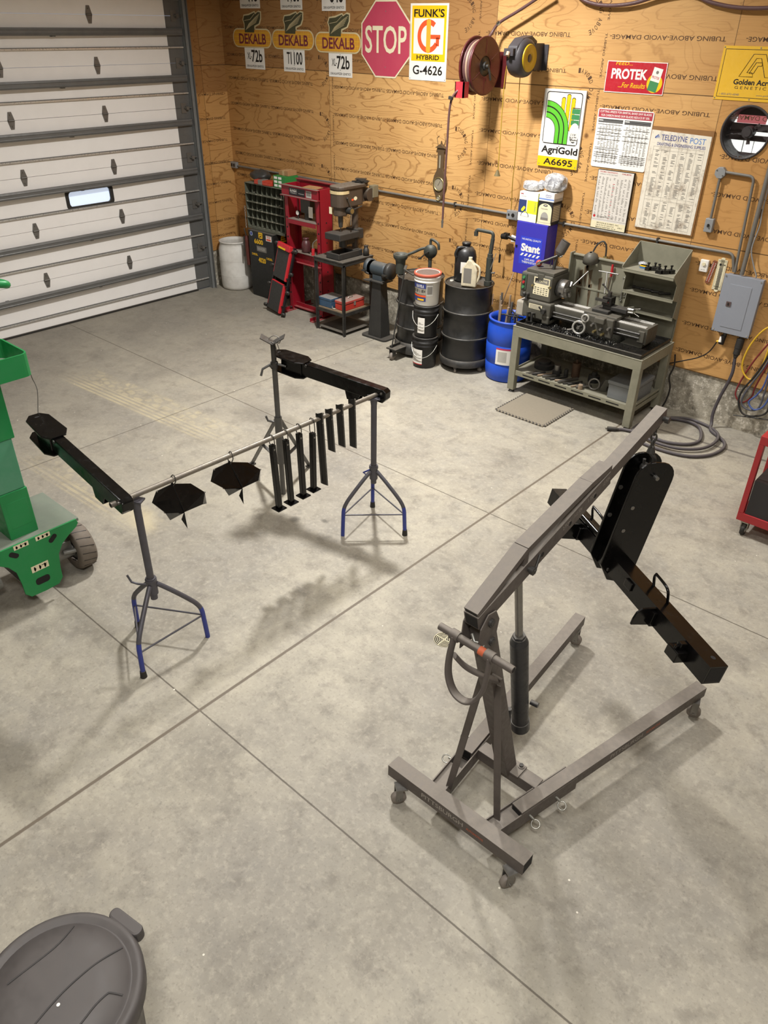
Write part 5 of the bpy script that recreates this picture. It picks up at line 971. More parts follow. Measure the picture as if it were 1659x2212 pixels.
Xe = FACE_E @ T(0, 0, .271); p.rect(.12, .80, .25, .91, m_blk, Xe).poly([(.13, .81), (.24, .81), (.2, .9), (.15, .9)], None, Xe, .0006).rect(.15, .83, .23, .84, m_blk, Xe, .001).rect(.155, .86, .225, .868, m_blk, Xe, .001); p.out('decals', t, fix=False)
t = thing('parts_bin', 'grey green pigeonhole bin standing on the black cabinet', 'bin', (1.075, -.36, .935)); m_pg = mat('bin_green_grey', '#686a5c', .5, .2, .4, dcol='#45453b', sc=8, dust=.5, dustc='#8b8877'); bw, bh = .405, .61
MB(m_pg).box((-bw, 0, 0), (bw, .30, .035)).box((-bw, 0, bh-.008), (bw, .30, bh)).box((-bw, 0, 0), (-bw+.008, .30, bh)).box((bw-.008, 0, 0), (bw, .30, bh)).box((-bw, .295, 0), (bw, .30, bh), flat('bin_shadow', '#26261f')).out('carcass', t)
for z in (.148, .258, .362, .47): MB(m_pg).box((-bw+.008, 0, z-.004), (bw-.008, .295, z)).box((-bw+.008, -.004, z-.004), (bw-.008, .002, z+.012)).out('shelf', t)
for k in range(1, 8): MB(m_pg).prism([(.0, .04), (.295, .04), (.295, .6), (.05, .6)], -.002, .002, None, T(-bw+k*.81/8, 0, 0) @ RZ(PI/2) @ RX(PI/2)).out('divider', t)
random.seed(12); q = MB(mat('label_tan', '#b3ad9a', .6))
for z in (.15, .26, .364, .472):
    for k in range(8):
        if random.random() < .8: q.rect(-bw+.03+k*.101, z-.001, -bw+.06+k*.101, z+.009, None, FACE_S @ T(0, 0, .0045))
q.out('shelf_labels', t, fix=False)
q = MB(mat('loose_hardware', '#6c675a', .5, .4, .5))
for k in range(34):
    x_, r_ = random.randrange(8), random.choice((.04, .15, .26, .364, .472)); q.cyl((-bw+.02+x_*.101+random.uniform(0, .05), random.uniform(.03, .2), r_+.008), (-bw+.03+x_*.101+random.uniform(.0, .06), random.uniform(.03, .2), r_+random.uniform(.008, .04)), random.uniform(.006, .014), n=7)
q = q.out('loose_hardware', t); q['kind'] = 'stuff'
def lump(name, lab, cat, loc, sx, sy, sz, m, seed, amp=.22, n=18, h=9):
    random.seed(seed); q = MB(m); V = []; F = []
    for j in range(h+1):
        tt = PI*j/h
        for i in range(n):
            a = 2*PI*i/n; k = 1+amp*math.sin(3*a+j*.8)*.5+amp*random.uniform(-1, 1)*.6
            V.append((sx*k*math.sin(tt)*math.cos(a), sy*k*math.sin(tt)*math.sin(a), max(0, sz*(1+math.cos(tt))*(1+amp*random.uniform(-.6, .6)))))
    for j in range(h): F += [(j*n+i, (j+1)*n+i, (j+1)*n+(i+1) % n, j*n+(i+1) % n) for i in range(n)]
    q.add(V, F, None, True); o = q.out(name, sub=1); o.location = loc; tag(o, lab, cat); return o
lump('tarp', 'crumpled dark tarp heaped on the left end of the pigeonhole bin', 'tarp', (.83, -.19, 1.55), .17, .13, .075, mat('tarp_dark', '#3a3a38', .4, dirt=.3), 5)
t = thing('tool_case', 'orange red and grey tool case lying on the pigeonhole bin', 'case', (1.03, -.33, 1.548), .08); m_oc = mat('case_orange', '#b8402c', .45, dirt=.3); MB(m_oc).box((-.14, -.03, 0), (.2, .09, .055)).box((.04, -.045, 0), (.19, -.03, .035)).out('body', t, .012); MB(m_gry).box((-.06, -.034, .0), (.02, .094, .06)).out('band', t, .004)
t = thing('filter_box', 'green carton with six white labels on top of the pigeonhole bin', 'box', (1.37, -.23, 1.548)); m_gc = mat('carton_green', '#2c7a38', .5); MB(m_gc).box((-.1, -.11, 0), (.14, .12, .15)).out('carton', t, .002); p = MB(m_wht); 
for i in range(2):
    for j in range(3): p.rect(-.085+i*.085, .012+j*.048, -.02+i*.085, .042+j*.048, None, FACE_S @ T(0, 0, .111))
p.out('labels', t, fix=False)
m_card = mat('cardboard', '#a07a52', .7, dirt=.2); t = thing('carton', 'small brown carton on the green carton', 'box', (1.41, -.2, 1.70)); MB(m_card).box((-.09, -.08, 0), (.09, .08, .06)).out('body', t, .002); MB(mat('tape_tan', '#b79b70', .3)).box((-.02, -.0812, -.0), (.02, .0812, .0612)).out('tape', t)
# hanging chain and grease gun at the cabinet's left
ch = links((0, 0, 0), (0, 0, -.30), 15, .008, .0025, m_zinc).out('chain'); ch.location = (.655, -.375, 1.23); tag(ch, 'thin chain hanging from the left side of the pigeonhole bin', 'chain')
t = thing('grease_gun', 'rusty red grease gun standing beside the black cabinet and white barrel', 'grease gun', X=T(.675, -.40, .46) @ RY(-.02)); m_rs = mat('rust_red', '#5b2b24', .5, .2, .5, dcol='#3b2a24'); MB(m_rs).cyl((0, 0, -.04), (0, 0, .31), .028, n=16).cyl((0, 0, .31), (0, 0, .37), .03, .018, n=16).out('barrel', t); MB(m_dsteel).tube(spline([(0, 0, .37), (-.01, -.01, .43), (-.02, -.01, .47)], 4), .009, 8).bar((-.03, -.02, .36), (-.045, -.03, .08), .012, .02).out('lever', t)
t = thing('hanging_strip', 'narrow dark rusty strip hanging on the plywood beside the pigeonhole bin', 'strip', (.50, -.0015, 1.02)); MB(m_rs).prism([(-.02, 0), (.03, 0), (.035, .40), (-.03, .42)], 0, .012, None, FACE_S).out('blade', t, .003); MB(m_dsteel).cyl((0, -.02, .42), (0, 0, .42), .012).out('nail', t)
# ---- hydraulic press
m_pr = mat('press_red', '#8e1424', .42, .05, .2, dcol='#6e1a22', sc=5, dust=.35); m_led = mat('press_dusty', '#7d746a', .7, dirt=.3, dcol='#5d3b36')
t = thing('hydraulic_press', 'red H frame hydraulic press standing against the plywood', 'press', (2.0, -.40, 0)); 
for s_ in (-1, 1):
    x0, x1 = (s_*.315, s_*.335); xi, xo = s_*.265, s_*.335
    q = MB(m_pr).box((min(xi, xo)+.0, -.11, .03), (max(xi, xo), -.102, 1.66)).box((min(xi, xo), .102, .03), (max(xi, xo), .11, 1.66)).box((min(s_*.325, s_*.335), -.11, .03), (max(s_*.325, s_*.335), .11, 1.66))
    for k in range(9): q.cyl((s_*.30, -.1105, .25+k*.125), (s_*.30, -.1112, .25+k*.125), .013, n=12, m=m_inside); q.cyl((s_*.3352, 0.0, .25+k*.125), (s_*.3362, 0.0, .25+k*.125), .011, n=12, m=m_inside)
    q.out('post', t, .002); MB(m_pr).box((s_*.30-.03, -.30, 0), (s_*.30+.03, .28, .008)).box((s_*.30-.03, -.30, 0), (s_*.30-.022, .28, .05)).out('foot', t)
    MB(m_dsteel).cyl((s_*.30, -.14, .045), (s_*.30, -.10, .045), .011, n=8).out('bolt', t)
hb = MB(m_pr).box((-.345, -.14, 1.53), (.345, -.132, 1.655)).box((-.345, -.175, 1.528), (.345, -.11, 1.536)).box((-.345, -.165, 1.65), (.345, -.11, 1.658)).out('head_beam', t, .002); MB(m_led).box((-.343, -.174, 1.5362), (.343, -.1402, 1.538)).box((-.343, -.164, 1.6582), (.343, -.112, 1.6595)).out('dust_ledge', hb)
X = FACE_S @ T(0, 0, .1406); p = MB(flat('sunex_black', '#17151a', .4)).rect(-.2, 1.545, .10, 1.635, None, X); p.text('SUNEX', -.115, 1.605, .13, .034, X, m_wht, .02, 0, .0005); p.text('T O O L S', -.115, 1.573, .11, .013, X, m_wht, .01, 0, .0005); p.text('www.sunextools.com', .03, 1.58, .10, .01, X, m_wht, .005, 0, .0005); p.rect(.12, 1.548, .22, 1.63, m_tin, X).rect(.13, 1.57, .21, 1.62, m_gry, X, .0005); p.out('nameplate', hb, fix=False)
MB(m_pr).box((-.345, .132, 1.53), (.345, .14, 1.70)).box((-.345, .11, 1.69), (.345, .175, 1.70)).out('rear_beam', t)
MB(m_dsteel).box((-.09, -.05, 1.33), (.09, .05, 1.53)).cyl((0, 0, 1.24), (0, 0, 1.36), .05).out('jack', t); MB(m_wht).rect(-.05, 1.285, .03, 1.42, None, FACE_S @ T(.11, 0, .052)).out('placard', t, fix=False)
MB(m_pr).cyl((-.17, -.02, 1.24), (-.17, -.02, 1.53), .014).cyl((.17, -.02, 1.24), (.17, -.02, 1.53), .014).out('return_spring', t)
ab = MB(m_pr).box((-.262, -.13, 1.185), (.262, -.122, 1.24)).box((-.262, .122, 1.185), (.262, .13, 1.24)).box((-.262, -.13, 1.238), (.262, .13, 1.245), m_led).out('arbor_beam', t)
g_ = MB(m_dsteel).cyl((-.13, -.06, 1.245), (-.13, -.06, 1.30), .008).cyl((-.13, -.05, 1.32), (-.13, -.075, 1.32), .033, n=20).out('gauge', t); MB(m_wht).disc((-.13, -.0756, 1.32), .028, (0, -1, 0), 20).out('dial', g_, fix=False)
bd = MB(m_pr).box((-.345, -.13, .70), (.262, -.122, .845)).box((-.345, .122, .70), (.262, .13, .845)).box((-.345, -.165, .70), (.345, -.12, .708)).box((-.345, -.165, .838), (.345, -.12, .846), m_led).box((-.3, -.12, .80), (.3, .12, .806), m_led).out('press_bed', t)
MB(flat('cast_letter_red', '#7d1620')).text('SUNEX', -.0, .772, .40, .10, FACE_S @ T(0, 0, .1312), None, .03).out('lettering', bd, fix=False)
MB(m_pr).box((-.33, .0, .03), (.33, .008, .09)).box((-.33, -.05, .03), (.33, .008, .038)).out('floor_tie', t); MB(m_red).cyl((.21, -.135, .93), (.21, -.14, .84), .022, n=12).tube(spline([(.21, -.14, .93), (.22, -.14, 1.0), (.30, -.15, 1.06)], 5), .008, 8, m_zinc).out('pump', t)
o = MB(mat('jar_maroon', '#4f2b2c', .35, dirt=.5, dcol='#2c2321')).lathe([(0, 0), (.055, 0), (.062, .02), (.062, .10), (.05, .14), (.036, .155), (.036, .165), (.042, .168), (.042, .185), (0, .187)], 24).out('jar'); o.location = (2.03, -.49, .847); tag(o, 'maroon jar standing on the bed of the red press', 'jar')
o = MB(m_card).box((-.12, -.07, 0), (.12, .07, .005)).box((-.1, -.02, .005), (.09, .06, .012)).out('cardboard_scrap'); o.location = (2.16, -.46, 1.661); o.rotation_euler = (.0, 0, .1); tag(o, 'brown cardboard scrap lying on top of the red press', 'cardboard')
o = MB(flat('old_drum_grey', '#6f6b5c')).lathe([(0, 0), (.15, 0), (.15, .55), (0, .55)], 24).out('grey_pail'); o.location = (2.05, -.19, 0); tag(o, 'dull grey drum standing behind the red press bed', 'pail')
# ---- creeper
up_ = Vector((.10, .20, .86)).normalized(); sd = Vector((.97, -.14, 0)).normalized(); nn = sd.cross(up_).normalized(); sd = up_.cross(nn)
XC = Matrix((sd, up_, nn)).transposed().to_4x4(); XC.translation = (1.655, -.79, .025)
t = thing('mechanic_creeper', 'black and red folding creeper leaning upright on the red press', 'creeper', X=XC); m_fr = mat('creeper_frame', '#1d1c1d', .4, .2, .2); m_vin = mat('creeper_vinyl', '#2b2a28', .5, dirt=.2); m_cr2 = mat('creeper_red', '#c2272f', .45)
for s_ in (-1, 1): MB(m_fr).box((s_*.185-.014, 0, -.02), (s_*.185+.014, .92, .012)).out('side_rail', t, .003)
for y_ in (.12, .40, .50, .86): MB(m_fr).cyl((-.185, y_, .012), (.185, y_, .012), .011).out('cross_tube', t)
for (a, b) in ((.02, .40), (.46, .84)): pd = MB(m_vin).box((-.155, a, .0), (.12, b, .035)).out('pad', t, .008); MB(m_cr2).box((.12, a, -.002), (.152, b, .032)).box((-.165, a+.05, -.002), (-.155, b, .03)).box((-.155, b, 0), (.12, b+.012, .034)).out('trim', pd, .003)
hr = MB(m_cr2).box((-.15, .845, .0), (.15, .925, .06)).out('headrest', t, .01); MB(m_gld).rect(-.11, .848, .06, .872, None, None, .0605).out('label', hr, fix=False)
for y_ in (.03, .33, .58, .88):
    for s_ in (-1, 1):
        w0 = MB(m_fr).cyl((s_*.19, y_, -.01), (s_*.225, y_, .005), .018, n=12).box((s_*.2-.02, y_-.02, -.03), (s_*.2+.02, y_+.02, -.005)).out('caster', t); MB(m_dsteel).lathe([(0, -.012), (.03, -.012), (.034, 0), (.03, .012), (0, .012)], 20, None, T(s_*.228, y_, .012) @ RX(.9) @ RY(.5)).out('wheel', w0)
# ---- drill press and its table
m_dt = mat('table_black', '#292826', .5, .2, .45, dcol='#57524b', sc=10, dust=.55, dustc='#7f776b'); m_dp = mat('drill_brown', '#4f4338', .5, .2, .35, dcol='#342d27', sc=7, dust=.5); m_ci = mat('cast_iron', '#3d3c3a', .5, .4, .4, dust=.45, dustc='#6c665d')
t = thing('machine_stand', 'black angle iron stand carrying the drill press', 'stand', (2.775, -.54, 0)); a_, b_2 = .235, .255
for (sx, sy) in ((-1, -1), (1, -1), (1, 1), (-1, 1)): MB(m_dt).box((sx*a_-.02, sy*b_2-.003*1, 0), (sx*a_+.02, sy*b_2+.003, .905)).box((sx*(a_+.017)-.003, sy*b_2-.02, 0), (sx*(a_+.017)+.003, sy*b_2+.02, .905)).out('leg', t)
MB(m_dt).box((-a_-.02, -b_2-.02, .885), (a_+.02, b_2+.02, .925)).box((-a_-.025, -b_2-.025, .925), (a_+.025, b_2+.025, .945)).out('top', t, .004)
MB(m_dt).box((-a_-.01, -b_2-.006, .255), (a_+.01, -b_2+.0, .30)).box((-a_-.01, b_2, .255), (a_+.01, b_2+.006, .30)).box((-a_-.006, -b_2, .255), (-a_, b_2, .30)).box((a_, -b_2, .255), (a_+.006, b_2, .30)).out('shelf_frame', t); MB(mat('shelf_wood', '#7c6a52', .7, dirt=.5)).box((-a_, -b_2, .298), (a_, b_2, .312)).out('shelf', t)
MB(m_dt).box((-a_-.0, -b_2, .035), (a_, b_2, .042)).out('lower_shelf', t)
t = thing('drill_press', 'old brown bench drill press with an ivory band round its head', 'drill press', (2.82, -.42, .946))
MB(m_ci).box((-.115, -.36, 0), (.115, -.335, .075)).box((-.115, -.335, 0), (-.09, .06, .075)).box((.09, -.335, 0), (.115, .06, .075)).box((-.115, .04, 0), (.115, .065, .075)).box((-.09, -.335, 0), (.09, .04, .02)).box((-.075, -.06, .02), (.075, .06, .08)).out('base', t, .012)
MB(m_ci).box((-.14, -.35, .225), (.125, .0, .305)).box((-.10, -.02, .20), (.10, .10, .32)).cyl((0, -.17, .12), (0, -.17, .23), .05).box((-.03, -.13, .14), (.03, .02, .23)).out('work_table', t, .01)
MB(m_dp).cyl((0, .05, .02), (0, .05, .70), .042, n=20).out('column', t)
hd = MB(m_dp).prism(rrect(-.11, -.31, .105, .13, .08), .60, .80, None).prism(rrect(-.075, -.29, .07, -.12, .06), .50, .62, None).out('head', t, .012)
MB(mat('ivory_band', '#c9b588', .45, dirt=.3)).prism(rrect(-.116, -.316, .111, -.10, .085), .755, .79, None).out('band', hd); MB(m_cream).poly(ell(0, .69, .03, .022), None, FACE_E @ T(-.05, 0, .1065)).poly(ell(-.2, .68, .02, .012), m_org, FACE_E @ T(0.1, 0, .1070)).rect(-.03, .52, .02, .60, None, FACE_S @ T(-.07, 0, .30)).out('decals', hd, fix=False)
MB(m_dp).prism(rrect(-.12, -.32, .12, .22, .10), .80, .84, None).out('belt_cover', t, .01); MB(m_dp).box((-.06, .10, .62), (.06, .22, .78)).cyl((-.12, .21, .70), (.12, .21, .70), .075, n=20).out('motor', t, .006); MB(mat('switch_tan', '#7b735c', .5)).box((.06, .24, .66), (.13, .34, .80)).out('switch_box', t, .006)
MB(m_dsteel).cyl((-.005, -.20, .42), (-.005, -.20, .50), .032).cyl((-.005, -.20, .36), (-.005, -.20, .42), .024, .03).cyl((-.005, -.20, .26), (-.005, -.20, .36), .006).out('chuck', t)
fh = MB(m_ci).cyl((.07, -.15, .56), (.145, -.15, .56), .042, n=20).out('feed_hub', t); MB(m_brass).cyl((.145, -.15, .56), (.149, -.15, .56), .03, n=18).out('feed_dial', fh); MB(m_chrome).cyl((.13, -.15, .53), (.14, -.17, .40), .008).out('feed_lever', fh); MB(m_dsteel).cyl((.13, -.15, .59), (.12, -.20, .70), .007).sphere((.12, -.205, .71), .012, None, 10).cyl((.13, -.12, .57), (.15, .02, .60), .007).out('feed_lever', fh)
o = MB(m_dsteel).box((-.1, -.05, 0), (.09, .05, .012)).box((-.05, -.06, .012), (.11, .03, .022), None, RZ(.3)).box((-.03, -.04, .022), (.1, .05, .034), None, RZ(-.3)).box((-.06, -.04, .034), (.07, .04, .044), None, RZ(.5)).out('steel_scraps'); o.location = (2.84, -.29, 1.788); tag(o, 'dark scrap plates stacked on the drill press belt cover', 'scrap')
t = thing('tin_can', 'small dark can on the corner of the drill press stand', 'can', (2.98, -.34, .946)); MB(m_dsteel).lathe([(0, 0), (.04, 0), (.04, .075), (.025, .09), (.025, .105), (0, .107)], 18).out('body', t); MB(m_ci).cyl((0, 0, .105), (0, 0, .12), .028).out('cap', t)
t = thing('tool_box', 'dusty blue tool box on the drill press stand shelf', 'tool box', (2.66, -.66, .313), .0); MB(mat('box_blue', '#37526c', .5, .1, .3, dust=.8)).box((-.11, -.12, 0), (.11, .12, .085)).box((-.113, -.123, .085), (.113, .123, .12)).out('body', t, .006); MB(m_zinc).tube(spline([(.115, -.1, .03), (.14, -.12, .01), (.17, -.09, .008), (.16, -.05, .01)], 4), .005, 6).out('latch', t)
t = thing('tool_box', 'orange red tool box with a grey lid on the drill press stand shelf', 'tool box', (2.90, -.55, .313)); MB(mat('box_orange', '#b2352a', .45, .1, .25)).box((-.085, -.20, 0), (.085, .17, .075)).out('body', t, .006); MB(mat('box_lid', '#a8433a', .5, .1, .3, dust=.95, dustc='#8a8278')).box((-.09, -.205, .08), (.09, .175, .12)).out('lid', t, .01); MB(m_zinc).box((.085, -.03, .05), (.094, .0, .10)).tube([(-.0, -.05, .12), (0, -.04, .14), (0, .03, .14), (0, .04, .12)], .006, 6).out('latch', t)
# ---- bench grinder on its pedestal
m_gb = mat('grinder_blue', '#414a50', .5, .2, .35, dcol='#32393f', sc=7, dust=.5)
t = thing('bench_grinder', 'dusty blue bench grinder bolted to a tapered pedestal', 'grinder', (3.33, -.46, 0)); MB(m_ci).prism(rrect(-.21, -.14, .21, .12, .05), 0, .022).out('floor_plate', t)
q = MB(m_ci); A = [(-.11, -.10), (.11, -.10), (.11, .08), (-.11, .08)]; Bq = [(-.07, -.065), (.07, -.065), (.07, .05), (-.07, .05)]
q.add([(a, b, .022) for a, b in A]+[(a, b, .72) for a, b in Bq], [(i, (i+1) % 4, 4+(i+1) % 4, 4+i) for i in range(4)]); q.box((-.14, -.11, .72), (.14, .09, .735)).box((-.15, -.15, .725), (-.05, -.09, .74)); q.out('pedestal', t, .003)
MB(m_gb).cyl((-.10, 0, .865), (.10, 0, .865), .082, n=26).cyl((-.115, 0, .865), (-.10, 0, .865), .07, .082, n=26).cyl((.10, 0, .865), (.115, 0, .865), .082, .07, n=26).box((-.075, -.06, .735), (.075, .06, .80)).out('motor', t, .003)
for s_ in (-1, 1):
    MB(m_gb if s_ < 0 else m_ci).lathe([(0, -.03), (.098, -.03), (.10, .0), (.098, .03), (0, .03)], 28, None, T(s_*.17, 0, .865) @ RY(PI/2)).out('wheel_guard', t); MB(mat('grind_wheel', '#8b8780', .8)).cyl((s_*.14, -.005, .862), (s_*.165, -.005, .862), .09, n=26).out('wheel', t); MB(m_dsteel).box((s_*.17-.03, -.13, .83), (s_*.17+.03, -.09, .845)).cyl((s_*.12, -.08, .80), (s_*.17, -.11, .83), .01).out('tool_rest', t)
# ---- black drums, pumps
m_bung = mat('bung_white', '#cfcabd', .5)
def drum(lab, loc, r=.276, h=.88, name='oil_drum'):
    t = thing(name, lab, 'drum', loc)
    MB(m_drum).lathe([(0, .012), (r-.012, .012), (r-.004, .0), (r, .01), (r-.006, .02), (r-.009, h*.33-.028), (r+.006, h*.33-.012), (r+.006, h*.33+.010), (r-.009, h*.33+.022), (r-.009, h*.66-.028), (r+.006, h*.66-.012), (r+.006, h*.66+.010), (r-.009, h*.66+.022), (r-.006, h-.015), (r+.002, h-.008), (r, h), (r-.006, h), (r-.010, h-.014), (0, h-.012)], 48).torus((0, 0, h*.33), r+.003, .013, (0, 0, 1), 48, 8).torus((0, 0, h*.66), r+.003, .013, (0, 0, 1), 48, 8).torus((0, 0, h-.006), r-.002, .008, (0, 0, 1), 48, 6).out('shell', t)
    MB(m_bung).cyl((-.19, -.08, h-.012), (-.19, -.08, h-.002), .022, n=14).out('bung', t); return t
d1 = drum('black steel drum with the rotary pump behind the buckets', (4.02, -.50, .055)); d2 = drum('black steel drum carrying the black jug, right of the buckets', (4.735, -.512, .115))
MB(m_wht).rect(-.03, .05, .03, .17, None, RZ(.42) @ FACE_E @ T(0, .60, .2785)).out('label', d2, fix=False)
t = thing('drum_truck', 'black wheeled drum carrier with a long leaning handle under the left drum', 'drum truck', (4.02, -.50, 0)); MB(m_dt).lathe([(.30, .04), (.30, .18), (.294, .18), (.294, .048), (0, .048), (0, .04)], 40).out('ring', t); MB(m_dt).box((-.10, -.49, .13), (.05, -.28, .145)).box((-.07, -.46, .10), (-.05, -.28, .17)).out('caster_arm', t); MB(m_wht).rect(-.03, .12, .03, .16, None, FACE_S @ T(.17, 0, .2935) ).out('label', t, fix=False)
MB(m_ci).bar((-.05, -.45, .12), (.07, -.38, 1.08), .03, .012).bar((.07, -.38, 1.08), (.02, -.30, 1.10), .03, .01).bar((.07, -.38, 1.08), (.20, -.38, 1.04), .02, .01).out('handle', t)
w0 = MB(m_dsteel).box((-.05, -.49, .05), (-.045, -.43, .13)).box((.0, -.49, .05), (.005, -.43, .13)).out('caster', t); MB(mat('caster_wheel', '#5f554e')).lathe([(0, -.02), (.045, -.02), (.05, 0), (.045, .02), (0, .02)], 24, None, T(-.022, -.46, .05) @ RY(PI/2)).out('wheel', w0)
t = thing('drum_dolly', 'round black dolly on casters under the right drum', 'dolly', (4.735, -.512, 0)); MB(m_dt).lathe([(.29, .075), (.293, .16), (.287, .16), (.284, .085), (0, .085), (0, .075)], 40).out('ring', t)
for a in (-1.35, -.1, -2.6, 1.5): 
    w0 = MB(m_dsteel).cyl((.25*math.cos(a), .25*math.sin(a), .05), (.25*math.cos(a), .25*math.sin(a), .075), .02).out('caster', t); MB(mat('caster_wheel', '#5f554e')).lathe([(0, -.012), (.024, -.012), (.027, 0), (.024, .012), (0, .012)], 18, None, T(.25*math.cos(a), .25*math.sin(a), .027) @ RZ(a+.5) @ RX(PI/2)).out('wheel', w0)
t = thing('rotary_pump', 'dark rotary barrel pump with a crooked spout on the left drum', 'pump', (4.10, -.44, .935)); MB(m_pump).cyl((0, 0, 0), (0, 0, .19), .022).lathe([(0, -.035), (.075, -.03), (.08, 0), (.075, .03), (0, .035)], 24, None, T(0, 0, .27) @ RZ(.5) @ RX(PI/2)).cyl((0, 0, .19), (0, 0, .22), .03).out('body', t); MB(m_pump).tube(spline([(.0, 0, .33), (.0, 0, .40), (.05, .0, .40), (.11, 0, .37), (.12, 0, .31)], 5), .016, 10).out('spout', t); MB(m_dsteel).cyl((0, -.04, .27), (-.0, -.07, .27), .012).bar((0, -.07, .27), (-.09, -.07, .19), .02, .01).cyl((-.09, -.07, .19), (-.09, -.10, .19), .01).out('crank', t)
t = thing('drain_funnel', 'dull grey funnel pipe standing on the left drum', 'funnel', (3.80, -.62, .935)); MB(m_pump).lathe([(.055, 0), (.058, .13), (.06, .15), (.085, .18), (.09, .22), (.082, .225), (.076, .185), (.05, .15)], 26).out('body', t); MB(m_pump).tube(spline([(.05, .03, .21), (.13, .09, .25), (.2, .13, .29), (.27, .17, .31)], 5), .016, 10).out('side_pipe', t)
t = thing('barrel_pump', 'tall grey green barrel pump with an elbow spout on the right drum', 'pump', (4.955, -.47, .993)); MB(m_pump).cyl((0, 0, 0), (0, 0, .05), .045).cyl((0, 0, .05), (0, 0, .30), .036, n=20).cyl((0, 0, .30), (0, 0, .34), .03).out('body', t); MB(m_pump).cyl((0, 0, .34), (.01, .01, .50), .022).tube(bend([(.01, .01, .48), (.01, .01, .56), (-.20, -.01, .565), (-.20, -.01, .50)], .035), .019, 10).cyl((-.2, -.01, .545), (-.2, -.01, .50), .023).out('spout', t); MB(m_zinc).cyl((.03, 0, .14), (.075, 0, .15), .009).bar((.03, -.02, .18), (.08, -.01, .36), .008, .006).out('lever', t)
t = thing('oil_jug', 'black plastic jug standing on the right drum', 'jug', (4.63, -.47, .993)); MB(m_pail).lathe([(0, 0), (.115, 0), (.12, .01), (.12, .26), (.105, .32), (.07, .36), (.045, .365), (.045, .385), (.05, .386), (.05, .41), (0, .412)], 30).out('body', t); MB(m_pail).tube(spline([(.02, -.05, .36), (-.03, -.10, .36), (-.05, -.125, .30), (-.04, -.12, .26)], 5), .016, 8).out('handle', t); MB(m_wht).rect(-.03, .1, .03, .22, None, RZ(.45) @ FACE_S @ T(.0, 0, .1215)).out('label', t, fix=False)
t = thing('oil_bottle', 'empty cream oil bottle with a handle on the right drum', 'bottle', (4.83, -.655, .993), .35); m_ob = mat('bottle_cream', '#d3c8ac', .35, dirt=.5, dcol='#55504a', sc=7)
MB(m_ob).prism([(-.085, 0), (.085, 0), (.088, .10), (.088, .18), (.06, .245), (.035, .27), (.02, .29), (-.02, .29), (-.035, .265), (-.085, .19)], -.028, .028, None, FACE_S).out('body', t, .012); MB(m_ob).tube(spline([(.045, -.0, .25), (.105, 0, .21), (.11, 0, .12), (.085, 0, .05)], 5), .013, 8).out('handle', t); MB(m_cream).cyl((0, 0, .285), (0, 0, .315), .021).out('cap', t); MB(m_gry).rect(-.06, .04, .03, .2, None, FACE_S @ T(0, 0, .0286)).out('label', t, fix=False)
# ---- pails
def pail(lab, loc, m, white=False):
    t = thing('pail', lab, 'pail', loc, 0, 'pails stacked in front of the drums'); MB(m).lathe([(0, 0), (.128, 0), (.132, .01), (.142, .26), (.150, .262), (.150, .275), (.145, .278), (.147, .30), (.152, .302), (.152, .312), (.146, .315), (.147, .355), (0, .30 if white else .355)], 40).out('body', t)
    return t
p1 = pail('bottom pail of the stack, black with a white red edged label', (4.375, -.815, 0), m_pail); p2 = pail('middle pail of the stack, black with a narrow white label', (4.375, -.815, .372), m_pail); p3 = pail('top pail of the stack, white with blue bands and orange lid', (4.375, -.815, .744), m_wht, True)
def wrap(B, a0, a1, z0, z1, r, m, n=8, dr=.0): 
    P = [(math.cos(a0+(a1-a0)*i/n), math.sin(a0+(a1-a0)*i/n)) for i in range(n+1)]; B.add([(x*r, y*r, z0) for x, y in P]+[(x*(r+dr), y*(r+dr), z1) for x, y in P], [(i, i+1, n+2+i, n+1+i) for i in range(n)], m)
A0 = -.84
for p_, lo in ((p1, (-2.12, -1.1, .05, .23)), (p2, (-1.6, -1.0, .06, .24))):
    MB(m_pail).lathe([(.146, .35), (.154, .352), (.154, .368), (.146, .372), (.13, .366), (0, .366)], 40).out('lid', p_); q = MB(m_wht); wrap(q, *lo, .1445, m_wht); 
    if p_ is p1: wrap(q, lo[0], lo[1], .05, .06, .1455, m_red)
    for k in range(9): wrap(q, lo[0]+.08, lo[1]-.1-.2*(k % 3), .085+k*.013, .09+k*.013, .1453, m_gry)
    q.out('label', p_, fix=False); MB(m_zinc).tube(spline([(.15*math.cos(a), .15*math.sin(a), .25-.12*math.sin(PI*(a+2.45)/2.7)) if False else (.152*math.cos(a)*1.02, .152*math.sin(a)*1.05, .27-.13*math.sin(PI*(a+2.6)/2.8)) for a in (-2.6, -2.2, -1.8, -1.4, -1.0, -.6, -.2, .2)], 4), .003, 6).out('bail', p_)
MB(mat('lid_orange', '#c8604a', .5, dirt=.2)).lathe([(.148, .325), (.156, .327), (.156, .352), (.15, .358), (.138, .356), (.136, .346)], 40).lathe([(.138, .348), (0, .348)], 40, mat('lid_dust', '#6f5f57', .7)).out('lid', p3)
q = MB(m_wht); m_nv = flat('label_navy', '#2f3a78'); wrap(q, -2.3, -1.0, .20, .255, .144, m_nv, 10, .003); wrap(q, -2.3, -1.0, .055, .10, .1395, m_nv, 10, .002); wrap(q, -2.3, -1.0, .105, .125, .1405, m_org, 10, .001); wrap(q, -1.75, -1.15, .065, .085, .1415, m_yel, 8, .001); wrap(q, -.95, -.45, .12, .24, .1425, m_tin, 6, .004); wrap(q, -.9, -.5, .14, .225, .1437, m_gry, 6, .004)
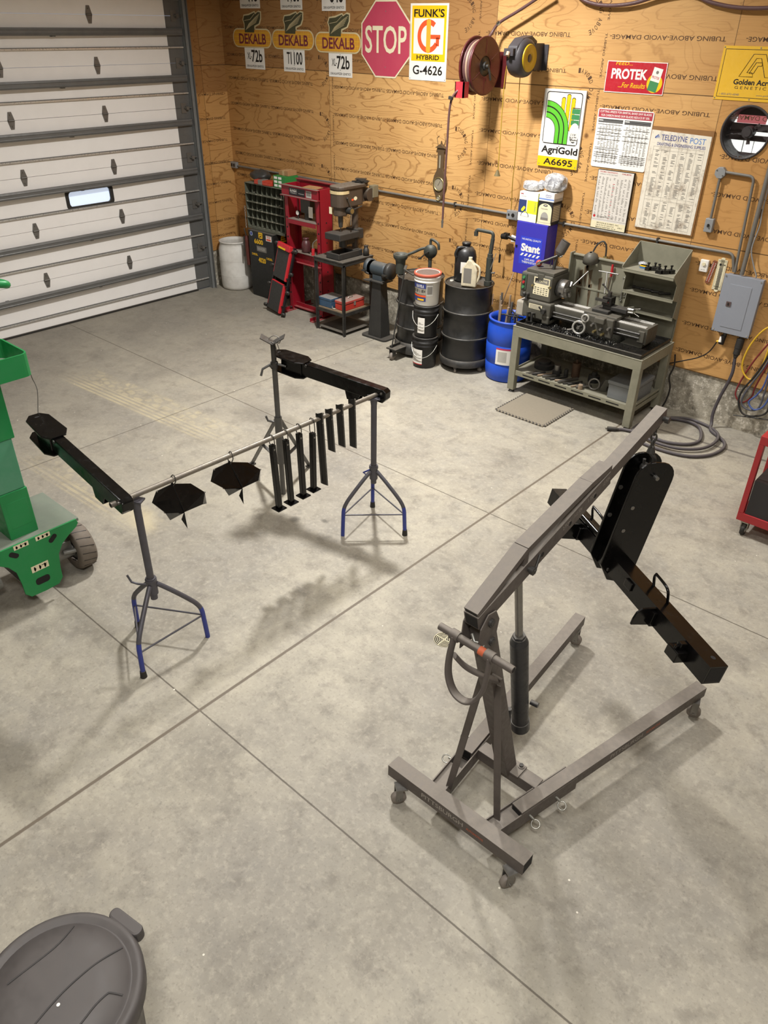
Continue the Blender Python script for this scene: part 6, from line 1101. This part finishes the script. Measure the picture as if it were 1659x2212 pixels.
def wtext(B, s_, ac, z, h, r, m, wch=.1):
    n = len(s_)
    for i, c_ in enumerate(s_):
        if c_ != ' ': a = ac+(i-(n-1)/2)*wch; B.text(c_, 0, 0, wch*r*.75, h, T(0, 0, z) @ RZ(a+PI/2) @ FACE_S @ T(0, 0, r), m, .02)
wtext(q, 'MULTI G 134', -1.62, .17, .03, .1445, m_blk, .105); wtext(q, 'NAVRA', -1.5, .226, .035, .1485, m_wht, .14); q.out('label', p3, fix=False)
# ---- blue drum with rods
t = thing('plastic_drum', 'blue plastic drum holding steel rods beside the lathe bench', 'drum', (5.275, -.42, 0)); MB(m_bd).lathe([(0, 0), (.215, 0), (.235, .015), (.245, .10), (.25, .2), (.246, .205), (.246, .215), (.252, .22), (.255, .42), (.25, .425), (.25, .435), (.254, .44), (.25, .60), (.238, .64), (.238, .675), (.25, .68), (.25, .70), (.228, .70), (.226, .64), (.235, .58), (.23, .1), (0, .08)], 44).out('body', t)
q = MB(m_wht); wrap(q, -1.55, -.55, .22, .40, .2562, m_wht, 10); wrap(q, -1.55, -.55, .39, .41, .2567, flat('label_pink', '#b53a5c'), 10); wrap(q, -1.45, -1.05, .25, .37, .2567, m_tin, 8); wrap(q, -.85, -.65, .27, .29, .2567, m_blk, 4); q.out('label', t, fix=False)
random.seed(4); m_rodr = mat('rusty_rod', '#a08b74', .55, .2, .4)
rod_labs = [('%s rod standing in the blue drum' % a) for a in ('tallest rusty', 'second tallest rusty', 'slim grey', 'thick brown', 'short rusty', 'bent looking brown', 'shortest grey', 'far left rusty', 'front stubby')]
for k, (x_, y_, dx, dy, h, r) in enumerate(((-.14, -.02, -.02, .03, .90, .009), (-.08, .02, .0, .04, .88, .008), (-.12, -.07, .01, .0, .84, .006), (-.04, -.03, .03, .03, .83, .011), (.0, .04, .04, .03, .80, .009), (-.05, -.10, .05, .02, .79, .010), (.03, -.04, .05, .0, .76, .008), (-.17, .02, -.01, .0, .86, .008), (-.10, -.12, .03, .0, .81, .009))):
    o = MB(m_rodr if k % 3 else m_steel).cyl((0, 0, 0), (dx, dy, h-.06), r*1.4, n=10).out('steel_rod'); o.location = (5.275+x_, -.42+y_, .09); tag(o, rod_labs[k], 'rod', 'rods standing in the blue drum')
for k, (a, b) in enumerate((((-.06, -.12, .74), (.14, .06, .74)), ((.0, -.14, .75), (.16, -.01, .72)), ((.1, -.13, .72), (.02, .08, .78)), ((.16, -.08, .735), (-.03, .02, .765)))):
    o = MB(m_dsteel).cyl((0, 0, 0), Vector(b)-Vector(a), .008, n=8).out('steel_offcut'); o.location = Vector((5.275, -.42, 0))+Vector(a); tag(o, 'dark steel offcut crossed over the others in the mouth of the blue drum', 'offcut', 'steel offcuts in the blue drum')
# ================================================================== lathe bench and lathe
m_lb = mat('bench_green_grey', '#868371', .55, .05, .4, dcol='#5d5b4b', sc=7, dust=.25); m_la = mat('lathe_grey_green', '#56534a', .5, .15, .4, dcol='#37372f', sc=7, dust=.3, dustc='#746c60'); m_oil = mat('oily_black', '#1a1917', .3, .2, .4, dcol='#3a352e', sc=14); m_way = mat('ground_way', '#dcd9d2', .25, .35, .1)
t = thing('lathe_bench', 'grey green steel bench with a slotted lower shelf under the lathe', 'bench', (6.265, -.42, 0)); hx, hy = .735, .355
for (sx, sy) in ((-1, -1), (1, -1), (1, 1), (-1, 1)):
    lg = MB(m_lb).box((sx*(hx-.04)-.04, sy*(hy-.035)-.035, .03), (sx*(hx-.04)+.04, sy*(hy-.035)+.035, .64)).out('leg', t, .004); MB(m_dsteel).cyl((sx*(hx-.04), sy*(hy-.035), 0), (sx*(hx-.04), sy*(hy-.035), .03), .035, .02, 14).out('foot', lg)
MB(m_lb).box((-hx, -hy, .635), (hx, -hy+.05, .739)).box((-hx, hy-.05, .635), (hx, hy, .739)).box((-hx, -hy+.051, .635), (-hx+.05, hy-.051, .739)).box((hx-.05, -hy+.051, .635), (hx, hy-.051, .739)).box((-hx-.003, -hy-.003, .739), (hx+.003, hy, .748)).out('top_frame', t, .004)
q = MB(m_lb).box((-hx+.02, -hy+.02, .225), (hx-.02, hy-.02, .235)).box((-hx+.02, -hy+.01, .205), (hx-.02, -hy+.02, .26)).box((-hx+.02, hy-.02, .18), (hx-.02, hy-.01, .235)).box((hx-.03, -hy+.02, .175), (hx-.02, hy-.02, .255)).box((-hx+.02, -hy+.02, .175), (-hx+.03, hy-.02, .255))
for k in range(6): q.box((-.56+k*.2, -hy+.0085, .228), (-.42+k*.2, -hy+.0098, .24), m_inside)
q.out('shelf', t, .002)
t = thing('chip_tray', 'black oily chip tray full of swarf under the lathe', 'tray', (6.265, -.42, .749)); MB(m_oil).box((-.70, -.335, 0), (.70, .30, .006)).box((-.71, -.345, 0), (.71, -.335, .04)).box((-.71, .30, 0), (.71, .31, .04)).box((-.71, -.335, 0), (-.70, .30, .04)).box((.70, -.335, 0), (.71, .30, .04)).out('pan', t, .003); MB(m_steel).box((-.712, -.3475, .038), (.712, -.332, .043)).out('rim', t)
random.seed(31); q = MB(mat('swarf_black', '#16161a', .25, .6, .2)); 
for k in range(420):
    x_, y_ = random.gauss(-.12, .26), random.uniform(-.32, -.12); r = random.uniform(.005, .013)
    if abs(x_) < .6: q.tube([(x_+r*math.cos(a), y_+r*math.sin(a), .008+random.uniform(0, .03)) for a in (0, 1.3, 2.6, 3.9)], random.uniform(.0012, .0024), 3, m_zinc if k % 6 == 0 else None)
o = q.out('swarf'); o.location = (6.265, -.42, .749); o['kind'] = 'stuff'; o['label'] = 'dark curled swarf heaped in the chip tray'; o['category'] = 'swarf'
t = thing('metal_lathe', 'grey green engine lathe with its chuck and handwheels', 'lathe', (6.265, -.42, .756)); Zo = -.756
def LB(m=None): return MB(m or m_la)
def lw(B, name, bev=0, par=None): return B.out(name, par or t, bev, world=True)
hs = lw(LB().box((5.425, -.55, .985), (5.80, -.20, 1.255)), 'headstock', .018)
lw(LB().box((5.47, -.53, 1.255), (5.80, -.24, 1.29)).box((5.62, -.552, 1.18), (5.70, -.54, 1.265)), 'headstock_cover', .01, hs)
q = LB(m_cream).poly([(5.585, 1.05), (5.775, 1.05), (5.775, 1.13), (5.755, 1.145), (5.775, 1.16), (5.775, 1.23), (5.585, 1.23), (5.585, 1.16), (5.605, 1.145), (5.585, 1.13)], None, FACE_S @ T(0, 0, .5515)); Xp = FACE_S @ T(0, 0, .552)
q.rect(5.597, 1.168, 5.763, 1.22, m_gry, Xp).poly([(5.60, 1.17), (5.60, 1.218), (5.645, 1.218)], m_blk, Xp, .0004); q.text('LATHE', 5.70, 1.193, .09, .022, Xp, m_cream, .01, 0, .0006)
for k in range(4):
    for j in range(5): q.rect(5.60+j*.034, 1.06+k*.02, 5.622+j*.034, 1.068+k*.02, m_gry if (k+j) % 3 else m_blk, Xp)
lw(q, 'speed_plate', 0, hs)
lw(LB(mat('control_green', '#3f4a3f', .5)).box((5.435, -.558, 1.07), (5.50, -.55, 1.235)), 'control_panel', .003, hs)
for z_, m_ in ((1.20, m_dgrn), (1.15, m_red), (1.10, m_dgrn)): lw(MB(m_).cyl((5.467, -.558, z_), (5.467, -.57, z_), .014, n=14), 'push_button', 0, hs)
lw(MB(m_ci).cyl((5.53, -.55, 1.03), (5.53, -.60, 1.03), .022).sphere((5.515, -.60, 1.045), .022, None, 12).cyl((5.53, -.59, 1.03), (5.545, -.60, .985), .011), 'gear_lever', 0, hs)
for x_, z_ in ((5.575, 1.135), (5.79, 1.15)): lw(MB(m_brass).cyl((x_, -.55, z_), (x_, -.565, z_), .012), 'plate_screw', 0, hs)
gb = lw(LB().box((5.495, -.58, .80), (5.835, -.28, .985)).box((5.75, -.59, .77), (5.835, -.45, .86)), 'gearbox', .015)
lw(MB(m_pl if False else mat('guard_pale', '#a39c8f', .5, dirt=.3)).box((5.395, -.55, .775), (5.50, -.25, .945)), 'end_guard', .02)
q = LB(m_cream).rect(5.575, .905, 5.735, .955, None, FACE_S @ T(0, 0, .5812)); 
for k in range(3): q.rect(5.585, .912+k*.014, 5.72, .919+k*.014, m_gry, FACE_S @ T(0, 0, .5818))
lw(q, 'feed_plate', 0, gb)
lw(MB(m_ci).cyl((5.765, -.58, .91), (5.765, -.62, .91), .026).cyl((5.765, -.61, .91), (5.725, -.63, .955), .009), 'feed_knob', 0, gb)
for x_ in (5.60, 5.655): lw(MB(m_ci).cyl((x_, -.58, .855), (x_, -.63, .865), .011).cyl((x_, -.63, .875), (x_, -.63, .79), .012).sphere((x_, -.63, .785), .015, None, 10), 'selector_lever', 0, gb)
lw(LB().box((5.83, -.50, .85), (6.87, -.30, .955)).box((5.83, -.485, .82), (6.87, -.315, .85)), 'bed', .006)
for y0, y1 in ((-.50, -.455), (-.345, -.30)): lw(MB(m_way).box((5.83, y0, .955), (6.86, y1, .968)), 'bed_way', .003)
lw(LB().prism([(-.51, .80), (-.28, .80), (-.28, .96), (-.51, .96)], 6.86, 6.885, None, RZ(PI/2) @ RX(PI/2)).box((6.80, -.53, .82), (6.865, -.50, .93)).prism([(6.62, .756), (6.85, .756), (6.87, .85), (6.72, .85)], .30, .50, None, FACE_S), 'tail_foot', .004)
lw(LB().box((5.52, -.52, .756), (5.80, -.28, .80)), 'head_foot', .004)
for z_, r in ((.90, .012), (.86, .010)): lw(MB(m_dsteel).cyl((5.83, -.53, z_), (6.82, -.53, z_), r), 'lead_screw')
X = T(5.80, -.40, 1.125) @ RY(PI/2); lw(MB(m_ci).lathe([(0, 0), (.085, 0), (.09, .01), (.09, .03), (0, .03)], 32, None, X), 'spindle_nose')
ck = lw(MB(m_steel).lathe([(0, .035), (.088, .035), (.092, .04), (.092, .10), (.088, .106), (0, .106)], 36, None, X).cyl(tuple(X @ Vector((.03, -.087, .07))), tuple(X @ Vector((.032, -.0925, .07))), .012, n=12, m=m_inside), 'chuck')
for k in range(3): a = k*2*PI/3+.4; lw(MB(m_steel).bar(tuple(X @ Vector((.03*math.cos(a), .03*math.sin(a), .12))), tuple(X @ Vector((.085*math.cos(a), .085*math.sin(a), .12))), .024, .032), 'chuck_jaw', .002, ck)
lw(MB(m_steel).cyl((5.94, -.36, 1.165), (6.02, -.23, 1.30), .007), 'chuck_key', 0, ck)
cr_ = lw(LB().box((6.19, -.53, .965), (6.56, -.27, 1.0)).box((6.24, -.575, .795), (6.55, -.53, .985)).box((6.36, -.62, .93), (6.47, -.53, .99)), 'carriage', .01)
m_hw = mat('handwheel_bright', '#b5b2aa', .3, .4, .2)
def wheel(c, R, r, nm, n_sp=3, m=m_steel):
    w0 = lw(MB(m_hw).torus(c, R, r*1.25, (.15, -1, .1), 30, 10), nm, 0, cr_); q = MB(m).cyl((c[0], c[1]-.02, c[2]), (c[0], c[1]+.05, c[2]), .016)
    for k in range(n_sp): a = k*2*PI/n_sp+.5; q.cyl(c, (c[0]+R*math.cos(a), c[1]+.012, c[2]+R*math.sin(a)), .006, m=m_oil)
    lw(q, 'wheel_hub', 0, w0) if False else lw(q, 'wheel_hub', 0, cr_); return w0
wheel((6.205, -.615, .845), .062, .009, 'handwheel'); wheel((6.262, -.615, .955), .034, .008, 'cross_feed_wheel')
lw(MB(m_steel).cyl((6.15, -.62, .815), (6.10, -.66, .805), .01, .013), 'crank_handle', 0, cr_)
for x_, z_ in ((6.34, .90), (6.44, .88), (6.46, .83), (6.52, .90), (6.37, .84)): lw(MB(m_steel if z_ > .85 else m_brass).cyl((x_, -.575, z_), (x_, -.62, z_), .016, .012), 'knob', .0, cr_)
lw(MB(m_ci).box((6.26, -.50, 1.0), (6.44, -.28, 1.03)).box((6.34, -.44, 1.03), (6.60, -.34, 1.07)), 'compound_slide', .005); lw(MB(m_chrome).cyl((6.60, -.39, 1.06), (6.66, -.39, 1.065), .032, n=22).cyl((6.66, -.39, 1.085), (6.72, -.39, 1.10), .006).cyl((6.66, -.39, 1.045), (6.72, -.39, 1.02), .006), 'compound_dial')
tp = lw(MB(m_oil).box((6.33, -.45, 1.07), (6.43, -.35, 1.155)), 'tool_post', .006); lw(MB(m_dsteel).cyl((6.38, -.40, 1.155), (6.38, -.40, 1.20), .02).cyl((6.38, -.40, 1.19), (6.30, -.42, 1.26), .007).sphere((6.30, -.42, 1.262), .013, None, 10).box((6.27, -.48, 1.11), (6.40, -.455, 1.135)), 'clamp', 0, tp); lw(MB(m_red).text('BXA', 6.38, 1.11, .05, .02, FACE_S @ T(0, 0, .4506)), 'lettering', 0, tp)
lw(MB(m_steel).cyl((6.3, -.36, 1.155), (6.24, -.25, 1.33), .006).cyl((6.14, -.24, 1.33), (6.36, -.24, 1.335), .007), 'coolant_arm')
# splash guard and shelf unit behind
t = thing('splash_guard', 'stained grey green splash guard standing behind the lathe', 'splash guard', (6.10, -.085, .749)); MB(m_lb).box((-.34, -.02, 0), (.34, -.005, .66)).box((-.345, -.09, 0), (-.33, -.005, .69)).box((-.345, -.05, .66), (.34, -.005, .675)).box((-.34, -.025, .33), (.34, -.02, .35)).out('panel', t, .003)
q = MB(mat('oil_streak', '#5a4a36', .5, dirt=.6, dcol='#33291d')); random.seed(8)
for k in range(9): x_ = random.uniform(-.25, .15); z_ = random.uniform(.35, .6); q.poly([(x_-.02, z_), (x_+.02, z_+.02), (x_+random.uniform(.0, .02), z_-random.uniform(.15, .35)), (x_-.012, z_-.12)], None, FACE_S, .0203)
q.out('stains', t, fix=False)
t = thing('lathe_lamp', 'dull dome work lamp on a bent arm over the splash guard', 'lamp', (5.99, -.16, 1.42)); MB(m_la).lathe([(.012, .06), (.03, .055), (.07, .02), (.085, -.04), (.075, -.045)], 24, None, RX(.3)).out('shade', t); MB(m_ci).tube(spline([(.0, .02, .05), (.03, .04, .13), (.08, .06, .165), (.115, .07, .12), (.12, .08, .03), (.12, .085, -.0)], 6), .009, 8).out('arm', t); MB(m_brass).box((.10, .07, -.04), (.14, .10, .02)).out('clamp', t)
t = thing('tool_shelf', 'grey green sheet metal shelf unit at the right end of the lathe bench', 'shelf unit', (6.71, -.06, .749)); w = .265
MB(m_lb).box((-w, 0, 0), (w, .012, .90)).out('back', t, .002)
for s_ in (-1, 1): MB(m_lb).prism([(0, 0 if s_ > 0 else .25), (-.02 if s_ > 0 else -.02, 0 if s_ > 0 else .25), (-.02, .22), (-.13, .27), (-.10, .42), (-.22, .46), (-.20, .60), (-.31, .69), (-.31, .715), (0, .90)], -.003, .003, None, T(s_*w, 0, 0) @ RZ(PI/2) @ RX(PI/2)).out('side', t)
for (d_, z_) in ((-.31, .69), (-.22, .46), (-.13, .26)): MB(m_lb).box((-w, d_, z_-.004), (w, 0, z_)).box((-w, d_, z_-.025), (w, d_+.004, z_+.006)).out('shelf', t, .001)
for k, (x_, y_, s3) in enumerate(((-.05, -.20, .7), (.0, -.16, 1.), (.05, -.18, .8), (.12, -.2, 1.1), (.16, -.15, .9), (.08, -.24, .6))):
    o = MB(m_oil).box((-.03*s3, -.03, 0), (.03*s3, .03, .035)).cyl((0, 0, .035), (0, 0, .06), .008).box((-.012, -.008, .06), (.012, .008, .075)).out('tool_holder', None, .003); o.location = (6.71+x_, -.06+y_, 1.4395); o.rotation_euler = (0, 0, .3*k); tag(o, 'black lathe tool holder standing in the top tray of the shelf unit', 'tool holder', 'tool holders in the top tray')
o = MB(flat('insert_blue', '#3b6ea5')).box((-.035, -.02, 0), (.035, .02, .03)).box((-.035, -.021, .018), (.035, .021, .03), m_gld).out('insert_box'); o.location = (6.60, -.22, 1.4395); tag(o, 'small blue and yellow box in the top tray of the shelf unit', 'box')
o = MB(m_bag).sphere((0, 0, .025), .05, None, 10, None, (1, .7, .5)).out('plastic_bag', None); o.location = (6.56, -.17, 1.4395); tag(o, 'crumpled clear bag in the top tray of the shelf unit', 'bag')
for k, x_ in enumerate((-.16, -.06, .05, .13)): o = MB(m_dsteel).cyl((-.05, 0, .012), (.05, .02, .012), .011).cyl((-.06, -.002, .012), (-.04, .001, .012), .016).out('boring_bar'); o.location = (6.71+x_, -.16, 1.211); o.rotation_euler = (0, 0, .25*k-.3); tag(o, 'dark boring bar lying on the middle shelf of the shelf unit', 'boring bar', 'boring bars on the middle shelf')
for k, x_ in enumerate((6.37, 6.405, 6.43)): o = MB(m_zinc if k < 2 else m_dsteel).box((-.006, -.004, 0), (.006, .004, .20+.04*k)).torus((0, 0, .21+.04*k), .014, .004, (0, 1, 0), 14, 6).torus((0, 0, -.008), .01, .004, (0, 1, 0), 14, 6).out('spanner'); o.location = (x_, -.115, 1.06+.05*k); tag(o, ('short spanner hanging left on the splash guard', 'middle spanner hanging on the splash guard', 'dark spanner hanging right on the splash guard by the shelf unit')[k], 'spanner', 'spanners hung on the splash guard')
o = MB(m_red).tube([(0, 0, 0), (.005, -.005, .05), (.0, -.005, .12)], [.012, .016, .01], 8).cyl((0, 0, 0), (-.01, 0, -.12), .005, m=m_steel).out('red_handled_brush'); o.location = (6.23, -.13, 1.27); tag(o, 'red handled tool hanging on the splash guard', 'tool')
t = thing('spray_gun', 'steel cup spray gun standing on the lathe headstock', 'spray gun', (5.70, -.37, 1.292)); m_cup = mat('cup_steel', '#7a7672', .35, .7, .2)
MB(m_cup).cyl((.03, .02, .17), (.07, .05, .28), .052, n=26).cyl((.02, .014, .145), (.03, .02, .17), .03, .05, n=22).cyl((.07, .05, .28), (.072, .052, .285), .048, n=26).out('cup', t); MB(m_dsteel).cyl((-.12, -.10, .06), (.02, 0, .135), .014).cyl((.0, -.01, .0), (.01, .0, .13), .018, .015).cyl((-.03, -.04, .03), (-.02, -.03, .11), .005).cyl((.02, .01, .13), (.025, .015, .15), .016).out('body', t); MB(m_chrome).cyl((-.12, -.10, .06), (-.145, -.115, .045), .018, .012).cyl((.035, .01, .125), (.06, .03, .14), .011).out('nozzle', t)
o = MB(mat('knob_red', '#b5443a', .35)).sphere((0, 0, .035), .034, None, 16).cyl((0, 0, 0), (.0, 0, .02), .014, m=m_dsteel).out('red_knob_bottle'); o.location = (5.53, -.40, 1.291); tag(o, 'red ball standing on top of the lathe headstock', 'ball')
# things on the bench's lower shelf
sz = .2355; random.seed(21)
def put(B, name, lab, cat, loc, rz=0, grp=None, bev=0):
    o = B.out(name, None, bev); o.location = loc; o.rotation_euler = (0, 0, rz); tag(o, lab, cat, grp); return o
t = thing('storage_box', 'lidded grey plastic box at the right end of the lower bench shelf', 'box', (6.80, -.47, sz)); m_gp2 = mat('box_plastic_grey', '#6e7070', .5, dirt=.15); MB(m_gp2).box((-.14, -.20, 0), (.14, .22, .15)).out('body', t, .006); MB(m_gp2).box((-.15, -.21, .15), (.15, .23, .19)).out('lid', t, .008)
put(MB(m_ci).cyl((0, 0, 0), (0, 0, .06), .05).cyl((0, 0, .06), (0, 0, .12), .035, m=m_steel), 'chuck_backplate', 'stepped steel cylinder on the lower bench shelf', 'cylinder', (5.98, -.52, sz))
put(MB(m_ci).cyl((0, 0, 0), (0, 0, .09), .022), 'steel_slug', 'short dark cylinder next to the stepped cylinder on the lower bench shelf', 'cylinder', (6.08, -.50, sz))
put(MB(mat('rust_tin', '#5a4433', .6, .2, .4)).cyl((0, 0, 0), (0, 0, .16), .045).cyl((0, 0, .16), (0, 0, .20), .012), 'rusty_can', 'tall rusty brown can standing at the back of the lower bench shelf', 'can', (6.15, -.42, sz))
put(MB(m_ci).cyl((0, 0, 0), (0, 0, .05), .11, n=28).cyl((0, 0, .05), (0, 0, .08), .07), 'face_plate', 'big dark faceplate lying at the left of the lower bench shelf', 'faceplate', (5.76, -.42, sz))
wr = put(MB(m_steel).torus((0, 0, .065), .055, .010, (.3, -1, .2), 28, 8).cyl((-.03, .0, .03), (-.10, .0, .02), .016).cyl((-.1, 0, .02), (-.16, -.01, .025), .022, .016), 'steady_ring', 'bright steel ring handle lying on the lower bench shelf', 'ring', (6.47, -.60, sz))
q = MB(m_la).prism([(-.10, 0), (-.03, 0), (-.03, .06), (.03, .06), (.03, 0), (.10, 0), (.10, .03), (.06, .13), (-.06, .13), (-.10, .03)], -.05, .05, None, FACE_S); put(q, 'steady_rest', 'green grey cast bracket on the lower bench shelf beside the ring', 'bracket', (6.60, -.50, sz), .5, None, .006)
put(MB(m_rodr).cyl((0, 0, 0), (0, 0, .05), .024), 'steel_slug', 'short brown cylinder standing at the front of the lower bench shelf', 'cylinder', (6.36, -.68, sz))
put(MB(mat('rag_grey', '#8d8a86', .7)).sphere((0, 0, .06), .09, None, 14, None, (1, .8, .7)), 'wrapped_part', 'pale plastic wrapped bundle behind the grey box on the lower shelf', 'bundle', (6.82, -.17, sz))
for k in range(11):
    x_ = 5.80+k*.052; L_ = random.uniform(.12, .24); r = random.uniform(.009, .019)
    q = MB((m_ci, m_rodr, m_steel, m_dsteel)[k % 4]).cyl((0, 0, r), (L_*.55, L_*.83, r+.001), r, n=12).cyl((-.004, -.006, r), (0, 0, r), r*.7, n=12); put(q, 'bar_end', 'steel bar end lying in the row at the front of the lower bench shelf', 'bar end', (x_, -.70+.012*(k % 3), sz), random.uniform(-.3, .2), 'bar ends lying along the lower bench shelf')
for k in range(5): put(MB(m_steel).box((-.005, -.06, 0), (.005, .06, .008)).torus((0, .07, .004), .012, .004, (0, 0, 1), 14, 6), 'hex_key', 'thin wrench lying at the left front of the lower bench shelf', 'wrench', (5.74+k*.028, -.66, sz+.001), -.5+.12*k, 'thin wrenches on the lower bench shelf')
put(MB(m_ci).cyl((0, 0, 0), (0, 0, .07), .06).cyl((0, 0, .07), (0, 0, .11), .03), 'flange_hub', 'dark hub at the back middle of the lower bench shelf', 'hub', (6.36, -.40, sz))
pipe('cable', 'black cord hanging down behind the right end of the lathe bench', spline([(7.03, -.05, .62), (7.05, -.06, .5), (7.03, -.07, .38), (7.06, -.06, .26), (7.05, -.07, .12), (7.02, -.09, .02)], 5), .008, 1, m_blk, (), 'cord')
